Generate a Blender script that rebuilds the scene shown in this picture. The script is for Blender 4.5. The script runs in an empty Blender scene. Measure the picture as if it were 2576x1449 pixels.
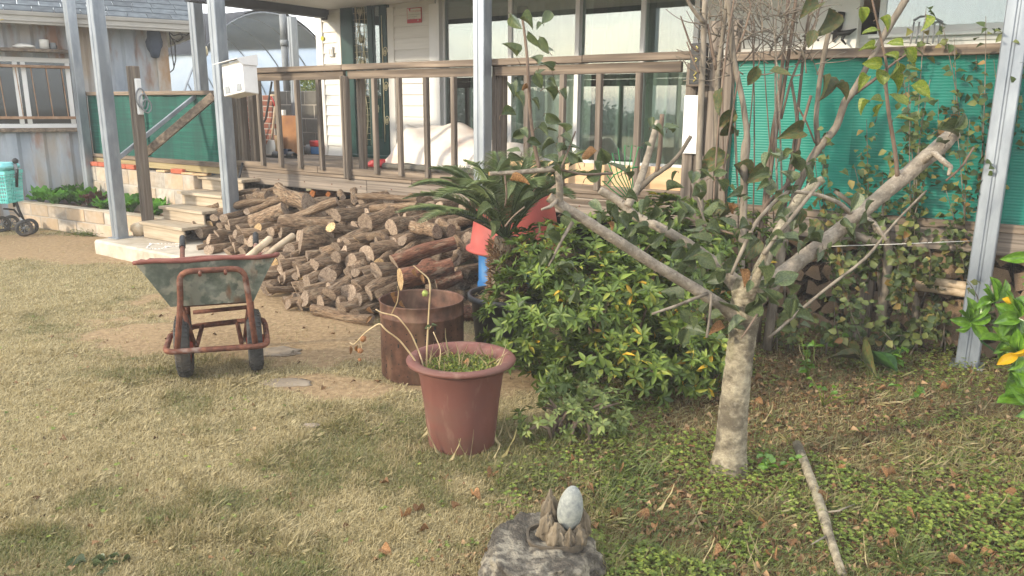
import bpy, bmesh, math, random
import numpy as np
from mathutils import Vector, Matrix
from math import radians, sin, cos, pi, atan2, sqrt
random.seed(7); rng = np.random.default_rng(7)
scene = bpy.context.scene
COL = scene.collection

# ------------------------------------------------------------------ camera
TH, ROLL, F, H = radians(13.1), radians(0.4), 1950.0, 1.55      # focal length in units of a 2576 px wide frame
c_f = np.array([0, cos(TH), -sin(TH)]); _r = np.array([1., 0, 0]); _u = np.array([0, sin(TH), cos(TH)])
c_r = _r*cos(ROLL)+_u*sin(ROLL); c_u = _u*cos(ROLL)-_r*sin(ROLL); CAM = np.array([0, 0, H])
cd = bpy.data.cameras.new('camera'); cam = bpy.data.objects.new('camera', cd); COL.objects.link(cam)
cam.matrix_world = Matrix(((c_r[0], c_u[0], -c_f[0], 0), (c_r[1], c_u[1], -c_f[1], 0), (c_r[2], c_u[2], -c_f[2], H), (0, 0, 0, 1)))
cd.sensor_width = 36; cd.lens = 36*F/2576; cd.clip_end = 2000; cd.clip_start = .05
scene.camera = cam
# ------------------------------------------------------------------ sky, sun, exposure
SUN_EL = radians(19); SUN_D = np.array([.90, .436])             # horizontal travel direction of the light
w = bpy.data.worlds.new('World'); scene.world = w; w.use_nodes = True
nt = w.node_tree; bg = nt.nodes['Background']; sky = nt.nodes.new('ShaderNodeTexSky')
sky.sky_type = 'NISHITA'; sky.sun_disc = False; sky.sun_elevation = SUN_EL
sky.sun_rotation = atan2(-SUN_D[0], -SUN_D[1]); sky.air_density = 1.0; sky.dust_density = 1.0; sky.ozone_density = 1.0
tc = nt.nodes.new('ShaderNodeTexCoord'); mp = nt.nodes.new('ShaderNodeMapping'); mp.inputs['Scale'].default_value = (1.6, 1.6, 6)
cn = nt.nodes.new('ShaderNodeTexNoise'); cn.inputs['Scale'].default_value = 1.6; cn.inputs['Detail'].default_value = 6
cr = nt.nodes.new('ShaderNodeValToRGB'); cr.color_ramp.elements[0].position = .36; cr.color_ramp.elements[1].position = .66
mx = nt.nodes.new('ShaderNodeMix'); mx.data_type = 'RGBA'; mx.inputs[7].default_value = (11.6, 11.8, 12.2, 1)
L_ = nt.links.new
L_(tc.outputs['Generated'], mp.inputs[0]); L_(mp.outputs[0], cn.inputs['Vector']); L_(cn.outputs['Fac'], cr.inputs[0])
mm = nt.nodes.new('ShaderNodeMath'); mm.operation = 'MULTIPLY_ADD'; mm.inputs[1].default_value = .36; mm.inputs[2].default_value = .60
L_(cr.outputs['Color'], mm.inputs[0]); L_(mm.outputs[0], mx.inputs[0]); L_(sky.outputs[0], mx.inputs[6]); L_(mx.outputs[2], bg.inputs[0])
bg.inputs[1].default_value = 0.15
sd = bpy.data.lights.new('sun', 'SUN'); sd.energy = 3.3; sd.angle = radians(4); sd.color = (1, .88, .70)
so = bpy.data.objects.new('sun', sd); COL.objects.link(so)
so.rotation_euler = Vector((SUN_D[0]*cos(SUN_EL), SUN_D[1]*cos(SUN_EL), -sin(SUN_EL))).to_track_quat('-Z', 'Y').to_euler()
vs = scene.view_settings; vs.view_transform = 'Standard'; vs.look = 'None'; vs.exposure = 0.70; vs.gamma = 1
scene.cycles.max_bounces = 8; scene.cycles.transparent_max_bounces = 12; scene.cycles.use_denoising = True
scene.cycles.caustics_reflective = False; scene.cycles.caustics_refractive = False

# ------------------------------------------------------------------ frames: pixel rays and the house axes
PHI = radians(35); EX = np.array([cos(PHI), -sin(PHI), 0]); EY = np.array([sin(PHI), cos(PHI), 0])
P0 = np.array([2.826, 4.764, 0])
def ray(x, y): return c_r*(x-1288)+c_u*(724.5-y)+c_f*F
def G(x, y, z=0.):
    d = ray(x, y); return CAM+d*((z-H)/d[2])
def AT(x, y, Y):                                                # the point seen at x, y at world depth Y
    d = ray(x, y); return CAM+d*(Y/d[1])
def PX(p):
    v = np.asarray(p)-CAM; k = v@c_f; return 1288+F*(v@c_r)/k, 724.5-F*(v@c_u)/k
def W(x, y, z): return P0+EX*x+EY*y+np.array([0, 0, z])
def LOC(p):
    v = np.asarray(p)-P0; return np.array([v@EX, v@EY, p[2]])
def FP(x, y, d):                                                # pixel -> house coordinates on the plane y = d
    r = ray(x, y); t = ((P0-CAM)@EY+d)/(r@EY); return LOC(CAM+r*t)
HM = Matrix.Translation(P0) @ Matrix.Rotation(-PHI, 4, 'Z')

# ------------------------------------------------------------------ numpy value noise
def _h(ix, iy, s):
    n = (ix*374761393+iy*668265263+s*1442695041) & 0x7fffffff
    n = ((n ^ (n >> 13))*1274126177) & 0x7fffffff
    return ((n ^ (n >> 16)) & 0xffff)/65535.
def vnoise(x, y, s=0):
    x = np.asarray(x, float); y = np.asarray(y, float)
    ix = np.floor(x).astype(np.int64); iy = np.floor(y).astype(np.int64); fx = x-ix; fy = y-iy
    fx = fx*fx*(3-2*fx); fy = fy*fy*(3-2*fy)
    a = _h(ix, iy, s); b = _h(ix+1, iy, s); c = _h(ix, iy+1, s); d = _h(ix+1, iy+1, s)
    return (a*(1-fx)+b*fx)*(1-fy)+(c*(1-fx)+d*fx)*fy
def fbm(x, y, s=0, o=4):
    t = 0; a = .5; n = 0
    for k in range(o): t = t+a*vnoise(np.asarray(x)*2**k, np.asarray(y)*2**k, s+k); n += a; a *= .5
    return t/n
def sst(a, b, x):
    t = np.clip((x-a)/(b-a), 0, 1); return t*t*(3-2*t)

# ------------------------------------------------------------------ object helpers
WL = {}
def props(o, label=None, cat=None, group=None, kind=None):
    if label: o['label'] = label
    if cat: o['category'] = cat
    if group: o['group'] = group
    if kind: o['kind'] = kind
    return o
def put(o, parent=None, at=None):
    at = np.array([0., 0, 0]) if at is None else np.asarray(at, float)
    COL.objects.link(o)
    if parent is not None:
        o.parent = parent; o.location = at-WL[parent.name]
    else: o.location = at
    WL[o.name] = at; return o
def thing(name, label, cat, at, group=None):
    o = bpy.data.objects.new(name, None); o.empty_display_size = .1
    return props(put(o, None, at), label, cat, group)
class MB:
    def __init__(s): s.v = []; s.f = []; s.n = 0; s.m = []; s.sm = []; s.r = []
    def add(s, v, f, m=0, smooth=False, r=0.):
        v = np.asarray(v, float).reshape(-1, 3); s.v.append(v)
        for q in f: s.f.append(tuple(i+s.n for i in q))
        s.m += [m]*len(f); s.sm += [smooth]*len(f)
        s.r.append(np.full(len(v), r) if np.isscalar(r) else np.asarray(r)); s.n += len(v); return s
    def box(s, x0, x1, y0, y1, z0, z1, c=.004, m=0, fr='h', r=0.):
        v, f = cbox(x0, x1, y0, y1, z0, z1, c)
        return s.add(tf(v, fr), f, m, False, r)
    def bar(s, a, b, wd, th, c=.004, m=0, up=(0, 0, 1), r=0.):  # square bar from a to b (world)
        a = np.asarray(a, float); b = np.asarray(b, float); d = b-a; l = np.linalg.norm(d); d /= l
        up = np.asarray(up, float); sx = np.cross(d, up); sx /= np.linalg.norm(sx); sy = np.cross(sx, d)
        v, f = cbox(-wd/2, wd/2, -th/2, th/2, 0, l, c)
        return s.add(a+v[:, :1]*sx+v[:, 1:2]*sy+v[:, 2:]*d, f, m, False, r)
    def tube(s, pts, rad, n=8, m=0, caps=True, closed=False, r=0., wob=0., capm=None):
        p = np.asarray(pts, float); k = len(p); rad = np.full(k, rad) if np.isscalar(rad) else np.asarray(rad, float)
        t = np.gradient(p, axis=0)
        if closed: t = np.roll(p, -1, 0)-np.roll(p, 1, 0)
        t /= np.maximum(np.linalg.norm(t, axis=1), 1e-9)[:, None]
        a = np.array([0, 0, 1.]) if abs(t[0][2]) < .9 else np.array([1., 0, 0])
        u = np.cross(t[0], a); u /= np.linalg.norm(u); V = []; an = np.arange(n)*2*pi/n
        for i in range(k):
            u = u-t[i]*(u@t[i]); u /= max(np.linalg.norm(u), 1e-9); q = np.cross(t[i], u)
            rr = rad[i]*(1+(wob*(rng.random(n)-.5)*2 if wob else 0))
            V.append(p[i]+(np.cos(an)*rr)[:, None]*u+(np.sin(an)*rr)[:, None]*q)
        V = np.concatenate(V); f = []
        for i in range(k if closed else k-1):
            j = (i+1) % k
            for q in range(n): f.append((i*n+q, i*n+(q+1) % n, j*n+(q+1) % n, j*n+q))
        s.add(V, f, m, True, r)
        if caps and not closed:
            s.f.append(tuple(s.n-len(V)+q for q in range(n-1, -1, -1))); s.m.append(m if capm is None else capm); s.sm.append(False)
            s.f.append(tuple(s.n-n+q for q in range(n))); s.m.append(m if capm is None else capm); s.sm.append(False)
        return s
    def lathe(s, prof, at=(0, 0, 0), n=32, m=0, smooth=True, r=0., sx=1, sy=1):
        an = np.arange(n)*2*pi/n; V = []; f = []; k = len(prof)
        for (rr, z) in prof: V.append(np.stack([np.cos(an)*rr*sx, np.sin(an)*rr*sy, np.full(n, z)], 1))
        for i in range(k-1):
            for q in range(n): f.append((i*n+q, i*n+(q+1) % n, (i+1)*n+(q+1) % n, (i+1)*n+q))
        return s.add(np.concatenate(V)+np.asarray(at), f, m, smooth, r)
    def mesh(s, name, mats, base=(0, 0, 0)):
        me = bpy.data.meshes.new(name); v = np.concatenate(s.v)-np.asarray(base)
        me.from_pydata(v.tolist(), [], s.f)
        for mt in (mats if isinstance(mats, (list, tuple)) else [mats]): me.materials.append(mt)
        me.polygons.foreach_set('material_index', s.m); me.polygons.foreach_set('use_smooth', s.sm)
        r = np.concatenate(s.r)
        if np.any(r): me.attributes.new('rnd', 'FLOAT', 'POINT').data.foreach_set('value', r.astype(np.float32))
        me.update(); return me
    def build(s, name, mats, parent=None, at=None, **kw):
        v = np.concatenate(s.v)
        if at is None: at = np.array([*(v.min(0)+v.max(0))[:2]/2, v[:, 2].min()])
        o = bpy.data.objects.new(name, s.mesh(name, mats, at)); put(o, parent, at); return props(o, **kw)
def cbox(x0, x1, y0, y1, z0, z1, c):
    c = min(c, (x1-x0)*.4, (y1-y0)*.4, (z1-z0)*.4); V = []; X = (x0, x1); Y = (y0, y1); Z = (z0, z1); I = {}
    for i in (0, 1):
        for j in (0, 1):
            for k in (0, 1):
                x, y, z = X[i], Y[j], Z[k]; dx = c*(1-2*i); dy = c*(1-2*j); dz = c*(1-2*k)
                I[i, j, k] = len(V); V += [(x, y+dy, z+dz), (x+dx, y, z+dz), (x+dx, y+dy, z)]
    f = []
    def q(a, b, c_, d): f.append((a, b, c_, d))
    for i in (0, 1):
        o = [(0, 0), (1, 0), (1, 1), (0, 1)]; 
        if i: o = o
        a = [I[i, j, k] for j, k in o]; f.append(tuple(a if i else a[::-1]))
        a = [I[k, i, j]+1 for j, k in o]; f.append(tuple(a if i else a[::-1]))
        a = [I[j, k, i]+2 for j, k in o]; f.append(tuple(a if i else a[::-1]))
    for j in (0, 1):
        for k in (0, 1):
            s = (1 if j == k else -1)
            a = (I[0, j, k]+1, I[1, j, k]+1, I[1, j, k]+2, I[0, j, k]+2); f.append(a if s > 0 else a[::-1])
            a = (I[j, 0, k]+0, I[j, 1, k]+0, I[j, 1, k]+2, I[j, 0, k]+2); f.append(a[::-1] if s > 0 else a)
            a = (I[j, k, 0]+0, I[j, k, 1]+0, I[j, k, 1]+1, I[j, k, 0]+1); f.append(a if s > 0 else a[::-1])
    for i in (0, 1):
        for j in (0, 1):
            for k in (0, 1):
                t = (I[i, j, k], I[i, j, k]+1, I[i, j, k]+2); f.append(t if (i+j+k) % 2 else t[::-1])
    return np.array(V, float), f
def tf(v, fr):
    if fr == 'h': return P0+v[:, :1]*EX+v[:, 1:2]*EY+v[:, 2:]*np.array([0, 0, 1.])
    if fr == 'w': return v
    return fr(v)
def hbox(name, x0, x1, y0, y1, z0, z1, mat, parent=None, c=.004, **kw):
    return MB().box(x0, x1, y0, y1, z0, z1, c).build(name, mat, parent, **kw)
def inst(name, me, Mw, parent=None, **kw):
    o = bpy.data.objects.new(name, me); COL.objects.link(o)
    if parent is not None:
        o.parent = parent; o.matrix_local = Matrix.Translation(-Vector(WL[parent.name])) @ Mw
    else: o.matrix_world = Mw
    WL[o.name] = np.array(Mw.translation); return props(o, **kw)
def frame(z, x=None, loc=(0, 0, 0), s=(1, 1, 1)):               # matrix whose local Z runs along z
    z = Vector(z).normalized(); x = Vector(x) if x is not None else (Vector((0, 0, 1)) if abs(z.z) < .9 else Vector((1, 0, 0)))
    x = (x-z*x.dot(z)).normalized(); y = z.cross(x)
    return Matrix(((x.x*s[0], y.x*s[1], z.x*s[2], loc[0]), (x.y*s[0], y.y*s[1], z.y*s[2], loc[1]), (x.z*s[0], y.z*s[1], z.z*s[2], loc[2]), (0, 0, 0, 1)))
def fast_mesh(name, v, f, mats, rnd=None, smooth=False, mi=None):   # numpy arrays, all faces the same size
    me = bpy.data.meshes.new(name); v = np.asarray(v, np.float32); f = np.asarray(f, np.int32); k = f.shape[1]
    me.vertices.add(len(v)); me.vertices.foreach_set('co', v.ravel())
    me.loops.add(f.size); me.loops.foreach_set('vertex_index', f.ravel())
    me.polygons.add(len(f)); me.polygons.foreach_set('loop_start', np.arange(0, f.size, k, dtype=np.int32))
    me.polygons.foreach_set('loop_total', np.full(len(f), k, np.int32))
    if smooth: me.polygons.foreach_set('use_smooth', np.ones(len(f), bool))
    for m in (mats if isinstance(mats, (list, tuple)) else [mats]): me.materials.append(m)
    if mi is not None: me.polygons.foreach_set('material_index', np.asarray(mi, np.int32))
    if rnd is not None: me.attributes.new('rnd', 'FLOAT', 'POINT').data.foreach_set('value', np.asarray(rnd, np.float32))
    me.update(calc_edges=True); me.validate(); return me

# ------------------------------------------------------------------ materials
def C(h):
    h = h.lstrip('#'); v = [int(h[i:i+2], 16)/255 for i in (0, 2, 4)]
    return tuple(c/12.92 if c <= .04045 else ((c+.055)/1.055)**2.4 for c in v)+(1,)
def mat(name, cols, scale=(8, 8, 8), detail=5, rough=.8, bump=.15, rot=0., rndobj=.12, spots=None, metal=0., spec=.35, attr=None,
        bscale=None, trans=0., pos=None, nrough=.6, thin=None, voro=None, coat=0.):
    m = bpy.data.materials.new(name); m.use_nodes = True; N = m.node_tree.nodes; K = m.node_tree.links.new
    b = N['Principled BSDF']; tx = N.new('ShaderNodeTexCoord'); mp = N.new('ShaderNodeMapping'); mp.vector_type = 'TEXTURE'
    mp.inputs['Rotation'].default_value = (0, 0, -rot); mp.inputs['Scale'].default_value = tuple(1/s for s in scale)
    oi = N.new('ShaderNodeObjectInfo'); ad = N.new('ShaderNodeVectorMath'); ad.operation = 'ADD'
    sc = N.new('ShaderNodeVectorMath'); sc.operation = 'SCALE'; sc.inputs[0].default_value = (31, 17, 23); K(oi.outputs['Random'], sc.inputs['Scale'])
    K(tx.outputs['Object'], mp.inputs[0]); K(mp.outputs[0], ad.inputs[0]); K(sc.outputs[0], ad.inputs[1])
    n1 = N.new('ShaderNodeTexNoise'); n1.inputs['Scale'].default_value = 1; n1.inputs['Detail'].default_value = detail; n1.inputs['Roughness'].default_value = nrough
    K(ad.outputs[0], n1.inputs['Vector'])
    rp = N.new('ShaderNodeValToRGB'); el = rp.color_ramp.elements; cols = [C(c) if isinstance(c, str) else c for c in cols]
    ps = pos or [.3+.4*i/(len(cols)-1) for i in range(len(cols))]
    el[0].color, el[0].position = cols[0], ps[0]; el[1].color, el[1].position = cols[-1], ps[-1]
    for c, q in zip(cols[1:-1], ps[1:-1]): e = el.new(q); e.color = c
    fac = n1.outputs['Fac']
    if attr:
        at = N.new('ShaderNodeAttribute'); at.attribute_name = attr; ma = N.new('ShaderNodeMath'); ma.operation = 'MULTIPLY_ADD'
        K(n1.outputs['Fac'], ma.inputs[0]); ma.inputs[1].default_value = .25; K(at.outputs['Fac'], ma.inputs[2]); fac = ma.outputs[0]
        mb = N.new('ShaderNodeMath'); mb.operation = 'SUBTRACT'; K(fac, mb.inputs[0]); mb.inputs[1].default_value = .125; fac = mb.outputs[0]
    K(fac, rp.inputs[0]); col = rp.outputs['Color']
    for sp in (spots or []):                                    # (colour, scale xyz, low, high, strength)
        m2 = N.new('ShaderNodeMapping'); m2.vector_type = 'TEXTURE'; m2.inputs['Rotation'].default_value = (0, 0, -rot)
        m2.inputs['Scale'].default_value = tuple(1/s for s in sp[1]); K(tx.outputs['Object'], m2.inputs[0])
        a2 = N.new('ShaderNodeVectorMath'); a2.operation = 'ADD'; K(m2.outputs[0], a2.inputs[0]); K(sc.outputs[0], a2.inputs[1])
        n2 = N.new('ShaderNodeTexNoise'); n2.inputs['Scale'].default_value = 1; n2.inputs['Detail'].default_value = 6; K(a2.outputs[0], n2.inputs['Vector'])
        mr = N.new('ShaderNodeMapRange'); mr.inputs[1].default_value = sp[2]-.05; mr.inputs[2].default_value = sp[3]-.08; mr.inputs[4].default_value = sp[4]; K(n2.outputs['Fac'], mr.inputs[0])
        mi = N.new('ShaderNodeMix'); mi.data_type = 'RGBA'; K(mr.outputs[0], mi.inputs[0]); K(col, mi.inputs[6]); mi.inputs[7].default_value = C(sp[0]); col = mi.outputs[2]
    if rndobj:
        hs = N.new('ShaderNodeHueSaturation'); mr = N.new('ShaderNodeMapRange'); mr.inputs[3].default_value = 1-rndobj; mr.inputs[4].default_value = 1+rndobj
        K(oi.outputs['Random'], mr.inputs[0]); K(mr.outputs[0], hs.inputs['Value']); K(col, hs.inputs['Color']); col = hs.outputs['Color']
    K(col, b.inputs['Base Color']); b.inputs['Roughness'].default_value = rough; b.inputs['Metallic'].default_value = metal
    b.inputs['Specular IOR Level'].default_value = spec; b.inputs['Coat Weight'].default_value = coat
    if bump:
        bp = N.new('ShaderNodeBump'); bp.inputs['Strength'].default_value = min(bump, 1); bp.inputs['Distance'].default_value = .004*max(1, bump); src = n1.outputs['Fac']
        if bscale:
            n3 = N.new('ShaderNodeTexNoise'); n3.inputs['Scale'].default_value = bscale; n3.inputs['Detail'].default_value = 4; K(tx.outputs['Object'], n3.inputs['Vector']); src = n3.outputs['Fac']
        if voro:
            n3 = N.new('ShaderNodeTexVoronoi'); n3.inputs['Scale'].default_value = voro; n3.feature = 'DISTANCE_TO_EDGE'; K(ad.outputs[0], n3.inputs['Vector']); src = n3.outputs['Distance']
        K(src, bp.inputs['Height']); K(bp.outputs[0], b.inputs['Normal'])
    if trans:                                                   # thin leaf: some light comes through
        tr = N.new('ShaderNodeBsdfTranslucent'); K(col, tr.inputs[0]); ms = N.new('ShaderNodeMixShader'); ms.inputs[0].default_value = trans
        K(b.outputs[0], ms.inputs[1]); K(tr.outputs[0], ms.inputs[2]); K(ms.outputs[0], N['Material Output'].inputs[0])
    return m
def glass(name, tint, refl, rough=.0):
    m = bpy.data.materials.new(name); m.use_nodes = True; N = m.node_tree.nodes; K = m.node_tree.links.new; N.remove(N['Principled BSDF'])
    t = N.new('ShaderNodeBsdfTransparent'); t.inputs[0].default_value = tint; g = N.new('ShaderNodeBsdfGlossy'); g.inputs[0].default_value = (.92, .97, .95, 1); g.inputs['Roughness'].default_value = rough
    fr = N.new('ShaderNodeLayerWeight'); fr.inputs[0].default_value = .5; pw_ = N.new('ShaderNodeMath'); pw_.operation = 'POWER'; pw_.inputs[1].default_value = 4; K(fr.outputs['Facing'], pw_.inputs[0]); ma = N.new('ShaderNodeMath'); ma.operation = 'ADD'; ma.use_clamp = True; ma.inputs[1].default_value = refl; K(pw_.outputs[0], ma.inputs[0])
    ms = N.new('ShaderNodeMixShader'); K(ma.outputs[0], ms.inputs[0]); K(t.outputs[0], ms.inputs[1]); K(g.outputs[0], ms.inputs[2]); K(ms.outputs[0], N['Material Output'].inputs[0])
    return m
WOODC = ['#4a4036', '#6f6152', '#8f7f6d']
M = {}
M['wood_x'] = mat('weathered wood along rail', WOODC, (1.2, 30, 30), rot=PHI, bump=.35, rndobj=.14, spots=[('#3e352d', (.9, 6, 6), .58, .75, .6)])
M['wood_y'] = mat('weathered wood across', WOODC, (30, 1.2, 30), rot=PHI, bump=.35, rndobj=.14)
M['wood_z'] = mat('weathered wood upright', ['#463e37', '#675d52', '#85796c'], (30, 30, 1.4), rot=PHI, bump=.35, rndobj=.18)
M['step'] = mat('step timber', ['#8a7d68', '#a59680', '#b8aa94'], (1.5, 26, 26), rot=PHI, bump=.25, rndobj=.06)
M['ribwood'] = mat('ribbed decking timber', ['#574e45', '#7b7064', '#988b7d'], (1, 10, 75), rot=PHI, bump=.5, rndobj=.1)
M['steel'] = mat('galvanised steel', ['#767e86', '#8b9299', '#9fa6ac'], (9, 9, 3), rough=.42, metal=.55, bump=.03, rndobj=.04, spots=[('#7d8388', (5, 5, 1), .55, .7, .6)])
M['white'] = mat('white paint', ['#d3d0c8', '#dddad3'], (3, 3, 3), rough=.55, bump=.03, rndobj=.02, rot=PHI)
M['siding'] = mat('white vinyl siding', ['#d4d1c9', '#e0ddd6'], (2, 2, 30), rough=.6, bump=.08, rndobj=.03, rot=PHI)
M['frame_white'] = mat('white window frame', ['#d9d9d6', '#e4e4e2'], (3, 3, 3), rough=.35, bump=.0, rndobj=.02)
M['doorgreen'] = mat('dark green door', ['#12302c', '#1b443e'], (4, 4, 4), rough=.35, bump=.03, rndobj=.05)
M['cream'] = mat('cream metal ornament', ['#b7ab84', '#d2c8a5'], (20, 20, 20), rough=.45, metal=.3, bump=.05)
M['black'] = mat('black plastic', ['#141414', '#232323'], (12, 12, 12), rough=.5, bump=.05)
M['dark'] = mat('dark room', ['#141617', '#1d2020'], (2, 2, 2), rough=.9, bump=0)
M['concrete'] = mat('concrete', ['#9c9282', '#b5ab9a', '#c5bcab'], (7, 7, 7), rough=.92, bump=.3, bscale=60, rndobj=.05, spots=[('#8a7c64', (1.4, 1.4, 1.4), .5, .75, .5)])
M['block'] = mat('cement block', ['#938b80', '#a9a196', '#bbb3a8'], (14, 14, 14), rough=.95, bump=.5, bscale=90, rndobj=.13, spots=[('#b29877', (1.2, 1.2, 2.5), .45, .7, .75)])
M['mortar'] = mat('mortar', ['#9b948a', '#aaa398'], (20, 20, 20), rough=.95, bump=.4, bscale=80)
M['brick'] = mat('red brick', ['#6d4036', '#83503f', '#93604f'], (14, 14, 14), rough=.92, bump=.4, bscale=70, rndobj=.22)
M['bricknew'] = mat('orange red brick', ['#a3553f', '#b5664c'], (14, 14, 14), rough=.92, bump=.4, bscale=70, rndobj=.1)
M['rust'] = mat('rusty steel tube', ['#4a2f26', '#6b4334', '#875b45'], (22, 22, 22), rough=.75, metal=.25, bump=.4, rndobj=.05, spots=[('#9a8d84', (7, 7, 7), .62, .72, .6)])
M['rustred'] = mat('red oxide paint', ['#5c352c', '#744238', '#7f4f43'], (12, 12, 12), rough=.7, bump=.3, rndobj=.05)
M['rubber'] = mat('tyre rubber', ['#2b2b2a', '#3d3d3c', '#4b4a48'], (14, 14, 14), rough=.85, bump=.15, spots=[('#6b5f50', (5, 5, 5), .55, .75, .5)])
M['grey_plastic'] = mat('grey plastic', ['#6f7376', '#85898b'], (10, 10, 10), rough=.6, bump=.05)
M['kraft'] = mat('pale plywood', ['#a98a66', '#c0a27c', '#c9ae8a'], (2.0, 14, 14), rot=PHI, rough=.75, bump=.1, rndobj=.06)
M['red'] = mat('red plastic', ['#8f1f22', '#a82a2c'], (10, 10, 10), rough=.45, bump=.03)
M['blue'] = mat('blue plastic drum', ['#1f578c', '#2a669c', '#3a73a5'], (5, 5, 5), rough=.5, bump=.05, spots=[('#6d8299', (6, 6, 6), .58, .75, .5)])
# ================================================================== ground
def ghm(x, y):                                                  # small unevenness of the ground
    return (fbm(np.asarray(x)*1.1, np.asarray(y)*1.1, 3)-.5)*.05*sst(1.5, 3, y+0*x)*0+ (fbm(np.asarray(x)*2.3, np.asarray(y)*2.3, 9, 3)-.5)*.022
def pxy(x, y):                                                  # vectorised projection of ground points
    x = np.asarray(x, float); y = np.asarray(y, float); v = np.stack([x, y, np.full_like(x, -H)], -1); k = v@c_f; k = np.where(np.abs(k) < .2, .2, k)
    return 1288+F*(v@c_r)/k, 724.5-F*(v@c_u)/k
def ell(x, y, cx, cy, a, b, ang=0.):
    dx = x-cx; dy = y-cy; ca, sa = cos(ang), sin(ang)
    return np.sqrt(((dx*ca+dy*sa)/a)**2+((-dx*sa+dy*ca)/b)**2)
def dirt_mask(x, y):
    n = (fbm(x*1.7, y*1.7, 21)-.5)*.9+(fbm(x*8, y*8, 23, 3)-.5)*.55
    d = np.minimum.reduce([ell(x, y, -1.75, 5.2, 1.25, .62, .15), ell(x, y, -1.0, 5.0, .95, .5, .1), ell(x, y, -1.0, 4.15, .42, .22, -.2),
                           ell(x, y, -5.2, 8.6, 1.8, .75, -.35), ell(x, y, -1.6, 6.2, 1.6, 1.0, .1), ell(x, y, -.25, 4.4, .5, .4)])
    return 1-sst(.82, 1.1, d+n)
def weed_mask(x, y):                                            # right of the lawn: clover, weeds and fallen leaves
    n = (fbm(x*1.3, y*1.3, 33)-.5)*1.0
    return sst(-.30, .45, (x-.05)*.95-(y-3.0)*.12+n*.8)
def axis(lo, hi, dlo, dhi, step, g=1.35):
    a = list(np.arange(lo, hi+1e-6, step)); s = step
    while a[-1] < dhi: s *= g; a.append(a[-1]+s)
    s = step
    while a[0] > dlo: s *= g; a.insert(0, a[0]-s)
    return np.array(a)
gx = axis(-6.5, 4.5, -400, 400, .05); gy = axis(1.2, 10.5, -400, 600, .05)
X, Y = np.meshgrid(gx, gy); Z = ghm(X, Y)*sst(14, 8, np.hypot(X, Y-4))
v = np.stack([X.ravel(), Y.ravel(), Z.ravel()], 1); nx, ny = len(gx), len(gy); i = np.arange(nx*ny).reshape(ny, nx)
f = np.stack([i[:-1, :-1], i[:-1, 1:], i[1:, 1:], i[1:, :-1]], -1).reshape(-1, 4)
def ground_material():
    m = bpy.data.materials.new('ground soil and thatch'); m.use_nodes = True; N = m.node_tree.nodes; K = m.node_tree.links.new; b = N['Principled BSDF']
    tx = N.new('ShaderNodeTexCoord'); out = None
    def noise(s, d=6, st=None):
        n = N.new('ShaderNodeTexNoise'); n.inputs['Scale'].default_value = s; n.inputs['Detail'].default_value = d; n.inputs['Roughness'].default_value = .65
        K(tx.outputs['Object'], n.inputs['Vector']); return n.outputs['Fac']
    def ramp(fac, *cs):
        r = N.new('ShaderNodeValToRGB'); e = r.color_ramp.elements; e[0].color = C(cs[0]); e[0].position = .3; e[1].color = C(cs[-1]); e[1].position = .7
        for k, c in enumerate(cs[1:-1]): q = e.new(.3+.4*(k+1)/(len(cs)-1)); q.color = C(c)
        K(fac, r.inputs[0]); return r.outputs[0]
    def mix(fac, a, b_):
        q = N.new('ShaderNodeMix'); q.data_type = 'RGBA'; K(fac, q.inputs[0]); K(a, q.inputs[6]); K(b_, q.inputs[7]); return q.outputs[2]
    def at(n):
        a = N.new('ShaderNodeAttribute'); a.attribute_name = n; return a.outputs['Fac']
    lawn = ramp(noise(45), '#5d553c', '#7f7554', '#988c68'); dirt = ramp(noise(26), '#75624a', '#907a5c', '#a58f6e'); weed = ramp(noise(30), '#3d3423', '#5f4d33', '#7d6746')
    col = mix(at('dirt'), mix(at('weed'), lawn, weed), dirt)
    K(col, b.inputs['Base Color']); b.inputs['Roughness'].default_value = .95; b.inputs['Specular IOR Level'].default_value = .15
    bp = N.new('ShaderNodeBump'); bp.inputs['Strength'].default_value = .7; bp.inputs['Distance'].default_value = .012; K(noise(38, 8), bp.inputs['Height']); K(bp.outputs[0], b.inputs['Normal'])
    return m
gm = fast_mesh('ground', v, f, ground_material(), smooth=True)
gm.attributes.new('dirt', 'FLOAT', 'POINT').data.foreach_set('value', dirt_mask(X, Y).ravel().astype(np.float32))
gm.attributes.new('weed', 'FLOAT', 'POINT').data.foreach_set('value', weed_mask(X, Y).ravel().astype(np.float32))
props(put(bpy.data.objects.new('ground', gm)), kind='structure')

# ================================================================== house
WY = 1.5; FL = .93; CE = 2.66
def fx(px, py=200, d=WY): return FP(px, py, d)[0]
xA, xB, xC, xD, xE, xF, xG, xH = fx(805), fx(866), fx(982), fx(1095), fx(1105), fx(1752), fx(1800, 60), fx(2575, 60)+2.2
house = thing('house', 'white clapboard farmhouse with green front door and sliding windows behind the wooden deck', 'house', W(-4, WY, 0))
def board_run(x0, x1, z0=FL, z1=CE, st=.127):
    z = z0
    while z < z1-.01:
        zt = min(z+st, z1); m = MB()
        p = np.array([(x0, WY-.022, z), (x1, WY-.022, z), (x1, WY-.005, zt+.004), (x0, WY-.005, zt+.004), (x0, WY+.005, z), (x1, WY+.005, z)], float)
        m.add(tf(p, 'h'), [(0, 1, 2, 3), (4, 5, 1, 0)]); m.build('siding_board', M['siding'], house); z += st
for a, b_ in ((xA+.11, xB-.07), (xC+.10, xD-.06), (xG+.05, fx(2048, 60))): board_run(a, b_)
board_run(fx(2150, 60), xH, .93, 2.14)
hbox('wall', xA, xB, WY+.01, WY+.2, 0, CE+.6, M['white'], house); hbox('wall', xC, xD, WY+.01, WY+.2, 0, CE+.6, M['white'], house)
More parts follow.
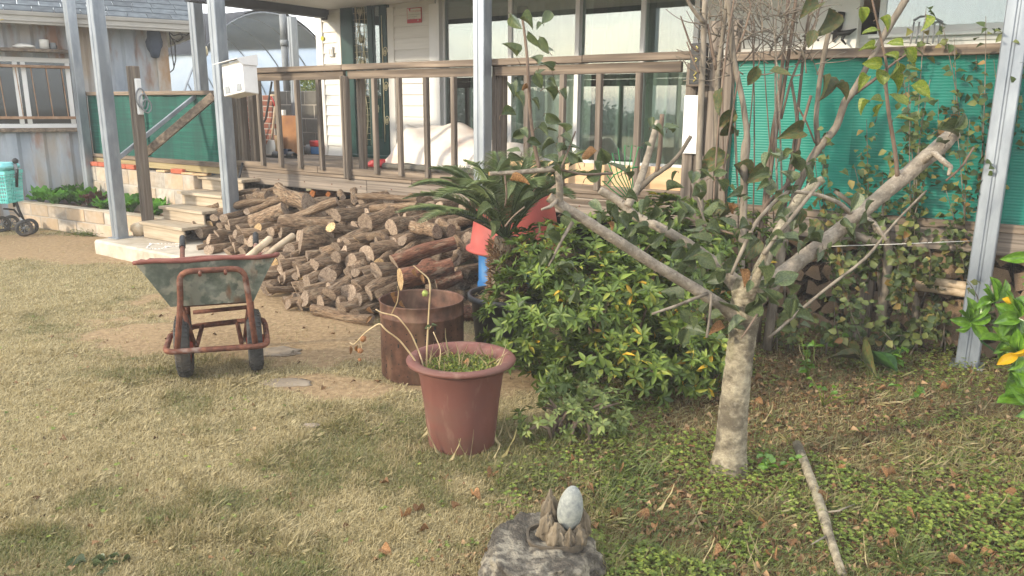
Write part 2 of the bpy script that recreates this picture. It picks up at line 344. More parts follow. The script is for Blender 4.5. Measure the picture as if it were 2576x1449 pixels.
hbox('wall', xA, xG, WY+.01, WY+.2, .0, FL-.01, M['white'], house); hbox('wall', xF+.02, xH, WY+.01, WY+.2, 0, 2.12, M['white'], house)
hbox('wall', xA+.01, xA+.2, WY+.21, WY+6, 0, CE+.6, M['siding'], house)
hbox('corner_trim', xA-.012, xA+.11, WY-.03, WY+.012, FL, CE+.02, M['white'], house)
hbox('door_trim', xB-.075, xB, WY-.035, WY+.012, FL, CE+.02, M['white'], house); hbox('door_trim', xC, xC+.1, WY-.035, WY+.012, FL, CE+.02, M['white'], house)
hbox('window_trim', xD-.06, xE, WY-.03, WY+.012, FL, CE+.02, M['frame_white'], house)
hbox('corner_trim', xF+.02, xG+.05, WY-.03, WY+.012, FL, CE+.02, M['white'], house)
# inside: one dark room box with curtains
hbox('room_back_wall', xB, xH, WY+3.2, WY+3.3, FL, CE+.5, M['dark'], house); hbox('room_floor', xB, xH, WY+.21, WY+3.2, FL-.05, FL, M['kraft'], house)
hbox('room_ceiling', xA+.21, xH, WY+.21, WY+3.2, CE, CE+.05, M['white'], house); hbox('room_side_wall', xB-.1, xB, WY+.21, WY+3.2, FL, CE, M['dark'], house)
M['curtain'] = mat('sheer curtain', ['#d5d7d0', '#e6e7e1'], (14, 14, 1), rough=.9, bump=.0, rot=PHI, trans=.3)
M['fillcurtain'] = mat('added grey-green fill curtain', ['#9aa8a0', '#b4beb6'], (14, 14, 1), rough=.9, bump=.0, rot=PHI, trans=.2)
def curtain(x0, x1, z0, z1, y=WY+.33, amp=.03, name='curtain'):
    n = int((x1-x0)*60); xs = np.linspace(x0, x1, n); ys = y+amp*np.sin(xs*42+np.sin(xs*7)*2); m = MB()
    vv = np.array([(a, b_, z0) for a, b_ in zip(xs, ys)]+[(a, b_, z1) for a, b_ in zip(xs, ys)])
    m.add(tf(vv, 'h'), [(k, k+1, n+k+1, n+k) for k in range(n-1)], smooth=True); return m.build(name, M['curtain'], house)
# sliding windows
M['pane'] = glass('window glass', (.80, .86, .83, 1), .16); M['panedark'] = glass('tinted glass', (.60, .70, .66, 1), .22)
win = [fx(1125), fx(1283), fx(1450), fx(1612), xF]
hbox('window_frame', xE, xF+.02, WY-.02, WY+.1, FL, FL+.05, M['frame_white'], house)
hbox('window_frame', xE, xF+.02, WY-.02, WY+.1, 2.86, 2.93, M['frame_white'], house)
def sash(x0, x1, y, pane, z0=FL+.05, z1=2.86, fw=.05):
    s = hbox('window_sash', x0, x0+fw, y-.02, y+.02, z0, z1, M['frame_white'], house)
    m = MB(); m.box(x1-fw, x1, y-.02, y+.02, z0, z1); m.build('stile', M['frame_white'], s)
    hbox('bottom_stile', x0+fw, x1-fw, y-.018, y+.018, z0, z0+fw, M['frame_white'], s); hbox('top_stile', x0+fw, x1-fw, y-.018, y+.018, z1-fw, z1, M['frame_white'], s)
    hbox('pane', x0+fw-.01, x1-fw+.01, y-.003, y+.003, z0+fw-.01, z1-fw+.01, pane, s, c=0.0005)
sash(xE, win[1]+.03, WY+.06, M['panedark']); sash(win[1]-.02, win[2]+.03, WY+.0, M['pane']); sash(win[2]-.02, win[3]+.03, WY+.045, M['panedark']); sash(win[3]-.02, xF, WY+.0, M['pane'])
hbox('window_frame', xE-.01, xE+.03, WY-.03, WY+.1, FL, 2.93, M['frame_white'], house)
curtain(win[1]+.02, win[2], FL+.05, 2.85); curtain(win[3]-.02, xF, FL+.05, 2.85); curtain(xE+.18, xE+.45, FL+.05, 2.85, amp=.05)
for a_, b2 in ((xE+.05, win[1]-.05), (win[2]+.02, win[3]-.03)):  # grey-green sheets added behind the dark panes to brighten them
    o_c = curtain(a_, b2, FL+.05, 2.85, WY+.55); o_c.data.materials[0] = M['fillcurtain']
wx0 = fx(2210, 60)                                              # the window right of the porch corner
sash(wx0, wx0+1.2, WY-.0, M['pane'], 2.14, 3.2); sash(wx0+1.17, wx0+2.5, WY+.04, M['pane'], 2.14, 3.2); curtain(wx0, wx0+2.5, 2.14, 3.2)
hbox('window_sill', wx0-.06, wx0+2.6, WY-.07, WY-.025, 2.11, 2.14, M['frame_white'], house)
hbox('trim_strip', wx0, xH, WY-.04, WY-.023, 1.98, 2.0, M['kraft'], house)
# porch roof above the deck
hbox('roof_slab', -7.42, 1.6, -.02, WY+.3, 2.72, 2.82, M['white'], house)
roofm = mat('dark painted beam', ['#3b3c40', '#4b4d52'], (6, 6, 6), rough=.6, bump=.1)
hbox('eave_beam', -7.42, -7.30, -.42, WY-.05, 2.62, 2.75, roofm, house); hbox('eave_beam', -7.42, -7.33, WY-.05, WY+4.2, 2.60, 2.73, roofm, house)
hbox('fascia_beam', -7.29, 1.6, -.05, -.02, 2.66, 2.86, roofm, house)
hbox('eave_panel', -7.41, xA+.02, WY+.31, WY+4.2, 2.73, 2.78, roofm, house)
# front door with an ornamental side light
dd = MB(); dd.box(xB, xC, WY+.02, WY+.06, FL, 2.9); door = dd.build('door', M['doorgreen'], house)
dw = xC-xB; s0 = xB+.06; g0, g1 = fx(898), fx(932)
hbox('door_frame', xB+.001, g0-.02, WY-.03, WY+.02, FL, 2.9, M['doorgreen'], door); hbox('mullion', g1+.0, fx(944), WY-.03, WY+.02, FL, 2.9, M['doorgreen'], door)
hbox('side_panel', g0-.02, g1, WY-.015, WY+.02, FL, FL+.14, M['doorgreen'], door)
hbox('side_pane', g0-.02, g1, WY-.0, WY+.008, FL+.14, 2.88, M['panedark'], door, c=.0005)
hbox('door_leaf', fx(944)+.004, xC-.03, WY-.02, WY+.02, FL+.02, 2.88, M['doorgreen'], door)
lx0, lx1 = fx(951), fx(962)
for (za, zb) in ((FL+.25, FL+.95), (FL+1.1, 2.7)):
    hbox('leaf_pane', lx0, lx1, WY-.026, WY-.021, za, zb, M['panedark'], door, c=.0005)
    for q in (lx0-.012, lx1): hbox('bead', q, q+.012, WY-.032, WY-.02, za-.01, zb+.01, M['doorgreen'], door, c=.002)
def hp(x, y, z): return W(x, y, z)
orn = MB(); gw = g1-g0; cxm = (g0+g1)/2-.01
for k in range(3):                                              # vine of thin rods with leaf buds
    zz = np.linspace(FL+.18, 2.86, 46); xx = cxm+gw*.32*np.sin(zz*(3.1+k*.9)+k*2.1)
    orn.tube([hp(a, WY-.012, b_) for a, b_ in zip(xx, zz)], .0055, 5)
for z in np.arange(FL+.22, 2.86, .075): orn.tube([hp(g0-.015, WY-.006, z), hp(g1-.005, WY-.006, z)], .0025, 4)
for x in np.linspace(g0+.01, g1-.02, 4): orn.tube([hp(x, WY-.006, FL+.15), hp(x, WY-.006, 2.87)], .0025, 4)
for z in (1.28, 1.75, 2.02, 2.3, 2.62):
    for q in (-1, 0, 1): orn.tube([hp(cxm+q*.012, WY-.014, z), hp(cxm+q*.035, WY-.016, z+.05), hp(cxm+q*.02, WY-.014, z+.10)], [.004, .012, .002], 5)
orn.build('ornament', M['cream'], door)
o2 = MB(); ox = fx(973)
for z0 in (FL+.35, FL+.75, FL+1.15):                             # scrolls on the door leaf
    t = np.linspace(0, 2.4*2*pi, 50); rr = .07*np.exp(-t*.12)
    o2.tube([hp(ox+.01+rr_*cos(t_)*.6, WY-.027, z0+.1+rr_*sin(t_)) for t_, rr_ in zip(t, rr)], .005, 5)
    o2.tube([hp(ox-.03, WY-.027, z0-.06), hp(ox-.03, WY-.027, z0+.3)], .005, 5)
o2.tube([hp(ox-.035, WY-.027, z) for z in np.linspace(FL+.2, 2.6, 12)], .004, 5); o2.build('scrollwork', M['cream'], door)
hm = MB(); hx = fx(946)
hm.tube([hp(hx+.02, WY-.022, FL+.80), hp(hx+.02, WY-.06, FL+.82), hp(hx+.02, WY-.075, FL+.9), hp(hx+.02, WY-.06, FL+.99), hp(hx+.02, WY-.022, FL+1.01)], .012, 8)
hm.box(hx+.0, hx+.04, WY-.03, WY-.02, FL+.98, FL+1.07); hm.box(hx+.005, hx+.035, WY-.03, WY-.02, FL+.74, FL+.81); hm.build('handle', M['cream'], door)
lk = MB(); lk.box(hx+.0, hx+.05, WY-.03, WY-.02, FL+.55, FL+.64); lk.tube([hp(hx+.025, WY-.03, FL+.6), hp(hx+.025, WY-.055, FL+.6)], .016, 12); lk.build('lock', M['cream'], door)
hbox('threshold', xB, xC, WY-.06, WY+.02, FL, FL+.035, M['doorgreen'], door)

# ================================================================== deck, steps, railings
deck = thing('porch_deck', 'raised weathered timber deck in front of the house, ribbed fascia boards along its edge', 'deck', W(-3.5, .2, 0))
for k in range(11):
    y0 = .02+k*.135
    hbox('floor_board', -7.72, 2.6, y0, y0+.129, FL-.03, FL-.002*(k % 3), M['wood_x'], deck)
RL = FP(605, 457, 0)[0]; RR = fx(1728, 300, 0)                  # railing ends
def boards(x0, x1, joints, z0, z1, y0, y1, m, nm):
    xs = [x0]+joints+[x1]
    for a, b_ in zip(xs[:-1], xs[1:]): hbox(nm, a+.002, b_-.002, y0, y1, z0, z1, m, deck)
boards(RL, RR-.0, [-5.2, -3.7], .70, .835, -.03, .0, M['ribwood'], 'fascia_board')
boards(RL, RR, [-4.6], .838, .873, -.028, .0, M['wood_x'], 'edge_board'); boards(RL, RR, [-5.9, -3.75], .876, .945, -.04, .018, M['wood_x'], 'edge_board')
boards(RR+.0, 2.6, [.4], .695, .832, -.03, .0, M['ribwood'], 'fascia_board'); boards(RR, 2.6, [-.5], .835, .875, -.034, .0, M['wood_x'], 'edge_board')
for x in (-7.0, -5.4, -3.78, -2.0, -.6, .6): hbox('support_post', x, x+.09, .05, .14, 0, .9, M['wood_z'], deck)
hbox('deck_shade_sheet', -7.1, 2.6, 1.2, 1.28, 0, .88, M['dark'], deck)  # added dark sheet standing in for the shade under the deck
hm2 = MB()
for x in np.arange(RL+.3, RR, .42): hm2.tube([W(x, -.031, .77), W(x, -.035, .77)], .007, 6); 
hm2.build('screw_heads', M['rust'], deck)
rail = thing('deck_railing', 'grey-brown timber railing with square balusters along the deck edge', 'railing', W(-4.5, 0, FL))
def rails(x0, x1, z, tag):
    pass
boards_r = [(RL-.03, -5.45), (-5.448, fx(1475, 140, 0)), (fx(1475, 140, 0)+.002, RR+.05)]
for k, (a, b_) in enumerate(boards_r): hbox('top_rail', a, b_, -.075+.004*k, .05, 1.892+.003*k, 1.945+.004*k, M['wood_x'], rail)
for a, b_ in ((RL+.12, -5.46), (-5.40, -3.72), (-3.62, RR-.05)): hbox('under_rail', a, b_, -.04, .0, 1.81, 1.888, M['wood_x'], rail)
bal = MB().box(-.022, .022, -.024, .024, 0, .9, .004, fr='w').mesh('baluster', M['wood_z'])
for px in (662, 708, 757, 812, 950, 1012, 1080, 1148, 1332, 1420, 1512, 1610):
    x = fx(px, 300, -.02)
    inst('baluster', bal, HM @ Matrix.Translation((x, -.052, .945-.035)) @ Matrix.Rotation(random.uniform(-.006, .006), 4, 'Y'), rail)
def post(nm, x, y, z0, z1, s, parent=rail, m='wood_z'):
    b_ = MB()
    for (a, c_) in ((-s, -.003), (.003, s)): b_.box(x+a, x+c_, y-s, y+s, z0, z1, .008)
    return b_.build(nm, M[m], parent)
post('rail_post', fx(880, 300, 0), -.05, .84, 1.84, .037); post('rail_post', fx(880, 300, 0)+.075, .09, .93, 1.84, .035)
post('rail_post', fx(1249, 300, 0), .045, .7, 1.9, .05); post('rail_post', RL+.03, .06, .70, 1.93, .05); post('rail_post', RL+.19, .10, .93, 1.93, .045); post('rail_post', RL-.08, .03, .3, 1.99, .035)
for k in range(4): hbox('end_post', RR+.0+.085*k, RR+.08+.085*k, -.055+.012*(k % 2), .03, .72, 1.9 if k else 1.87, M['wood_z'], rail)
hbox('tall_post', RR+.12, RR+.2, .04, .12, .93, 2.16, M['wood_z'], rail); hbox('tall_post', RR+.25, RR+.33, .04, .12, .93, 2.16, M['wood_z'], rail)
hbox('kick_panel', -3.6, RR, .035, .055, .80, 1.115, M['kraft'], rail)
hbox('bottom_rail', -3.6, RR, -.03, .03, .78, .83, M['wood_x'], rail)
# green corrugated sheets on the right section
M['green_sheet'] = mat('green translucent sheet', ['#0d7668', '#1a8f7d', '#33a693'], (1.2, 1.2, 1.2), rough=.3, bump=0, rot=PHI, trans=.5, spec=.5, rndobj=.08)
screen = thing('green_screen', 'green corrugated plastic sheets closing the deck railing behind the shrubs on the right', 'screen', W(0, 0, .88))
hbox('top_rail', RR+.33, 2.6, -.05, .06, 1.875, 1.935, M['wood_x'], screen); hbox('bottom_rail', RR+.33, 2.6, -.03, .05, .83, .885, M['wood_x'], screen)
for a, b_ in ((RR+.34, -.72), (-.74, .32), (.30, 1.4), (1.38, 2.6)):
    zs = np.arange(.885, 1.876, .0045); ys = .012+(.0025 if a in (-.74, 1.38) else 0)+.0014*np.sin(np.arange(len(zs))*pi*.5)+.010*np.sin(zs*7+a*3)*np.sin(zs*3.2); m = MB(); n = len(zs)
    vv = np.array([(a, y, z) for y, z in zip(ys, zs)]+[(b_, y, z) for y, z in zip(ys, zs)]); m.add(tf(vv, 'h'), [(k, n+k, n+k+1, k+1) for k in range(n-1)], smooth=True); m.build('sheet', M['green_sheet'], screen)
for x in (-.75, .55, 1.6): hbox('batten', x, x+.05, .03, .07, .88, 1.88, M['wood_z'], screen)
# steps
steps = thing('wooden_steps', 'four grey timber steps climbing from the concrete slab to the deck', 'steps', W(-7.2, -.6, .15))
SX0, SX1 = -7.66, -6.86
for k, (z, y) in enumerate(((.325, -1.0), (.468, -.755), (.612, -.51), (.762, -.245))):
    hbox('tread', SX0-.012*k, SX1, y-.03, y+.27, z-.032, z, M['step'], steps); hbox('riser', SX0+.02, SX1-.02, y, y+.022, (.15, .325, .468, .612)[k]+.001, z-.033, M['step'], steps)
    hbox('stringer', SX0+.02, SX0+.05, y+.024, .0, (.15, .325, .468, .612)[k]+.001, z-.033, M['step'], steps)
hbox('riser', SX0, SX1, .0, .018, .764, .9, M['step'], steps)
slab = MB(); c0 = LOC(G(241, 638)); slab.box(c0[0]-.02, -5.3, c0[1]+.0, -.72, -.1, .148, .02)
slab.build('concrete_slab', M['concrete'], kind='structure')
# heart of white pebbles on the slab
hc = LOC(G(408, 618, .15)); heart = thing('pebble_heart', 'heart outline of small white pieces laid on the concrete slab', 'decoration', W(hc[0], hc[1], .148))
pm = MB(); pm.lathe([(0.001, 0), (.012, .0), (.012, .006), (.001, .007)], n=6); pme = pm.mesh('pebble', M['white'])
for t in np.linspace(0, 2*pi, 46, endpoint=False):
    hxp = 16*sin(t)**3; hyp = 13*cos(t)-5*cos(2*t)-2*cos(3*t)-cos(4*t)
    q = W(hc[0]+hyp*.0125*1.0, hc[1]-hxp*.0105, .148); inst('pebble', pme, Matrix.Translation(q) @ Matrix.Rotation(random.random()*6, 4, 'Z') @ Matrix.Diagonal((1.25, .6, 1, 1)), heart)
# stair handrail
hr = thing('stair_handrail', 'dark timber newel post with sloping handrail beside the steps', 'handrail', W(-7.72, -.88, .325))
wp = LOC(G(372, 552, .325)); post('newel_post', wp[0], wp[1], .325-.17, 1.95, .05, hr)
a = W(*FP(367, 385, -.75)); b_ = W(*FP(538, 240, -.3)); hb = MB(); hb.bar(a, b_, .05, .085); hb.build('hand_rail', M['wood_y'], hr)
br = thing('steel_brace', 'thin galvanised steel bar sloping between the two posts beside the steps', 'brace', W(*FP(300, 400, -1.0)))
MB().bar(W(*FP(300, 396, -1.05)), W(*FP(502, 233, -.15)), .045, .045).build('bar', M['steel'], br)

# ================================================================== galvanised posts
def steel_post(label, px, py, y, z0, z1, s=.062, px2=None):
    c_ = FP(px, py, y); t = thing('steel_post', label, 'post', W(c_[0], y, z0), 'galvanised posts of the porch')
    m = MB(); x = c_[0]; g = .006
    m.box(x-s, x-g, y-s, y+s, z0, z1, .006); m.box(x+g, x+s, y-s, y+s, z0, z1, .006); m.box(x-g, x+g, y-s+.006, y+s-.006, z0, z1, .001)
    m.build('tube', M['steel'], t); hbox('base_plate', x-s-.03, x+s+.03, y-s-.03, y+s+.03, z0-.004, z0+.008, M['steel'], t); return t
steel_post('galvanised steel post rising behind the lettuce bed, leftmost of all the posts', 200, 240, -.33, .1, 3.3, .055)
steel_post('galvanised steel post standing on the concrete slab beside the lettuce bed', 271, 300, -1.16, .15, 3.3)
steel_post('galvanised steel post behind the top of the wooden steps', 508, 230, -.12, .5, 3.3, .058)
steel_post('galvanised steel post carrying the white mailbox at the railing end', 565, 300, -.6, .0, 3.3)
steel_post('galvanised steel post in front of the middle of the deck railing, behind the sago palm', 1214, 300, -.13, .0, 3.2, .058)
steel_post('galvanised steel post near the right edge, in front of the green sheets', 2516, 350, -.10, .0, 3.2, .062)
# ================================================================== left: fence, block walls, lettuce bed
fence = thing('mesh_fence', 'green shade-mesh fence panel on timber rails behind the steps', 'fence', W(-8.6, -.25, .75))
FX0, FX1 = -10.05, -7.2
M['mesh'] = mat('green shade mesh', ['#0b4a41', '#11594d', '#176a5a'], (1.6, 1.6, 60), rough=.7, bump=.3, rot=PHI, trans=.25, rndobj=.04, spots=[('#0a3d38', (5, 5, .8), .5, .7, .6)])
n = 60; xs = np.linspace(FX0, FX1, n); ys = -.21+.012*np.sin(xs*9)+.006*np.sin(xs*31); vv = np.array([(x, y, .93) for x, y in zip(xs, ys)]+[(x, y, 1.665) for x, y in zip(xs, ys)])
MB().add(tf(vv, 'h'), [(k, k+1, n+k+1, n+k) for k in range(n-1)], smooth=True).build('mesh_sheet', M['mesh'], fence)
hbox('top_rail', FX0-.05, FX1+.05, -.26, -.19, 1.665, 1.71, M['wood_x'], fence); hbox('bottom_rail', FX0+.03, -8.7, -.27, -.2, .885, .93, M['wood_x'], fence); hbox('bottom_rail', -8.69, FX1, -.275, -.2, .88, .93, M['wood_x'], fence)
hbox('sole_beam', FX0+.03, FX1, -.262, -.18, .805, .878, mat('yellowed timber', ['#7d7050', '#9a8a63', '#a89873'], (1.2, 26, 26), rot=PHI, bump=.3), fence)
for px in (358, 222): hbox('stake', fx(px, 300, -.24), fx(px, 300, -.24)+.045, -.285, -.262, .93, 1.665, M['wood_z'], fence)
hbox('stake', FX0-.1, FX0-.04, -.27, -.2, .3, 1.72, M['wood_z'], fence)
def block_wall(name, label, cat, P, Q, z0, courses, bl, bh, th, mt, bm, jit=.004, skip=0, nm='block', gap=.012):
    P = np.asarray(P, float); Q = np.asarray(Q, float); d = Q-P; l = np.linalg.norm(d); d /= l; nrm = np.array([d[1], -d[0]])
    t = thing(name, label, cat, (*((P+Q)/2), z0))
    fr = lambda v: np.concatenate([P+v[:, :1]*d+v[:, 1:2]*nrm, v[:, 2:]], 1)
    m = MB(); m.box(.01, l-.01, -th/2+.006, th/2-.006, z0, z0+courses*bh-.004, .002, fr=fr); m.build('mortar_core', M['mortar'], t)
    bmesh_ = MB().box(-bl/2+gap/2, bl/2-gap/2, -th/2, th/2, 0, bh-gap, .006, fr='w').mesh(nm, bm); hmesh = MB().box(-bl/4+gap/2, bl/4-gap/2, -th/2, th/2, 0, bh-gap, .006, fr='w').mesh(nm, bm)
    R = Matrix.Rotation(atan2(d[1], d[0]), 4, 'Z')
    for c_ in range(courses):
        x = -(c_ % 2)*bl/2
        while x < l-.02:
            a, b_ = max(x, 0), min(x+bl, l); wd = b_-a
            if wd > .06:
                me = bmesh_ if wd > bl*.76 else hmesh; sc_ = wd/(bl if me is bmesh_ else bl/2); p = P+d*((a+b_)/2)+nrm*random.uniform(-jit, jit)
                inst(nm, me, Matrix.Translation((p[0], p[1], z0+c_*bh+gap/2)) @ R @ Matrix.Diagonal((sc_, 1, 1, 1)), t)
            x += bl
    return t
w2 = lambda x, y: W(x, y, 0)[:2]
block_wall('block_wall', 'grey cement block wall below the green mesh fence', 'wall', w2(FX0, -.24), w2(-7.68, -.24), 0., 4, .39, .1925, .15, None, M['block'])
p1, p2, p3_ = G(60, 590)[:2], G(238, 592)[:2], W(-7.72, -.66, 0)[:2]
bA = W(-10.95, -.93, 0)[:2]
bed = block_wall('garden_bed_edge', 'low two-course cement block edge of the lettuce bed', 'wall', bA, p3_, 0, 2, .39, .155, .12, None, M['block'])
cap = MB(); d_ = (p3_-bA); l_ = np.linalg.norm(d_); d_ /= l_; nn = np.array([d_[1], -d_[0]]); v_, f_ = cbox(0, l_, -.066, .066, .306, .318, .003)
cap.add(np.concatenate([bA+v_[:, :1]*d_+v_[:, 1:2]*nn, v_[:, 2:]], 1), f_); cap.build('mortar_cap', M['concrete'], bed)
soil = mat('bed soil', ['#4a3a2b', '#66513c', '#7b6349'], (20, 20, 20), rough=.95, bump=.8, bscale=40)
sb = MB(); q0 = np.array([bA, p3_, W(-7.72, -.3, 0)[:2], W(-10.3, -.3, 0)[:2]]); sb.add([(*q, .26) for q in q0]+[(*q, 0) for q in q0], [(0, 1, 2, 3), (0, 4, 5, 1), (1, 5, 6, 2), (2, 6, 7, 3), (3, 7, 4, 0)])
sb.build('bed_soil', soil, kind='structure')
M['lettuce'] = mat('lettuce leaf', ['#2f5c12', '#4f8a1e', '#76b02e'], (12, 12, 12), rough=.5, bump=.4, bscale=60, trans=.3, rndobj=.2)
M['lettucered'] = mat('red lettuce leaf', ['#3a1f1c', '#5c2f26', '#4a5a22'], (12, 12, 12), rough=.5, bump=.4, trans=.25, rndobj=.2)
def ruffle(Ln, Wd, curl, nu=6, nv=6):
    u = np.linspace(0, 1, nu); vv_ = np.linspace(-1, 1, nv); P = []
    for a in u:
        for b_ in vv_:
            wd = Wd*(.25+.75*sin(min(1, a*1.15)*pi*.62)); z = Ln*a*.9*cos(curl*a)+abs(b_)*.02+.016*sin(b_*7+a*9)*a; y = Ln*sin(curl*a)*a*.9
            P.append((wd*b_, y, z))
    return np.array(P), [(i*nv+j, i*nv+j+1, (i+1)*nv+j+1, (i+1)*nv+j) for i in range(nu-1) for j in range(nv-1)]
def lettuce_mesh(mt, k):
    m = MB(); r = random.Random(k)
    for i in range(13):
        v_, f_ = ruffle(r.uniform(.11, .2), r.uniform(.045, .075), r.uniform(.3, 1.1)); a = i*2.4+r.random(); R = np.array([[cos(a), -sin(a), 0], [sin(a), cos(a), 0], [0, 0, 1]]); m.add(v_@R.T, f_, smooth=True)
    return m.mesh('lettuce', mt)
lm = [lettuce_mesh(M['lettuce'], 1), lettuce_mesh(M['lettuce'], 2), lettuce_mesh(M['lettucered'], 3)]
spots_l = [(105, 508), (125, 495), (150, 500), (140, 515), (175, 505), (165, 488), (200, 510), (195, 498), (225, 512), (222, 500), (245, 520), (255, 508), (275, 518), (262, 528), (290, 522), (330, 532), (345, 522), (400, 535), (392, 545), (310, 520)]
for k, (x, y) in enumerate(spots_l):
    p = G(x, y+8, .26); red = k in (10, 11, 14, 19)
    inst('lettuce_plant', lm[2 if red else k % 2], Matrix.Translation(p) @ Matrix.Rotation(random.random()*6, 4, 'Z') @ Matrix.Scale(random.uniform(1.15, 1.55), 4),
         label=('dark red leaf lettuce' if red else 'bright green leaf lettuce')+', %dth of the row counted from the left in the raised bed' % (sorted(q[0] for q in spots_l).index(x)+1), cat='lettuce', group='red lettuces in the raised bed' if red else 'green lettuces in the raised bed')
bk = MB().box(-.1, .1, -.05, .05, 0, .055, .006, fr='w').mesh('loose_brick', M['bricknew'])
for k, px in enumerate((240, 262, 285, 308, 330, 446)):
    c_ = FP(px, 424, -.30); inst('loose_brick', bk, Matrix.Translation(W(c_[0], -.27, .772)) @ Matrix.Rotation(-PHI+(.15 if px == 446 else random.uniform(-.04, .04)), 4, 'Z'),
                               label='orange-red brick lying alone nearest the steps on the block wall' if px == 446 else 'orange-red brick on the block wall, %s from the left in the row' % ('first', 'second', 'third', 'fourth', 'fifth', 'last')[k], cat='brick', group='bricks on the block wall')
for k, px in enumerate((405, 470, 500)):
    c_ = FP(px, 432, -.3); inst('wood_offcut', MB().box(-.09, .09, -.05, .05, 0, .022, .003, fr='w').mesh('wood_offcut', M['kraft']), Matrix.Translation(W(c_[0], -.26, .772+.0)) @ Matrix.Rotation(-PHI+.2*k, 4, 'Z'),
        label='small timber offcut on the block wall, '+('left of', 'right of', 'far right of')[k]+' the lone brick', cat='wood', group='timber offcuts on the block wall')
def rock(r, sq=(1, 1, .7), seed=0, rough_=.25, sub=3):
    bm = bmesh.new(); bmesh.ops.create_icosphere(bm, subdivisions=sub, radius=r); rr = random.Random(seed); o = [rr.uniform(0, 50) for _ in range(3)]
    from mathutils import noise
    for v_ in bm.verts:
        d = v_.co.normalized(); q = noise.fractal(d*1.6+Vector(o), 1, 2, 4)*rough_+noise.fractal(d*6+Vector(o), 1, 2, 3)*rough_*.25
        v_.co = Vector((v_.co.x*sq[0], v_.co.y*sq[1], v_.co.z*sq[2]))*(1+q)
    V = np.array([v_.co[:] for v_ in bm.verts]); Fc = [tuple(v_.index for v_ in f_.verts) for f_ in bm.faces]; bm.free(); return V, Fc
M['rockpale'] = mat('pale stone', ['#a58c6b', '#c3ad8d', '#d6c6ac'], (9, 9, 9), rough=.9, bump=.5, bscale=30)
v_, f_ = rock(.095, (1.05, .8, .8), 5, .3); q = W(*LOC(G(338, 594, .15))); MB().add(v_+q+[0.04, .05, .07], f_, smooth=True).build('field_stone', M['rockpale'], label='pale rounded stone on the slab beside the lowest step', cat='stone')

# ================================================================== container building on the left
cA = np.array([-8.6, 8.94]); cdv = np.array([.85, .527]); cdv /= np.linalg.norm(cdv); cnv = np.array([cdv[1], -cdv[0]])    # cnv faces the yard
def cfr(v): return np.concatenate([cA+v[:, :1]*cdv+v[:, 1:2]*cnv, v[:, 2:]], 1)
def CP(px, py, d=0.):                                           # pixel -> container wall coordinates
    r = ray(px, py); nn_ = np.array([*cnv, 0]); t = ((np.array([*cA, 0])-CAM)@nn_+d)/(r@nn_); p = CAM+r*t; return np.array([(p[:2]-cA)@cdv, d, p[2]])
shed = thing('container_shed', 'pale blue corrugated container shed with rust streaks and a shingled roof at the far left', 'shed', (*(cA+cdv*2.3), 0))
M['contain'] = mat('chalky blue container paint', ['#8a939d', '#a1a9b1', '#b3bac0'], (3, 3, 1.2), rough=.7, bump=.1, rndobj=.03,
                   spots=[('#a08a6c', (2.6, 2.6, .8), .50, .70, .75), ('#8a5c36', (4, 4, 1.4), .58, .74, .9)])
CR = CP(434, 300)[0]
xs = []; dd_ = []; x = 0
while x < CR:
    for (q, y) in ((0, 0), (.11, 0), (.15, -.045), (.26, -.045)): xs.append(x+q); dd_.append(y)
    x += .30
xs.append(CR); dd_.append(0); n = len(xs)
def corr(z0, z1, x0, x1, nm):
    k = [i for i in range(n) if x0 <= xs[i] <= x1]; m = MB(); q = len(k)
    m.add(cfr(np.array([(xs[i], dd_[i], z0) for i in k]+[(xs[i], dd_[i], z1) for i in k])), [(i, i+1, q+i+1, q+i) for i in range(q-1)]); m.build(nm, M['contain'], shed)
WT = CP(100, 145)[2]; WB = CP(100, 322)[2]; WR = CP(184, 230)[0]
corr(0, WB, 0, CR, 'corrugated_panel'); corr(WB, 2.75, WR-.05, CR, 'corrugated_panel'); corr(WT, 2.75, 0, WR+.05, 'corrugated_panel')
def cbx(nm, x0, x1, y0, y1, z0, z1, m, parent=None, c=.004, **kw): return MB().box(x0, x1, y0, y1, z0, z1, c, fr=cfr).build(nm, m, shed if parent is None else parent, **kw)
cbx('corner_post', CR-.14, CR+.02, -.06, .03, 0, 2.75, mat('rust-stained corner', ['#8d8b85', '#a9a39a', '#9c7d5c'], (4, 4, 1.5), bump=.1)); cbx('side_wall', CR-.03, CR+.01, -2.4, -.061, 0, 2.75, M['contain'])
cbx('sill_beam', 0, WR+.1, .0, .05, WB-.05, WB, M['wood_x'])
cw = cbx('window', 0, WR, -.05, .0, WB, WB+.055, M['frame_white'])
cbx('frame_bar', 0, WR, -.05, .001, WT-.06, WT, M['frame_white'], cw)
for px in (52, 72, 182): x = CP(px, 230)[0]; cbx('frame_bar', x-.055, x+.0, -.045, .004, WB+.056, WT-.061, M['frame_white'], cw)
cbx('pane', 0, WR, -.03, -.025, WB+.05, WT-.05, glass('dark shed glass', (.30, .36, .42, 1), .07), cw, c=.0005); cbx('back', 0, WR+.05, -.5, -.45, WB-.2, WT+.2, M['dark'], cw)
gr = thing('window_grille', 'rusty steel bar grille over the container window', 'grille', (*(cA+cdv*2), WB)); rb = mat('rusty bar', ['#7c5a42', '#99775b', '#a98e76'], (12, 12, 12), rough=.8, bump=.3)
for py in (167, 296):
    m = MB(); m.bar(cfr(np.array([[0, .07, CP(60, py)[2]]]))[0], cfr(np.array([[WR+.03, .07, CP(60, py)[2]-.0]]))[0], .02, .035); m.build('cross_bar', rb, gr)
for px in (3, 46, 84, 122, 160):
    x = CP(px, 230)[0]; m = MB(); m.bar(cfr(np.array([[x, .058, CP(60, 168)[2]]]))[0], cfr(np.array([[x+.02, .058, CP(60, 296)[2]]]))[0], .022, .012); m.build('upright_bar', rb, gr)
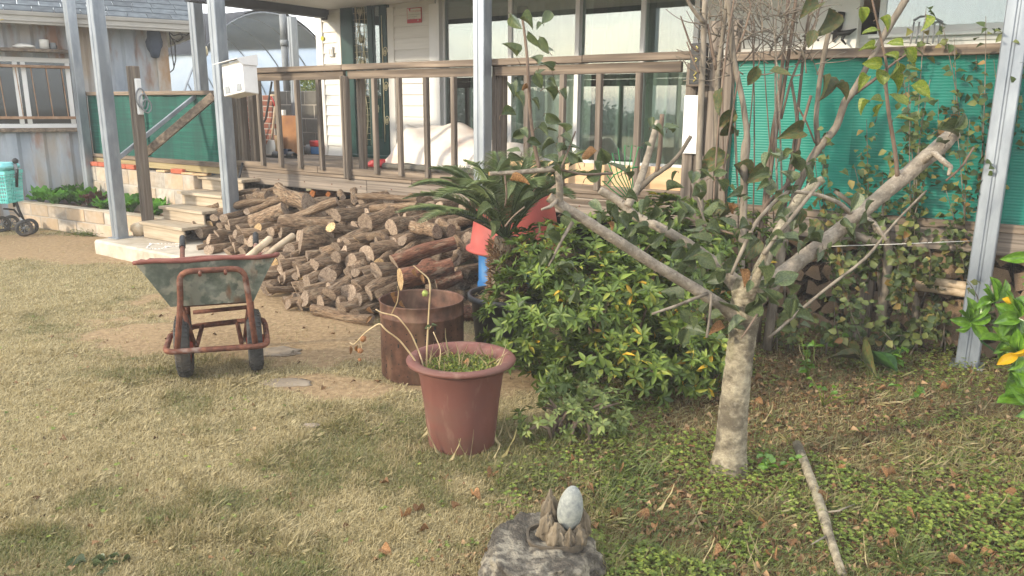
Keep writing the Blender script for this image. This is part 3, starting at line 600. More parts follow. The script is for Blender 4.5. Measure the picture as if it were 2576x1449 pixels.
shelf = cbx('shelf', 0, WR+.06, .0, .22, WT+.06, WT+.10, M['wood_x'])
def jar(label, px, r, h, mt, nm, cat='can', lid=None):
    c_ = CP(px, 120, .12); p = cfr(np.array([[c_[0], .12, WT+.10]]))[0]; m = MB(); m.lathe([(.001, 0), (r, 0), (r, h*.95), (r*.9, h), (.001, h)], p, 16); o = m.build(nm, mt, label=label, cat=cat)
    return o
jar('white paint tin on the shelf over the container window', 112, .055, .12, M['white'], 'paint_tin'); jar('small blue-labelled jar on the shelf over the container window', 134, .035, .085, M['grey_plastic'], 'glass_jar', 'jar')
c_ = CP(60, 120, .12); v_, f_ = rock(.1, (1.4, .7, .35), 8, .3); MB().add(v_+cfr(np.array([[c_[0], .12, WT+.125]])), f_, smooth=True).build('plastic_bag', M['white'], label='crumpled pale plastic bag on the shelf over the container window', cat='bag')
c_ = CP(124, 110, .12); v_, f_ = rock(.07, (1.3, .8, .6), 18, .4); MB().add(v_+cfr(np.array([[c_[0], .05, WT+.14]])), f_, smooth=True).build('work_glove', M['black'], label='dark crumpled work glove behind the jars on the container shelf', cat='glove')
# roof: eave board, boxed gutter lines and rows of shingles
ez = 2.52; sh = mat('slate grey shingle', ['#3a4147', '#4c545a', '#5d656a'], (8, 8, 8), rough=.9, bump=.5, bscale=50, rndobj=.16)
eR = CP(505, 70, .35)[0]; soffit = mat('grey eave', ['#8d8a83', '#a39f96'], (4, 4, 12), rough=.7, bump=.1)
roof = cbx('eave_board', -.2, eR, .30, .36, ez, ez+.15, soffit); cbx('gutter_lip', -.2, eR+.01, .361, .375, ez+.10, ez+.15, soffit, roof); cbx('gutter_lip', -.2, eR+.01, .361, .372, ez+.03, ez+.05, soffit, roof)
cbx('soffit', -.2, eR, -2.6, .30, ez+.04, ez+.06, soffit, roof); cbx('verge_board', eR-.03, eR+.02, -2.6, .30, ez-.02, ez+.14, soffit, roof)
shm = {}
for row in range(15):
    y = .34-row*.2; z = ez+.155+row*.085; x = -.2+(row % 2)*.15
    while x < eR:
        wd = min(random.choice((.3, .3, .24)), eR-x)
        v_, f_ = cbox(x+.003, x+wd-.003, -.24, .01, -.004, .012, .002); y_ = v_[:, 1].copy(); v_[:, 1] = y+y_; v_[:, 2] += z-y_*.38; MB().add(cfr(v_), f_).build('shingle', sh, roof); x += wd
    if z > 3.6: break
# cables, hose and a hanging bag on the container wall
cab = MB()
def cabl(pts, d=.1, r=.008):
    p = np.array([cfr(CP(x, y, d)[None])[0] for x, y in pts]); t = np.linspace(0, len(p)-1, len(p)*5); return np.stack([np.interp(t, np.arange(len(p)), p[:, i]) for i in range(3)], 1)
for pts in ([(425, 80), (436, 90), (455, 85), (470, 88), (478, 82)], [(425, 85), (440, 110), (442, 150), (436, 175), (428, 182)], [(426, 78), (432, 130), (438, 170)], [(430, 95), (448, 105), (460, 95), (452, 80)]): cab.tube(cabl(pts), .008, 5)
cab.build('cable_bundle', M['black'], label='loops of black cable hanging at the corner of the container shed', cat='cable')
c_ = CP(388, 105, .08); v_, f_ = rock(.13, (.8, .5, 1.6), 31, .25); MB().add(v_+cfr(c_[None]), f_, smooth=True).build('hanging_bag', mat('dark blue bag', ['#2b3442', '#3b4655'], (9, 9, 9), bump=.3), label='dark bag hanging under the eave of the container shed', cat='bag')
wm = MB(); wm.tube(np.array([[*(np.array([-9.5, 9.6])), 2.05], [-6.2, 9.9, 2.55]]), .006, 5); wm.build('yellow_cord', mat('yellow cord', ['#8d7a3a', '#a8934a'], (9, 9, 9), bump=0), label='thin yellow cord stretched below the container eave', cat='cord')
tin = MB(); q0 = CP(215, 430, .06); q1 = CP(290, 520, .06); zs = np.linspace(q1[2]-.1, q0[2], 40); yy = .06+.015*np.sin(np.linspace(0, 12*pi, 40)); nz = 40
tin.add(cfr(np.array([(q0[0]+.05, y, z) for y, z in zip(yy, zs)]+[(q1[0]+.1, y, z) for y, z in zip(yy, zs)])), [(i, nz+i, nz+i+1, i+1) for i in range(nz-1)], smooth=True)
tin.build('tin_sheet', mat('bare tin', ['#9b9a96', '#b9b7b2'], (12, 12, 12), rough=.4, metal=.6, bump=.1), label='small scrap of bare corrugated tin against the container foot', cat='metal sheet')
# power strip and coiled cable on the newel post
ps = thing('power_strip', 'white power strip hung on the newel post with coiled grey cables', 'power strip', W(wp[0]+.09, wp[1]-.02, 1.4)); q = wp
MB().box(q[0]+.052, q[0]+.085, q[1]-.03, q[1]+.03, 1.45, 1.82, .006).build('strip', M['frame_white'], ps)
for k in range(3):
    t = np.linspace(0, 2*pi, 24); MB().tube([W(q[0]+.10+.015*k, q[1]+.05*cos(a)+.02*k, 1.62+.1*sin(a)*(1-.15*k)-.04*k) for a in t], .008, 5).build('cable', M['grey_plastic'], ps)

# ================================================================== trolley at the left edge
tq = thing('shopping_trolley', 'black-framed walking trolley with a turquoise basket at the left edge', 'trolley', (-6.35, 9.25, 0))
M['teal'] = mat('turquoise basket plastic', ['#4ea7a3', '#66bfb8', '#79ccc4'], (6, 6, 6), rough=.45, bump=.03)
TQ = 9.25
def tp(x, y, Y=TQ): return AT(x, y, Y)
bz0 = tp(5, 508)[2]; bz1 = tp(5, 430)[2]; bx1 = tp(44, 470)[0]; bx0 = bx1-.5; by0, by1 = TQ-.2, TQ+.14
def slats(n, fn):
    for i in range(n): fn(i)
for k, z in enumerate(np.linspace(bz0+.02, bz1-.01, 9)):
    ins = .03*(1-k/8); m = MB(); loop = [(bx0+ins, by0+ins, z), (bx1-ins, by0+ins, z), (bx1-ins, by1-ins, z), (bx0+ins, by1-ins, z)]
    for a, b_ in zip(loop, loop[1:]+loop[:1]): m.bar(a, b_, .006, .012 if k < 8 else .04, .001)
    m.build('basket_band', M['teal'], tq)
m = MB()
for x in np.linspace(bx0+.02, bx1-.02, 17): m.bar((x, by0+.005, bz1), (x, by0+.03, bz0), .01, .006, .001)
for y in np.linspace(by0+.02, by1-.02, 12): m.bar((bx1-.005, y, bz1), (bx1-.03, y, bz0), .006, .01, .001)
props(m.build('basket_slats', M['teal'], tq), kind='stuff'); MB().box(bx0+.03, bx1-.03, by0+.03, by1-.03, bz0, bz0+.012, fr='w').build('basket_floor', M['teal'], tq)
MB().box(bx0+.02, bx1-.0, by0-.01, by1, bz1+.01, bz1+.10, .04, fr='w').build('seat_cover', mat('pale turquoise cloth', ['#7cc9cc', '#93d6d6'], (5, 5, 5), bump=.2), tq)
fx1 = bx1+.03
MB().tube([tp(35, 492), tp(48, 530), tp(60, 555)], .016, 8).build('front_leg', M['black'], tq); MB().tube([tp(0, 418), tp(20, 420), tp(28, 440), tp(30, 470), tp(36, 520)], .014, 8).build('frame_tube', M['black'], tq)
MB().tube([tp(22, 455), tp(38, 446), tp(41, 430), tp(37, 412)], .022, 8).build('handle_arm', M['grey_plastic'], tq); v_, f_ = rock(.035, (1, 1, .9), 3, .2); MB().add(v_+tp(38, 405), f_, smooth=True).build('handle_knob', M['black'], tq)
MB().tube([tp(42, 425), tp(41, 470)], .02, 6).build('brake_tube', M['black'], tq); MB().tube([tp(10, 525, TQ+.1), tp(35, 528), tp(50, 545)], .012, 6).build('cross_tube', M['black'], tq); MB().tube([tp(52, 548), tp(60, 556), tp(64, 566)], .02, 8).build('fork', M['grey_plastic'], tq)
def wheel(parent, c0, r, wd, ax, hubm, nm='wheel', tread=0):
    ax = np.asarray(ax, float)/np.linalg.norm(ax); Mx = frame(ax, (0, 0, 1), c0); m = MB(); t = np.linspace(-pi/2, pi/2, 7)
    prof = [(r*.62, -wd/2)]+[(r-wd*.42*(1-cos(a)), wd/2*sin(a)*1.0) for a in t]+[(r*.62, wd/2), (r*.62, -wd/2)]
    m.lathe(prof, n=36); o = inst(nm, m.mesh('tyre', M['rubber']), Mx, parent)
    h = MB(); h.lathe([(.001, -wd*.3), (r*.15, -wd*.35), (r*.17, wd*.35), (.001, wd*.35)], n=12)
    for a in np.arange(8)*pi/4: h.tube([(cos(a)*r*.1, sin(a)*r*.1, 0), (cos(a)*r*.63, sin(a)*r*.63, 0)], r*.05, 5)
    return o, h, Mx
for k, (x, y, Y) in enumerate(((60, 568, TQ-.03), (74, 565, TQ+.1), (26, 548, TQ+.38), (3, 552, TQ+.28))):
    c_ = tp(x, y, Y); c_[2] = .1; o, h, Mx = wheel(tq, c_, .10, .045, (.75, -.66, 0), M['grey_plastic']); inst('hub', h.mesh('hub', M['grey_plastic']), Mx, tq)
# ================================================================== greenhouse tunnel beyond
gh = thing('greenhouse_tunnel', 'plastic tunnel greenhouse with black shade cloth over its top, beyond the shed', 'greenhouse', (-8, 19, 0))
ga = np.array([.90, -.43]); ga /= np.linalg.norm(ga); gn = np.array([ga[1], -ga[0]]); gR = 2.95; gE = AT(690, 150, 18.2)[:2]  # axis direction, right end
def gpt(s, a, r=gR): return np.array([*(gE-ga*s+np.array([-ga[1], ga[0]])*cos(a)*r), sin(a)*r*1.12+.25])
M['poly'] = mat('milky greenhouse film', ['#b4c6d8', '#cbd8e4', '#dde6ee'], (.8, .8, .8), rough=.2, bump=.1, trans=.6, spec=.6, rndobj=0)
M['cloth'] = mat('black shade cloth', ['#20242b', '#2f343c'], (30, 30, 30), rough=.9, bump=.2)
m = MB(); A = np.linspace(0, pi, 40); S = np.linspace(0, 26, 27)
m.add([gpt(s, a) for s in S for a in A], [(i*40+j, i*40+j+1, (i+1)*40+j+1, (i+1)*40+j) for i in range(26) for j in range(39)], smooth=True); m.build('film', M['poly'], gh)
m = MB(); A2 = np.linspace(pi*.30, pi*.76, 22); m.add([gpt(s, a, gR+.05+.02*sin(s*3+a*5)) for s in S-.06 for a in A2], [(i*22+j, i*22+j+1, (i+1)*22+j+1, (i+1)*22+j) for i in range(26) for j in range(21)], smooth=True); m.build('shade_cloth', M['cloth'], gh)
for s in np.arange(0, 16, .9): MB().tube([gpt(s, a, gR+.012) for a in A], .022, 6).build('hoop', M['steel'], gh)
# ================================================================== behind the deck: walls, pipe, post
bwall = block_wall('brick_wall', 'low red brick wall at the back of the deck, left of the house', 'wall', w2(-10.6, 1.42), w2(fx(699, 300, 1.42), 1.42), .80, 12, .215, .0745, .11, None, M['brick'], .003, nm='brick', gap=.009)
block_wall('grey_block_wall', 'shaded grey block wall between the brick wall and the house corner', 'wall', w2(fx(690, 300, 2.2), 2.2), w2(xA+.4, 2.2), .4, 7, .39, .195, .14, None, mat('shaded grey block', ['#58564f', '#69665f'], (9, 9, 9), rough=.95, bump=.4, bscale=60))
hbox('far_plinth', -10.6, -7.75, .02, 1.36, .3, FL-.04, M['wood_x'], deck)
for k in range(8): hbox('floor_board', -10.4, -7.725, .16+k*.15, .16+k*.15+.142, FL-.035, FL-.004, M['wood_x'], deck)
t = thing('back_post', 'blue-grey steel post behind the deck beside a drain pipe', 'post', W(fx(742, 200, 1.75), 1.75, .6)); x = fx(742, 200, 1.75)
hbox('column', x-.05, x-.003, 1.7, 1.8, .6, 2.72, M['steel'], t); hbox('column', x+.003, x+.05, 1.7, 1.8, .6, 2.72, M['steel'], t)
pm_ = MB(); x = fx(720, 200, 1.68); pm_.tube([W(x, 1.68, 1.75), W(x, 1.68, 2.35)], .045, 14); pm_.tube([W(x, 1.68, 2.34), W(x, 1.68, 2.42)], .055, 14); pm_.tube([W(x, 1.68, 2.42), W(x, 1.68, 2.75)], .045, 14)
pm_.build('drain_pipe', M['grey_plastic'], label='grey plastic drain pipe beside the back steel post', cat='pipe')
# shovel
M['woodhandle'] = mat('pale tool handle', ['#8b7860', '#a8957b', '#bba98f'], (18, 18, 18), rough=.6, bump=.1)
M['shovel'] = mat('worn steel blade', ['#8f8a82', '#a8a39b'], (9, 9, 9), rough=.45, metal=.5, bump=.1)
sv = thing('shovel', 'shovel with red D-grip and wooden shaft leaning on the brick wall', 'shovel', W(*FP(683, 390, 1.2)))
a = W(*FP(692, 268, 1.30)); b_ = W(*FP(684, 352, 1.22)); c_ = W(*FP(680, 390, 1.16))
MB().tube([a, (a+b_)/2, b_], .016, 8).build('shaft', M['woodhandle'], sv)
g = [W(*FP(x, y, 1.31)) for x, y in ((692, 270), (689, 257), (681, 240), (700, 240), (696, 257))]
MB().tube([g[0], g[1], g[2]], .010, 6).tube([g[0], g[4], g[3]], .010, 6).build('yoke', M['red'], sv); MB().tube([g[2], g[3]], .014, 8).build('grip', M['woodhandle'], sv)
bl = []
for i, tt in enumerate(np.linspace(0, 1, 6)):
    ctr = b_*(1-tt)+c_*tt+np.array([0, 0, .0]); wd = .10*(.55+.45*min(1, tt*3))*(1 if tt < .8 else 1-.35*(tt-.8)/.2)
    for s in np.linspace(-1, 1, 5): bl.append(ctr+EX*s*wd+EY*(.02*s*s-.03))
MB().add(bl, [(i*5+j, i*5+j+1, (i+1)*5+j+1, (i+1)*5+j) for i in range(5) for j in range(4)], smooth=True).build('blade', M['shovel'], sv)
MB().tube([W(*FP(684, 205, 1.33)), W(*FP(668, 300, 1.3)), W(*FP(640, 345, 1.25)), W(*FP(632, 360, 1.2))], .014, 6).build('black_pole', M['black'], label='thin black pole leaning on the brick wall behind the shovel', cat='pole')
y_ = 1.33; x0, x1 = fx(716, 350, y_), fx(757, 350, y_)
MB().add(tf(cbox(x0, x1, 0, .015, 0, .50, .002)[0]*[1, 1, 1]+np.array([0, 1.26, FL]), 'h'), cbox(x0, x1, 0, .015, 0, .5, .002)[1]).build('plywood_board', mat('brown plywood', ['#7a5236', '#93663f', '#a27650'], (3, 3, 3), bump=.1), label='square brown plywood board leaning at the back of the deck', cat='board')
hbox('white_block', x0-.04, x0+.1, 1.255, 1.30, FL+.5, FL+.57, M['white'], label='small white block resting on the top edge of the plywood board', cat='block')
def slipper(label, p, ang, mt, L=.26):
    t = thing('slipper', label, 'slipper', p); R = np.array([[cos(ang), -sin(ang), 0], [sin(ang), cos(ang), 0], [0, 0, 1]])
    u = np.linspace(0, 2*pi, 20, endpoint=False); o = np.stack([L/2*np.cos(u), (.042+.012*np.cos(u))*np.sin(u), 0*u], 1); m = MB()
    v_ = np.concatenate([o, o+[0, 0, .025]]); m.add(v_@R.T+p, [tuple(range(19, -1, -1)), tuple(range(20, 40))]+[(i, (i+1) % 20, 20+(i+1) % 20, 20+i) for i in range(20)]); m.build('sole', mt, t)
    V = []
    for a_ in np.linspace(0, pi, 9):
        for x in (.0, .035, .075, .105): V.append((x, cos(a_)*(.052-.1*max(0, x-.06)), .02+sin(a_)*(.06-.25*max(0, x-.05))))
    m = MB(); m.add(np.array(V)@R.T+p, [(i*4+j, i*4+j+1, (i+1)*4+j+1, (i+1)*4+j) for i in range(8) for j in range(3)], smooth=True); m.build('strap', mt, t)
M['slipgrey'] = mat('grey foam', ['#57534b', '#6d695f'], (10, 10, 10), rough=.8, bump=.1)
slipper('grey foam slipper beside the house corner, left of its pair', W(*LOC(G(838, 386, FL)))+[0, 0, 0], -.5, M['slipgrey']); slipper('grey foam slipper beside the house corner, right of its pair', W(*LOC(G(856, 387, FL))), -.55, M['slipgrey'])
slipper('black slipper in front of the plywood board, left of its pair', W(-7.55, .72, FL), -.4, M['black'], .27); slipper('black slipper in front of the plywood board, right of its pair', W(-7.36, .80, FL), -.7, M['black'], .27)
q = G(799, 388, FL); lq = LOC(q); bxo = thing('storage_box', 'small blue plastic box with a red lid beside the house corner', 'box', W(lq[0], lq[1], FL)); MB().box(lq[0]-.08, lq[0]+.09, lq[1]-.05, lq[1]+.06, FL, FL+.1, .008).build('body', M['blue'], bxo); MB().box(lq[0]-.09, lq[0]+.1, lq[1]-.06, lq[1]+.07, FL+.1, FL+.18, .012).build('lid', M['red'], bxo)
MB().lathe([(.03, 0), (.045, .13), (.041, .13), (.028, .005), (.001, .005)], W(lq[0]+.16, lq[1]-.06, FL), 18).build('plastic_cup', M['red'], label='red plastic cup right of the red-lidded box', cat='cup')
MB().lathe([(.03, 0), (.05, .02), (.05, .09), (.03, .12), (.001, .12)], W(lq[0]-.17, lq[1]+.0, FL), 14).build('tin_bowl', M['grey_plastic'], label='grey-green tin left of the red-lidded box', cat='tin')
q = LOC(G(638, 388, FL)); MB().lathe([(.001, 0), (.035, 0), (.035, .17), (.014, .22), (.014, .26), (.001, .26)], W(q[0], q[1]+.1, FL), 14).build('bottle', mat('dark bottle', ['#1d2418', '#3a2d20'], (6, 6, 6), rough=.2, bump=0), label='dark bottle beside the railing end post on the deck', cat='bottle')
MB().lathe([(.001, 0), (.04, 0), (.042, .30), (.02, .34), (.02, .4), (.001, .4)], W(q[0]-.06, q[1]+.2, FL), 14).build('spray_can', M['grey_plastic'], label='tall grey-green container behind the dark bottle on the deck', cat='container')
v_, f_ = cbox(-.09, .09, -.01, .01, 0, .26, .05); MB().add(v_+0, f_) if 0 else None
hbox('small_board', q[0]+.15, q[0]+.32, 1.2, 1.215, FL, FL+.24, M['kraft'], c=.005, label='small rounded board standing against the brick wall near the bottle', cat='board')
hbox('dark_crate', lq[0]-.42, lq[0]-.2, 1.2, 1.35, FL, FL+.07, mat('navy plastic', ['#1a2438', '#25324a'], (6, 6, 6), rough=.5, bump=.03), label='low navy tray on the deck below the plywood board', cat='tray')
# ================================================================== mailbox
mc = FP(606, 196, -.78); mb_ = thing('mailbox', 'white metal mailbox with a sloping hood beside the railing end', 'mailbox', W(mc[0], -.78, mc[2]-.16))
Rm = Matrix.Translation(W(mc[0]-.01, -.78, mc[2]-.16)) @ Matrix.Rotation(-PHI+.05, 4, 'Z') @ Matrix.Rotation(radians(-8), 4, 'Y') @ Matrix.Rotation(radians(-6), 4, 'X')
def mbx(nm, v_, f_, mt, par=mb_):
    m = MB(); m.add(np.array([(Rm @ Vector(p))[:] for p in v_]), f_); return m.build(nm, mt, par)
M['mailwhite'] = mat('white powder coat', ['#d9d8d4', '#e6e5e1'], (6, 6, 6), rough=.4, bump=.02, rndobj=.01)
v_, f_ = cbox(-.15, .15, -.085, .085, 0, .30, .006); bodyb = mbx('body', v_, f_, M['mailwhite'])
hood = [(-.19, -.15, .295), (.16, -.15, .295), (.16, .09, .365), (-.19, .09, .365), (-.19, -.15, .30), (.16, -.15, .30), (.16, .09, .372), (-.19, .09, .372)]
mbx('hood', hood, [(0, 3, 2, 1), (4, 5, 6, 7), (0, 1, 5, 4), (1, 2, 6, 5), (2, 3, 7, 6), (3, 0, 4, 7)], M['mailwhite'])
sidep = [(.157, -.15, .295), (.157, -.10, .25), (.157, .09, .265), (.157, .09, .365)]
mbx('hood_side', sidep+[(.161, y, z) for _, y, z in sidep], [(0, 1, 2, 3), (7, 6, 5, 4), (0, 4, 5, 1), (1, 5, 6, 2)], M['mailwhite'])
for s in (-1, 1):
    w_ = [(s*.115, -.088, .02), (s*.045, -.088, .02), (s*.06, -.088, .085), (s*.115, -.088, .085)]; mbx('window', w_+[(x, -.092, z) for x, _, z in w_], [(4, 5, 6, 7), (0, 1, 5, 4), (1, 2, 6, 5), (2, 3, 7, 6), (3, 0, 4, 7)], mat('grey acrylic', ['#7e8285', '#95999b'], (4, 4, 4), rough=.3, bump=0))
gl = MB()
for (x, z, w_, h_) in ((-.005, .072, .012, .006), (.012, .062, .018, .006), (.0, .052, .01, .008), (.016, .05, .012, .004), (-.03, .15, .012, .003), (-.015, .152, .004, .012), (-.06, .115, .008, .004), (-.035, .112, .003, .012)):
    gl.add(np.array([(Rm @ Vector(p))[:] for p in ((x, -.0895, z), (x+w_, -.0895, z), (x+w_, -.0895, z+h_), (x, -.0895, z+h_))]), [(0, 1, 2, 3)])
gl.build('worn_print', mat('worn print', ['#3a2a28', '#7d2b26'], (60, 60, 60), bump=0), bodyb)
# ================================================================== notice, switch, lamp, post boards
s0 = FP(1024, 28, WY-.028); s1 = FP(1061, 54, WY-.028); sx0, sx1, sz0, sz1 = s0[0], s1[0], s1[2]-.01, s0[2]+.03
M['signred'] = mat('notice red', ['#b0343a', '#bf4046'], (5, 5, 5), rough=.5, bump=0, rndobj=0); M['signpaper'] = mat('notice paper', ['#c9c4b6', '#d3cec2'], (5, 5, 5), rough=.5, bump=0, rndobj=0)
sg = thing('wall_notice', 'small white notice with red border and red foot on the siding right of the door', 'notice', W((sx0+sx1)/2, WY-.03, sz0))
hbox('plate', sx0, sx1, WY-.032, WY-.026, sz0, sz1, M['signred'], sg, c=.001); hbox('paper', sx0+.008, sx1-.008, WY-.0335, WY-.0322, sz0+.042, sz1-.008, M['signpaper'], sg, c=.0002)
tick = MB(); cx_ = sx0+.045; tick.add(tf(np.array([(cx_-.016, WY-.0338, sz1-.008), (cx_+.016, WY-.0338, sz1-.008), (cx_+.008, WY-.0338, sz1-.036), (cx_-.006, WY-.0338, sz1-.036)]), 'h'), [(0, 1, 2, 3)]); tick.build('tab_mark', M['signred'], sg)
def text(body, x, z, size, mt, par):
    c_ = bpy.data.curves.new('txt', 'FONT'); c_.body = body; c_.size = size; o = bpy.data.objects.new('lettering', c_); COL.objects.link(o)
    dg = bpy.context.evaluated_depsgraph_get(); me = bpy.data.meshes.new_from_object(o.evaluated_get(dg)); bpy.data.objects.remove(o); me.materials.append(mt)
    return inst('lettering', me, Matrix.Translation(W(x, WY-.0345, z)) @ Matrix.Rotation(-PHI, 4, 'Z') @ Matrix.Rotation(pi/2, 4, 'X'), par)
M['ink'] = mat('print ink', ['#3a3838', '#4a4747'], (5, 5, 5), bump=0, rndobj=0); M['inkred'] = mat('red ink', ['#c0565a', '#c96468'], (5, 5, 5), bump=0, rndobj=0)
text('CCTV 설치안내', sx0+.058, sz1-.046, .024, M['inkred'], sg)
for k, (a_, b2) in enumerate((('설치목적', '범죄예방 및 시설안전, 화재예방'), ('촬영범위', '주택 및 시설물 전역'), ('촬영시간', '24시간 연속'), ('책임자', ''))):
    text(a_, sx0+.02, sz1-.078-.023*k, .011, M['ink'], sg)
    if b2: text(b2, sx0+.068, sz1-.078-.023*k, .011, M['ink'], sg)
um = MB(); ux = sx1-.052; a_ = np.linspace(0, pi, 9); um.add(tf(np.array([(ux+.012*cos(q_), WY-.0335, sz0+.022+.011*sin(q_)) for q_ in a_]), 'h'), [tuple(range(9))]); um.add(tf(np.array([(ux-.0015, WY-.0335, sz0+.008), (ux+.0015, WY-.0335, sz0+.008), (ux+.0015, WY-.0335, sz0+.023), (ux-.0015, WY-.0335, sz0+.023)]), 'h'), [(0, 1, 2, 3)]); um.build('umbrella_mark', M['signpaper'], sg)
sw = FP(832, 130, WY-.03); swt = thing('switch_plate', 'white double switch plate on the siding left of the door', 'switch', W(sw[0], WY-.03, sw[2]-.06)); hbox('plate', sw[0]-.045, sw[0]+.045, WY-.045, WY-.024, sw[2]-.06, sw[2]+.06, M['frame_white'], swt)
for q_ in (-.018, .018): hbox('rocker', sw[0]+q_-.012, sw[0]+q_+.012, WY-.052, WY-.045, sw[2]-.035, sw[2]+.035, M['white'], swt)
st = FP(808, 97, WY-.035); MB().tube([W(st[0]+.02, WY-.036, st[2]), W(st[0]+.02, WY-.032, st[2])], .028, 16).build('round_sticker', mat('yellow sticker', ['#a8a53c', '#b8b548'], (9, 9, 9), bump=0), label='small round yellow sticker on the house corner trim', cat='sticker')
lp = thing('hanging_socket', 'pale lamp socket hanging on a black flex in front of the greenhouse', 'lamp', AT(517, 130, 9.6)); MB().tube([AT(516, 60, 9.6), AT(517, 118, 9.6)], .004, 5).build('flex', M['black'], lp)
MB().tube([AT(517, 116, 9.6), AT(517, 124, 9.6), AT(517, 132, 9.6), AT(517, 140, 9.6)], [.012, .025, .03, .028], 10).build('socket', M['cream'], lp); MB().tube([AT(517, 140, 9.6), AT(517, 152, 9.6)], [.016, .012], 8).build('bulb_base', M['grey_plastic'], lp); MB().tube([AT(513, 140, 9.6), AT(511, 180, 9.6)], .003, 4).build('pull_cord', M['black'], lp)
wb = FP(1745, 290, -.075); hbox('white_board', wb[0]-.075, wb[0]+.075, -.085, -.072, 1.23, 1.645, M['frame_white'], label='narrow blank white board fixed to the end post of the railing', cat='board')
nb = thing('house_name_plate', 'small dark wall box with faded yellow lettering on the railing end post', 'box', W(wb[0]+.02, -.1, 1.72)); hbox('case', wb[0]-.035, wb[0]+.085, -.115, -.075, 1.72, 2.0, M['black'], nb); hbox('sill', wb[0]-.05, wb[0]+.1, -.135, -.07, 1.705, 1.72, M['wood_x'], nb)
ym = MB()
for z in (1.95, 1.87, 1.78, 1.74): ym.tube([W(wb[0]-.0, -.118, z), W(wb[0]+.02, -.118, z+.02), W(wb[0]+.005, -.118, z+.03)], .005, 4)
props(ym.build('lettering', mat('yellow ink', ['#b5a65a', '#c9bb74'], (9, 9, 9), bump=0), nb), kind='stuff')
# ================================================================== quilt heap on the deck
M['quilt'] = mat('white quilt', ['#cfc4b8', '#ded5ca', '#e6dfd6'], (3, 3, 3), rough=.9, bump=.25, bscale=22, rndobj=0, spots=[('#c9a48d', (1.8, 1.8, 3), .58, .74, .55)])
qn, qm = 64, 28; V = []; qx0, qx1 = FP(985, 400, .55)[0], FP(1335, 380, .55)[0]
for i in range(qn):
    u = i/(qn-1)
    for j in range(qm):
        t = j/(qm-1); hgt = .42*sst(0, .16, u)*sst(1.0, .86, u)*(.86+.24*sin(u*5.2+.6)+.05*sin(u*17)); prof = sin(pi*min(1, max(0, t)))**.55
        x = qx0+(qx1-qx0)*u+.03*sin(t*9+u*4); y = .30+.75*t+.02*sin(u*23); z = FL+.06+hgt*prof*(.9+.1*sin(t*6+u*9))+.018*(vnoise(u*16, t*7, 5)-.5)*2
        V.append((x, y, max(FL+.05, z)))
quilt = thing('quilt_heap', 'white quilt spread over a heap on the deck behind the balusters', 'quilt', W((qx0+qx1)/2, .65, FL))
MB().add(tf(np.array(V), 'h'), [(i*qm+j, (i+1)*qm+j, (i+1)*qm+j+1, i*qm+j+1) for i in range(qn-1) for j in range(qm-1)], smooth=True).build('cover', M['quilt'], quilt)
hbox('dark_mat', qx0+.12, qx1-.1, .26, 1.0, FL, FL+.06, M['slipgrey'], quilt, c=.02)
v_, f_ = rock(.1, (1.2, .7, .45), 12, .3); MB().add(v_+W(qx0+.03, .32, FL+.045), f_, smooth=True).build('red_cloth', M['red'], label='crumpled red cloth at the left end of the white quilt', cat='cloth')
v_, f_ = rock(.1, (1.3, .9, .25), 22, .2); MB().add(v_+W(qx0-.12, .42, FL+.022), f_, smooth=True).build('straw_hat', M['cream'], label='flat pale round hat left of the red cloth on the deck', cat='hat')
# ornaments on the far right of the wall
x_ = fx(2045, 60, WY-.1); hbox('wall_duct', x_, x_+.36, WY-.14, WY-.005, 1.3, 3.0, M['white'], label='white boxed duct on the house wall above the green sheets', cat='duct')
bd = thing('bird_ornament', 'black metal bird ornament fixed to the white duct', 'ornament', W(*FP(2128, 85, WY-.2)))
MB().tube([W(*FP(2090, 84, WY-.2)), W(*FP(2118, 84, WY-.2)), W(*FP(2135, 82, WY-.2)), W(*FP(2155, 72, WY-.2))], [.006, .022, .022, .005], 8).build('body', M['black'], bd); MB().tube([W(*FP(2125, 86, WY-.2)), W(*FP(2118, 100, WY-.2)), W(*FP(2128, 112, WY-.2))], [.016, .012, .006], 6).build('leg', M['black'], bd)
MB().tube([W(*FP(2118, 30, WY-.16)), W(*FP(2108, 70, WY-.16)), W(*FP(2095, 105, WY-.16))], [.03, .035, .008], 8).build('dark_strap', M['black'], label='dark hanging strap left of the bird ornament', cat='strap')
wf = thing('white_rack', 'white slatted plastic rack hanging on the wall at the upper right', 'rack', W(*FP(2330, 100, WY-.25)))
for k in range(6): MB().tube([W(*FP(2300+k*13, 55, WY-.25)), W(*FP(2290+k*14, 110, WY-.25))], .006, 6).build('slat', M['grey_plastic'], wf)
MB().tube([W(*FP(2298, 52, WY-.25)), W(*FP(2315, 42, WY-.25)), W(*FP(2340, 40, WY-.25)), W(*FP(2372, 56, WY-.25))], .009, 6).build('hook_bar', M['grey_plastic'], wf)
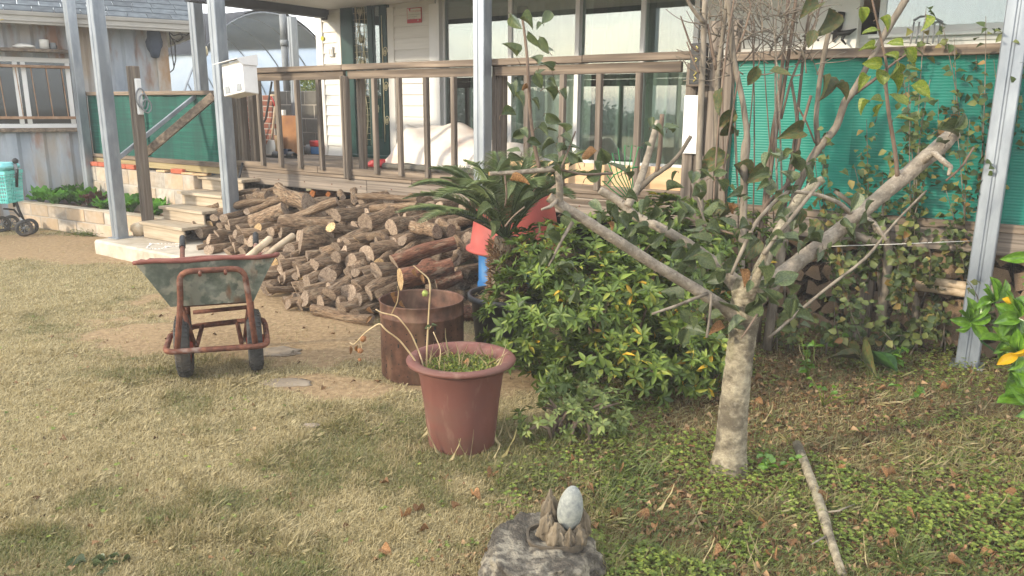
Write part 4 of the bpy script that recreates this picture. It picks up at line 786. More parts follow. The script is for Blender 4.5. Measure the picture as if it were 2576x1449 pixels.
# ================================================================== firewood
def bark_mat(nm, cols):
    m = mat(nm, cols, (6, 6, 11), detail=8, rough=.95, bump=3.0, rndobj=.25, nrough=.7, spots=[('#a3937b', (2.6, 2.6, 4), .58, .72, .45), ('#2e231a', (5, 5, 7), .56, .70, .7)]); return m
M['bark'] = bark_mat('oak bark', ['#413225', '#78614a', '#9f886d']); M['barkred'] = bark_mat('red-brown bark', ['#40291f', '#6b4635', '#8a6049'])
def end_mat(nm, c1, c2, c3):
    m = bpy.data.materials.new(nm); m.use_nodes = True; N = m.node_tree.nodes; K = m.node_tree.links.new; b = N['Principled BSDF']; tx = N.new('ShaderNodeTexCoord'); oi = N.new('ShaderNodeObjectInfo')
    sp = N.new('ShaderNodeSeparateXYZ'); K(tx.outputs['Object'], sp.inputs[0]); cb = N.new('ShaderNodeCombineXYZ'); K(sp.outputs[0], cb.inputs[0]); K(sp.outputs[1], cb.inputs[1]); K(oi.outputs['Random'], cb.inputs[2])
    wv = N.new('ShaderNodeTexWave'); wv.wave_type = 'RINGS'; wv.rings_direction = 'Z'; wv.inputs['Scale'].default_value = 5.5; wv.inputs['Distortion'].default_value = 2.5; wv.inputs['Detail'].default_value = 3; wv.inputs['Detail Scale'].default_value = 2; K(cb.outputs[0], wv.inputs['Vector'])
    ns = N.new('ShaderNodeTexNoise'); ns.inputs['Scale'].default_value = 3.2; ns.inputs['Detail'].default_value = 8; ns.inputs['Roughness'].default_value = .7; s2 = N.new('ShaderNodeVectorMath'); s2.operation = 'ADD'; K(cb.outputs[0], s2.inputs[0]); q = N.new('ShaderNodeVectorMath'); q.operation = 'SCALE'; q.inputs[0].default_value = (9, 7, 5); K(oi.outputs['Random'], q.inputs['Scale']); K(q.outputs[0], s2.inputs[1]); K(s2.outputs[0], ns.inputs['Vector'])
    mx_ = N.new('ShaderNodeMath'); mx_.operation = 'MULTIPLY_ADD'; K(wv.outputs['Fac'], mx_.inputs[0]); mx_.inputs[1].default_value = .16; sc_ = N.new('ShaderNodeMath'); sc_.operation = 'MULTIPLY'; K(ns.outputs['Fac'], sc_.inputs[0]); sc_.inputs[1].default_value = .86; K(sc_.outputs[0], mx_.inputs[2])
    rp = N.new('ShaderNodeValToRGB'); e = rp.color_ramp.elements; e[0].position = .28; e[0].color = C(c1); e[1].position = .72; e[1].color = C(c3); z = e.new(.5); z.color = C(c2); K(mx_.outputs[0], rp.inputs[0])
    at = N.new('ShaderNodeMath'); at.operation = 'ARCTAN2'; K(sp.outputs[1], at.inputs[0]); K(sp.outputs[0], at.inputs[1]); ln = N.new('ShaderNodeVectorMath'); ln.operation = 'LENGTH'; v2 = N.new('ShaderNodeCombineXYZ'); K(sp.outputs[0], v2.inputs[0]); K(sp.outputs[1], v2.inputs[1]); K(v2.outputs[0], ln.inputs[0])
    c4 = N.new('ShaderNodeCombineXYZ'); a1 = N.new('ShaderNodeMath'); a1.operation = 'MULTIPLY'; a1.inputs[1].default_value = 1.5; K(at.outputs[0], a1.inputs[0]); K(a1.outputs[0], c4.inputs[0]); r1 = N.new('ShaderNodeMath'); r1.operation = 'MULTIPLY'; r1.inputs[1].default_value = .7; K(ln.outputs['Value'], r1.inputs[0]); K(r1.outputs[0], c4.inputs[1]); r2 = N.new('ShaderNodeMath'); r2.operation = 'MULTIPLY'; r2.inputs[1].default_value = 40; K(oi.outputs['Random'], r2.inputs[0]); K(r2.outputs[0], c4.inputs[2])
    vo = N.new('ShaderNodeTexVoronoi'); vo.feature = 'DISTANCE_TO_EDGE'; vo.inputs['Scale'].default_value = 1.3; K(c4.outputs[0], vo.inputs['Vector']); mr = N.new('ShaderNodeMapRange'); mr.inputs[1].default_value = .0; mr.inputs[2].default_value = .045; mr.inputs[3].default_value = .75; mr.inputs[4].default_value = 0; K(vo.outputs['Distance'], mr.inputs[0])
    mi = N.new('ShaderNodeMix'); mi.data_type = 'RGBA'; K(mr.outputs[0], mi.inputs[0]); K(rp.outputs[0], mi.inputs[6]); mi.inputs[7].default_value = C('#33261c')
    hs = N.new('ShaderNodeHueSaturation'); m3 = N.new('ShaderNodeMapRange'); m3.inputs[3].default_value = .72; m3.inputs[4].default_value = 1.25; K(oi.outputs['Random'], m3.inputs[0]); K(m3.outputs[0], hs.inputs['Value']); K(mi.outputs[2], hs.inputs['Color']); K(hs.outputs[0], b.inputs['Base Color'])
    b.inputs['Roughness'].default_value = .9; b.inputs['Specular IOR Level'].default_value = .2; bp = N.new('ShaderNodeBump'); bp.inputs['Strength'].default_value = .5; bp.inputs['Distance'].default_value = .05; K(ns.outputs['Fac'], bp.inputs['Height']); K(bp.outputs[0], b.inputs['Normal']); return m
M['end'] = end_mat('weathered log end', '#625345', '#93806d', '#b8a691'); M['endpale'] = end_mat('fresh log end', '#9a7d57', '#c2a274', '#dcc39a'); M['endred'] = end_mat('split heartwood', '#6d3d1f', '#9c5f30', '#b97b46')
def log_meshes(k, bend=.0, knot=False):                         # unit log along +Z, radius 1, length 1
    r = random.Random(k*13+5); nr, nz = 18, 9; V = []; ph = r.random()*6
    e1 = np.array([1+.09*sin(2*a+ph)+.06*sin(3*a+ph*2)+r.uniform(-.035, .035) for a in np.arange(nr)*2*pi/nr])
    for i in range(nz):
        t = i/(nz-1); cx_, cy_ = bend*sin(pi*t)*1.3+.08*sin(t*7+ph), bend*.5*sin(2*pi*t)+.08*sin(t*5+ph*3); tp_ = 1.06-.14*t+.05*sin(t*9+ph)
        for j in range(nr):
            a = j*2*pi/nr; q = e1[j]*tp_*(1+r.uniform(-.035, .035)); z = t
            if knot and .45 < t < .7 and 3 <= j <= 6: q *= 1.45
            V.append((cx_+cos(a)*q, cy_+sin(a)*q, z+(r.uniform(-.004, .004) if 0 < i < nz-1 else 0)+(.04*cos(a-ph)*(1 if i == 0 else 0))))
    m = MB(); m.add(V, [(i*nr+j, i*nr+(j+1) % nr, (i+1)*nr+(j+1) % nr, (i+1)*nr+j) for i in range(nz-1) for j in range(nr)], smooth=True); V = np.array(V)
    def end(i):
        ring = V[i*nr:(i+1)*nr]; c_ = ring.mean(0); inner = c_+(ring-c_)*.93; e = MB(); dz = -.004 if i == 0 else .004
        e.add(np.concatenate([ring, inner+[0, 0, dz], c_[None]+[0, 0, dz]]), [(j, nr+j, nr+(j+1) % nr, (j+1) % nr) for j in range(nr)]+[(nr+j, 2*nr, nr+(j+1) % nr) for j in range(nr)]); return e
    return m, end(0), end(nz-1)
LOGS = []
for k in range(14):
    a, b_, c_ = log_meshes(k, (0, .12, .25, 0, .1, .5, .05, .18, 0, .3, .08, .0, .7, .15)[k], k in (3, 9))
    LOGS.append({'bark': a.mesh('log', M['bark']), 'barkred': a.mesh('log', M['barkred']), 'end': b_.mesh('cut_end', M['end']), 'endpale': b_.mesh('cut_end', M['endpale']), 'far': c_.mesh('cut_end', M['end']), 'farpale': c_.mesh('cut_end', M['endpale'])})
log_list = []
def add_log(p0, p1, r, bark='bark', end='end', k=None, far='far', label=None):
    d = np.asarray(p1)-np.asarray(p0); l = np.linalg.norm(d); k = random.randrange(14) if k is None else k
    roll = random.uniform(0, 6.28); Mw = frame(d, None, p0) @ Matrix.Rotation(roll, 4, 'Z') @ Matrix.Diagonal((r, r, l, 1))
    o = inst('firewood_log', LOGS[k][bark], Mw, None, cat='log', group='logs in the firewood pile')
    for nm in (end, far):
        e = bpy.data.objects.new('cut_end', LOGS[k][nm]); COL.objects.link(e); e.parent = o
    log_list.append((o, np.asarray(p0), r, end, bark, label, l)); return o
bx_ = np.array([-7.2, -6.75, -5.6, -4.5, -3.7, -3.1, -2.6]); by_ = np.array([-.72, -.95, -1.42, -1.70, -1.66, -1.0, -.6])
def pile_hit(px, py):                                           # where a pixel meets the sloping face of the pile
    r = ray(px, py); r = r/np.linalg.norm(r); best = None
    for t in np.arange(4.5, 12, .02):
        q = LOC(CAM+r*t); yb = np.interp(q[0], bx_, by_); ys = yb+(-.22-yb)*(max(q[2], 0)/.82)**1.25
        if q[1] >= ys or q[2] < .03: return CAM+r*(t-.0)
    return CAM+r*9
def A2D(X, Y): return (720+.4142*X)/1.59, (700+.4142*Y)/1.59
endsA = [(100, 590, 38), (118, 655, 46), (125, 510, 34), (190, 490, 48), (300, 465, 38, 1), (250, 460, 34), (265, 545, 48), (175, 735, 54), (300, 690, 42), (400, 700, 48), (410, 610, 48), (505, 620, 48), (480, 400, 38), (420, 385, 32), (530, 465, 38), (497, 468, 30), (470, 535, 38), (520, 552, 30), (575, 500, 34), (605, 440, 38), (600, 560, 38), (648, 510, 38), (700, 352, 32), (800, 510, 42, 1), (910, 550, 50), (640, 610, 48), (560, 690, 52), (490, 745, 44), (640, 715, 44), (690, 650, 46), (820, 590, 44), (830, 660, 40), (735, 560, 48),
  (1030, 540, 52), (1135, 470, 74), (1190, 590, 56), (1345, 655, 108), (1490, 540, 40), (1585, 535, 45, 1), (1155, 690, 56), (1300, 775, 58), (970, 745, 50), (1050, 800, 54), (1110, 725, 40), (1150, 775, 42), (960, 830, 40, 1), (1115, 845, 54), (1195, 860, 48), (1245, 885, 34), (1380, 850, 40), (1440, 850, 48), (1550, 690, 46), (1620, 780, 52), (1665, 710, 40), (1640, 625, 48), (865, 1090, 62), (930, 960, 48), (1005, 910, 44), (1080, 970, 54), (1130, 955, 32), (1190, 960, 38, 1), (1015, 1000, 34), (1125, 1080, 48), (1195, 1085, 56), (1255, 1030, 62), (1345, 970, 52), (1445, 970, 74), (1640, 950, 58), (1360, 1072, 36), (1520, 1095, 72), (1665, 1110, 56), (1340, 1185, 74), (1425, 1220, 72), (1540, 1230, 54), (1000, 1105, 28, 1), (890, 920, 40), (1165, 1180, 44), (1240, 1185, 42), (1290, 910, 52)]
endsB = [(350, 365, 56), (620, 425, 82), (800, 500, 84), (345, 640, 48), (440, 640, 40), (290, 690, 50), (410, 705, 46), (760, 700, 54), (640, 740, 54), (535, 765, 76), (335, 785, 50), (415, 830, 64), (70, 840, 48), (170, 840, 44), (385, 950, 70), (510, 920, 38), (580, 950, 48), (700, 930, 76), (525, 1020, 52), (430, 1110, 68), (270, 1090, 68), (590, 1120, 66), (750, 1110, 48), (390, 1270, 58), (480, 1200, 56), (520, 1300, 48), (690, 820, 48, 1), (560, 600, 34, 1), (640, 1160, 50), (820, 640, 44), (910, 620, 44), (700, 640, 44), (880, 760, 50)]
allE = [(x, y, *q) for x, y, *q in endsA]+[(x+1279.6, y, *q) for x, y, *q in endsB]
placed = []
for e in allE:
    px, py = A2D(e[0], e[1]); p = pile_hit(px, py); k = np.dot(p-CAM, c_f); r = e[2]*.4142/1.59*k/F*1.06; ln = random.uniform(.40, .64); wild = random.random() < .12
    ang = random.choice((-1, 1))*random.uniform(.35, .75) if wild else random.gauss(.05, .22); d = EY*cos(ang)+EX*sin(ang)+np.array([0, 0, random.gauss(.05, .10)]); d /= np.linalg.norm(d); p = p-d*random.uniform(.02, .17)
    p[2] = max(p[2], r*.95); add_log(p, p+d*ln, r*.97, 'bark', 'endpale' if len(e) > 3 else 'end'); placed.append((e[0], e[1]))
def lie(x1, y1, x2, y2, r, off=.0, bark='bark', end='end', k=None, label=None, far='far'):
    a = pile_hit(*A2D(x1, y1)); b_ = pile_hit(*A2D(x2, y2)); vv_ = CAM-(a+b_)/2; vv_ /= np.linalg.norm(vv_); kk = np.dot(a-CAM, c_f); rr = r*.4142/1.59*kk/F
    a = a+vv_*off; b_ = b_+vv_*off; a[2] = max(a[2], rr); b_[2] = max(b_[2], rr); return add_log(a, b_, rr, bark, end, k, far, label)
lie(1235, 265, 960, 145, 74, .12, k=9, label='knotty stump-like log lying across the top of the firewood pile')
lie(855, 205, 735, 195, 46, .06); lie(470, 215, 755, 150, 28, .04, k=5); lie(490, 320, 960, 225, 40, .05, k=12); lie(800, 150, 935, 130, 20, .0); lie(345, 240, 520, 270, 24, .02); lie(230, 345, 380, 280, 28, .03, k=2); lie(250, 385, 470, 330, 26, .03)
lie(690, 350, 990, 240, 32, .08, end='end'); lie(700, 480, 1010, 330, 86, .05, label='thick split log with loose bark high on the left of the firewood pile')
lie(1000, 460, 1520, 260, 48, .06, k=2); lie(240, 650, 360, 610, 18, .02); lie(1010, 1215, 1120, 1180, 46, .03); lie(1150, 1275, 1215, 1230, 46, .03); lie(1640, 1290, 1760, 1180, 48, .02)
o_ = 1279.6
lie(410+o_, 210, 1010+o_, 235, 28, .02, k=2, label='long knobbly branch lying along the top back of the firewood pile'); lie(1205+o_, 545, 960+o_, 500, 62, .10, label='thick log with a dark end facing right, below the sago palm'); lie(1340+o_, 540, 1240+o_, 470, 56, -.0)
lie(545+o_, 600, 715+o_, 615, 34, .10, end='endpale'); lie(785+o_, 830, 1370+o_, 650, 72, .09, 'barkred', k=0, label='long straight red-brown log on the right of the firewood pile'); lie(855+o_, 1010, 1340+o_, 880, 104, .16, 'barkred', 'endpale', k=3, label='thickest red-brown log with a pale cracked end above the rusty drum')
lie(1180+o_, 1050, 1440+o_, 980, 74, .10, 'barkred', k=6); lie(20+o_, 1300, 560+o_, 1400, 52, .05, k=5, label='long crooked log lying on the dirt along the foot of the firewood pile'); lie(1430+o_, 1220, 1390+o_, 1120, 56, .0); lie(1510+o_, 960, 1400+o_, 920, 48, .0); lie(1400+o_, 1370, 1560+o_, 1380, 74, .0, 'barkred', label='reddish log on the ground between the rusty drum and the black pot')
lie(265+o_, 165, 290+o_, 215, 30, .02); lie(400+o_, 150, 410+o_, 250, 30, .03, k=1); lie(1000+o_, 290, 560+o_, 320, 34, .0); lie(1380+o_, 600, 1480+o_, 720, 30, .0); lie(1390+o_, 780, 1330+o_, 850, 30, .0)
# logs deeper in the pile, behind the face
for zi, z in enumerate(np.arange(.06, .72, .105)):
    for x in np.arange(-6.85, -2.75, .125):
        yb = np.interp(x, bx_, by_); ys = yb+(-.22-yb)*(z/.82)**1.25; y = ys+random.uniform(.14, .24)
        if y > -.28 or random.random() < .12: continue
        r = random.uniform(.042, .062); a = random.gauss(0, .1); p = W(x+random.uniform(-.02, .02), y, z+random.uniform(-.015, .015)); add_log(p, p+(EY*cos(a)+EX*sin(a))*random.uniform(.3, .45), r)
# labels by tier and order
tiers = {}
for o, p, r, end, bark, label, l in log_list:
    if label: o['label'] = label; continue
    px, py = PX(p); tiers.setdefault(int(min(max((py-470)//36, 0), 9)), []).append((px, o, r, end, bark))
TN = ['topmost', 'second', 'third', 'fourth', 'fifth', 'sixth', 'seventh', 'eighth', 'ninth', 'lowest']
def ordn(i): return str(i)+('th' if 10 <= i % 100 <= 20 else {1: 'st', 2: 'nd', 3: 'rd'}.get(i % 10, 'th'))
for t_, L_l in tiers.items():
    for i, (px, o, r, end, bark) in enumerate(sorted(L_l, key=lambda q: q[0])):
        o['label'] = '%s %slog, %s from the left in the %s tier of the firewood pile' % ('thick' if r > .085 else 'thin' if r < .05 else 'medium', 'pale-ended ' if end == 'endpale' else 'reddish ' if bark == 'barkred' else '', ordn(i+1), TN[t_])
# split wood stacked under the deck
def wedge_mesh(k):
    r = random.Random(k); n = r.choice((4, 5, 5, 6)); an = sorted(r.uniform(0, 2*pi) for _ in range(n)); an = [2*pi*i/n+r.uniform(-.3, .3) for i in range(n)]; rr = [r.uniform(.55, 1.2) for _ in range(n)]
    ring = [(cos(a)*q, sin(a)*q) for a, q in zip(an, rr)]; m = MB(); V = [(x, y, 0) for x, y in ring]+[(x*.97, y*.97, 1) for x, y in ring]
    m.add(V, [tuple(range(n-1, -1, -1))], m=1); m.add(V, [(i, (i+1) % n, n+(i+1) % n, n+i) for i in range(n)]+[tuple(range(n, 2*n))]); return m
M['splitend'] = mat('split firewood end', ['#5b4a39', '#7c6750', '#96816a'], (30, 30, 6), rough=.9, bump=.6, rndobj=.3, spots=[('#4c3b2c', (12, 12, 12), .6, .75, .5)])
WM = [wedge_mesh(k).mesh('split_log', [M['bark'], M['splitend']]) for k in range(8)]; WM2 = [wedge_mesh(k+40).mesh('split_log', [M['endred'], M['endred']]) for k in range(3)]
ns = 0
for row, z in enumerate(np.arange(.07, .72, .118)):
    x = -1.75+.04*(row % 2); cnt = 0
    while x < 2.0:
        cnt += 1; r = random.uniform(.052, .078); p = W(x, .10+random.uniform(-.03, .04), z+random.uniform(-.012, .012)); 
        inst('split_log', random.choice(WM), frame(EY+EX*random.gauss(0, .06), None, p) @ Matrix.Rotation(random.random()*6.28, 4, 'Z') @ Matrix.Diagonal((r*1.22, r*1.0, .4, 1)),
             label='split firewood piece, %s from the left in the %s row stacked under the green-screened deck' % (ordn(cnt), ('bottom', 'second', 'third', 'fourth', 'fifth', 'top')[row]), cat='firewood', group='split logs stacked under the deck')
        x += r*1.75
for k in range(9):
    r = random.uniform(.045, .07); p = W(-6.4+k*.31+random.uniform(-.05, .05), .03, .60+.03*(k % 3))
    inst('split_log', random.choice(WM2), frame(EY, None, p) @ Matrix.Rotation(random.random()*6.28, 4, 'Z') @ Matrix.Diagonal((r, r, .35, 1)), label='orange-brown split log, %s from the left under the deck edge behind the firewood pile' % ordn(k+1), cat='firewood', group='orange split logs under the deck edge')
for k, (a, b_) in enumerate((((2305, 718), (2420, 735)), ((2330, 708), (2440, 722)))):
    MB().tube([W(*FP(*a, .02)), W(*FP(*b_, .0)), W(*FP(b_[0]+80, b_[1]+12, -.0))], .032, 10).build('timber_pole', M['woodhandle'], label=('lower' if k == 0 else 'upper')+' of the two round poles leaning behind the right steel post', cat='pole')
for k, (y_, c_) in enumerate(((765, 'steel'), (778, 'rust'), (790, 'steel'), (752, 'grey_plastic'))):
    MB().tube([G(2060, y_, .06), G(2260, y_+16, .05)], .011, 6).build('metal_rod', M[c_], label='thin metal rod lying behind the apple trunk, %s from the back' % ordn(k+1), cat='rod', group='metal rods on the ground')

# ================================================================== wheelbarrow
BC = np.array([-1.725, 4.39, 0]); bf = np.array([.322, -.947, 0]); ba = np.array([.947, .322, 0])
def B(a, f, z): return BC+ba*a+bf*f+np.array([0, 0, z])
wbw = thing('wheelbarrow', 'two-wheeled wheelbarrow with dented grey tray and rusty tube frame on the bare dirt', 'wheelbarrow', BC)
for s, nm in ((-1, 'l'), (1, 'r')):
    c_ = B(s*.197, 0, .185); m = MB(); wd = .085; R0 = .185; t = np.linspace(-pi/2, pi/2, 9); prof = [(R0*.60, -wd/2*.8)]+[(R0-wd*.5*(1-cos(a))*.9, wd/2*sin(a)) for a in t]+[(R0*.60, wd/2*.8)]
    m.lathe(prof, n=48); 
    for q in range(40):
        a = q*2*pi/40
        for sd in (-1, 1):
            v_, f_ = cbox(-.008, .008, .004, .034, R0-.008, R0+.003, .001); v_[:, 1] *= sd; v_[:, 0] += sd*.006; v_[:, 2] -= np.abs(v_[:, 1])*.28; ca, sa = cos(a), sin(a)
            m.add(np.stack([v_[:, 2]*ca-v_[:, 0]*sa, v_[:, 2]*sa+v_[:, 0]*ca, v_[:, 1]], 1), f_)
    wh = inst('wheel', m.mesh('tyre', M['rubber']), frame(ba, (0, 0, 1), c_), wbw)
    h = MB(); h.lathe([(R0*.61, -.03), (R0*.56, -.03), (R0*.5, -.012), (.03, -.012), (.03, -.05), (.001, -.05)], n=28); h.lathe([(R0*.61, .03), (R0*.56, .03), (R0*.5, .012), (.03, .012), (.03, .05), (.001, .05)], n=28)
    rim = bpy.data.objects.new('rim', h.mesh('rim', mat('faded red rim', ['#7c2f24', '#93402f'], (9, 9, 9), rough=.6, bump=.1))); COL.objects.link(rim); rim.parent = wh
tilt = .17                                                     # the rim falls towards the handles
def T(a, f, z): return B(a, f, z+tilt*(f-.2))
RZ = .725
top = [(-.385, .20), (.335, .20), (.375, -.62), (-.385, -.62)]; bot = [(-.235, .14), (.205, .14), (.20, -.42), (-.235, -.42)]; zb = .465
def ptray(a, f, z): return T(a, f, z)
M['tray'] = mat('dull galvanised tray', ['#565c53', '#747a6e', '#929589'], (16, 16, 16), rough=.55, metal=.35, bump=.25, rndobj=0, spots=[('#b3ad9c', (11, 11, 11), .57, .66, .6), ('#7a5034', (7, 7, 2.0), .60, .70, .8), ('#454f4a', (5, 5, 5), .52, .68, .55)])
nU, nV = 14, 8; tr = MB()
def side(t0, t1, b0, b1):
    V = []
    for j in range(nV):
        w_ = j/(nV-1)
        for i in range(nU):
            u = i/(nU-1); p_t = np.array(t0)*(1-u)+np.array(t1)*u; p_b = np.array(b0)*(1-u)+np.array(b1)*u; a, f_ = p_b*(1-w_)+p_t*w_; z = zb+(RZ-zb)*w_
            dn = .010*(vnoise(u*5+t0[0]*9, w_*3+t0[1]*5, 4)-.5)*2*sin(pi*u)*sin(pi*w_)
            V.append(ptray(a+dn, f_+dn, z+.006*sin(u*9)*w_))
    return V, [(j*nU+i, j*nU+i+1, (j+1)*nU+i+1, (j+1)*nU+i) for j in range(nV-1) for i in range(nU-1)]
for k in range(4): tr.add(*side(top[k], top[(k+1) % 4], bot[k], bot[(k+1) % 4]), smooth=True)
tr.add([ptray(a, f_, zb) for a, f_ in bot], [(0, 1, 2, 3)])
trayo = tr.build('tray', M['tray'], wbw)
rimp = []
for k in range(4):
    a0, a1 = np.array(top[k]), np.array(top[(k+1) % 4])
    for u in np.linspace(.03, .97, 9): q = a0*(1-u)+a1*u; rimp.append(ptray(q[0]*1.01, q[1]*1.01, RZ+.004*sin(u*13)))
MB().tube(rimp, .0125, 8, closed=True, wob=.12).build('rolled_rim', M['rustred'], trayo)
def rtube(pts, r=.0165, nm='frame_tube', mt='rust', sub=5):
    p = np.array(pts, float); o = [p[0]]                       # rounded corners
    for i in range(1, len(p)-1):
        a = p[i]+(p[i-1]-p[i])*min(.45, .06/np.linalg.norm(p[i-1]-p[i])); c_ = p[i]+(p[i+1]-p[i])*min(.45, .06/np.linalg.norm(p[i+1]-p[i]))
        for t_ in np.linspace(0, 1, sub): o.append((1-t_)**2*a+2*t_*(1-t_)*p[i]+t_**2*c_)
    o.append(p[-1]); return MB().tube(o, r, 10).build(nm, M[mt], wbw)
rtube([B(-.215, .235, .215), B(-.175, .21, .50), B(-.165, .245, .672), B(.165, .245, .672), B(.18, .21, .50), B(.20, .235, .20)], nm='front_hoop')
rtube([B(-.27, -.05, .235), B(-.275, .245, .225), B(.265, .245, .215), B(.262, -.05, .255)], nm='bumper_bar')
rtube([B(-.27, -.05, .235), B(-.16, -.19, .245), B(.11, -.19, .255)], nm='bumper_bar'); rtube([B(.262, -.05, .255), B(.25, -.19, .26), B(.1, -.19, .255)], nm='bumper_bar')
rtube([B(-.15, -.24, .32), B(.19, -.24, .33)], .013, 'cross_bar'); rtube([B(-.10, -.19, .25), B(-.13, .0, .17)], .013, 'axle_strut'); rtube([B(.10, -.19, .25), B(.12, .0, .17)], .013, 'axle_strut')
for s in (-1, 1):
    rtube([B(s*.19, .1, .43), B(s*.19, -.42, .40), B(s*.235, -.85, .52), B(s*.245, -1.12, .60)], .016, 'handle_bar'); MB().tube([B(s*.243, -1.06, .585), B(s*.247, -1.2, .635)], .021, 10).build('grip', M['black'], wbw)
    rtube([B(s*.185, -.3, .41), B(s*.20, -.5, .02)], .016, 'leg'); MB().tube([B(s*.13, 0, .185), B(s*.25, 0, .185)], .012, 8).build('axle', M['rust'], wbw); rtube([B(s*.18, .1, .44), B(s*.14, .0, .19)], .013, 'axle_strut')
rtube([B(-.19, -.02, .425), B(.19, -.02, .425)], .016, 'cross_bar')
for a in (-.06, .07): MB().tube([B(a, .255, .668), B(a, .29, .655)], .009, 8).build('bolt', M['rust'], wbw)
for k, (x1, y1, x2, y2, r, la) in enumerate(((600, 668, 680, 600, .022, 'shorter wooden tool handle sticking up from the wheelbarrow tray'), (640, 662, 738, 592, .02, 'longer wooden tool handle sticking up from the wheelbarrow tray'))):
    a = AT(x1, y1, 4.72+.05*k); b_ = AT(x2, y2, 4.85+.05*k); d = (b_-a)/np.linalg.norm(b_-a); MB().tube([a-d*.1, a, (a+b_)/2, b_, b_+d*.01], [r*.9, r*.95, r, r*1.02, r*.5], 10).build('tool_handle', M['woodhandle'], label=la, cat='tool handle')

# ================================================================== drum, pots, tubs
M['drum'] = mat('rusted drum steel', ['#3d2a22', '#5c4033', '#755444'], (14, 14, 13), rough=.7, metal=.2, bump=.5, spots=[('#876c56', (6, 6, 3), .56, .72, .5), ('#2a1d18', (8, 8, 2.4), .57, .74, .5)])
DC = G(1057, 930); DC = np.array([-.53, 4.42, 0]); dR = .245; dH = .455
dr = thing('steel_drum', 'rusty open steel washing-machine drum with small holes behind the clay-coloured pot', 'drum', DC)
MB().lathe([(dR*.96, .0), (dR, .012), (dR, dH*.80), (dR*1.015, dH*.81), (dR*1.015, dH*.83), (dR, dH*.84), (dR, dH-.008), (dR*1.02, dH), (dR*.985, dH), (dR*.975, dH-.01), (dR*.975, .02), (.001, .02)], DC, 56).build('shell', M['drum'], dr)
hd = MB()
for zz in np.linspace(.05, dH*.74, 9):
    for a in np.linspace(pi, 2*pi+.6, 18):
        if random.random() < .75:
            c_ = DC+np.array([cos(a)*(dR+.001), sin(a)*(dR+.001), zz+random.uniform(-.004, .004)]); n_ = np.array([cos(a), sin(a), 0]); tn = np.array([-sin(a), cos(a), 0]); big = random.random() < .12; w_, h_ = (.005, .011) if big else (.0035, .0035)
            hd.add([c_-tn*w_-[0, 0, h_], c_+tn*w_-[0, 0, h_], c_+tn*w_+[0, 0, h_], c_-tn*w_+[0, 0, h_]], [(0, 1, 2, 3)])
props(hd.build('holes', M['dark'], dr), kind='stuff')
M['pot'] = mat('clay-coloured plastic pot', ['#5d3831', '#6d443b', '#7a5046'], (4, 4, 2), rough=.6, bump=.06, rndobj=0, spots=[('#593832', (3, 3, 1.0), .50, .74, .5), ('#9a8270', (22, 22, 5), .64, .80, .35), ('#5f4a3e', (2.2, 2.2, 7), .58, .75, .4)])
PC = np.array([-.232, 3.405, 0]); PH = .43
pt = thing('flower_pot', 'large clay-coloured plastic pot with a wide rolled rim on the grass', 'pot', PC)
rb_, rt_ = .148, .203
MB().lathe([(.001, 0), (rb_, 0), (rb_+.008, .015), (rb_+(rt_-rb_)*.5, PH*.5), (rt_-.008, PH*.83), (rt_-.002, PH*.86), (rt_, PH*.93)], PC, 64).build('body', M['pot'], pt)
rim = [(rt_-.002, PH*.925), (rt_+.03, PH*.935), (rt_+.045, PH*.955), (rt_+.05, PH*.98), (rt_+.042, PH*1.0), (rt_+.02, PH*1.008), (rt_-.0, PH*.995), (rt_-.012, PH*.96), (rt_-.016, PH*.85)]
MB().lathe(rim, PC, 64).build('rim', M['pot'], pt)
sv_ = []; ss = MB(); aa = np.linspace(0, 2*pi, 40, endpoint=False); rs = np.linspace(.001, rt_-.014, 9)
ss.add([PC+np.array([cos(a)*r, sin(a)*r, PH*.88+.02*(vnoise(cos(a)*r*18+9, sin(a)*r*18+9, 2)-.5)]) for r in rs for a in aa], [(i*40+j, i*40+(j+1) % 40, (i+1)*40+(j+1) % 40, (i+1)*40+j) for i in range(8) for j in range(40)], smooth=True); ss.build('soil', soil, pt)
M['blackpot'] = mat('black nursery pot', ['#26282b', '#34373a', '#44474a'], (5, 5, 5), rough=.55, bump=.06)
KC = np.array([-.02, 4.72, 0]); kp = thing('nursery_pot', 'black plastic pot holding the sago palm, behind the azalea', 'pot', KC)
MB().lathe([(.001, 0), (.20, 0), (.235, .38), (.258, .385), (.258, .42), (.24, .42), (.235, .40), (.23, .36), (.001, .36)], KC, 48).build('shell', M['blackpot'], kp); MB().lathe([(.001, .385), (.225, .375)], KC, 32).build('soil', soil, kp)
bdr = np.array([.02, 5.60, 0]); bd_ = thing('blue_drum', 'blue plastic drum standing behind the sago palm trunk', 'drum', bdr)
tz0 = AT(1285, 650, 5.26)[2]; tz1 = AT(1285, 482, 5.5)[2]
MB().lathe([(.001, 0), (.25, 0), (.268, .02), (.268, .25), (.276, .26), (.276, .29), (.268, .3), (.268, tz0-.03), (.24, tz0-.005), (.001, tz0-.005)], bdr, 40).build('body', M['blue'], bd_)
M['redtub'] = mat('faded red rubber tub', ['#8a3d36', '#9a473e', '#a8564a'], (4, 4, 4), rough=.6, bump=.05)
t = thing('red_tub', 'large faded red tub upside down on the blue drum behind the sago palm', 'tub', bdr+[0, 0, tz0]); rt2, rb2, h_ = .335, .27, tz1-tz0
MB().lathe([(rt2+.012, tz0), (rt2+.026, tz0+.008), (rt2+.024, tz0+.022), (rt2-.004, tz0+.028), (rb2+(rt2-rb2)*.5, tz0+h_*.5), (rb2, tz0+h_-.03), (rb2-.03, tz0+h_), (.001, tz0+h_)], bdr, 56).build('shell', M['redtub'], t)

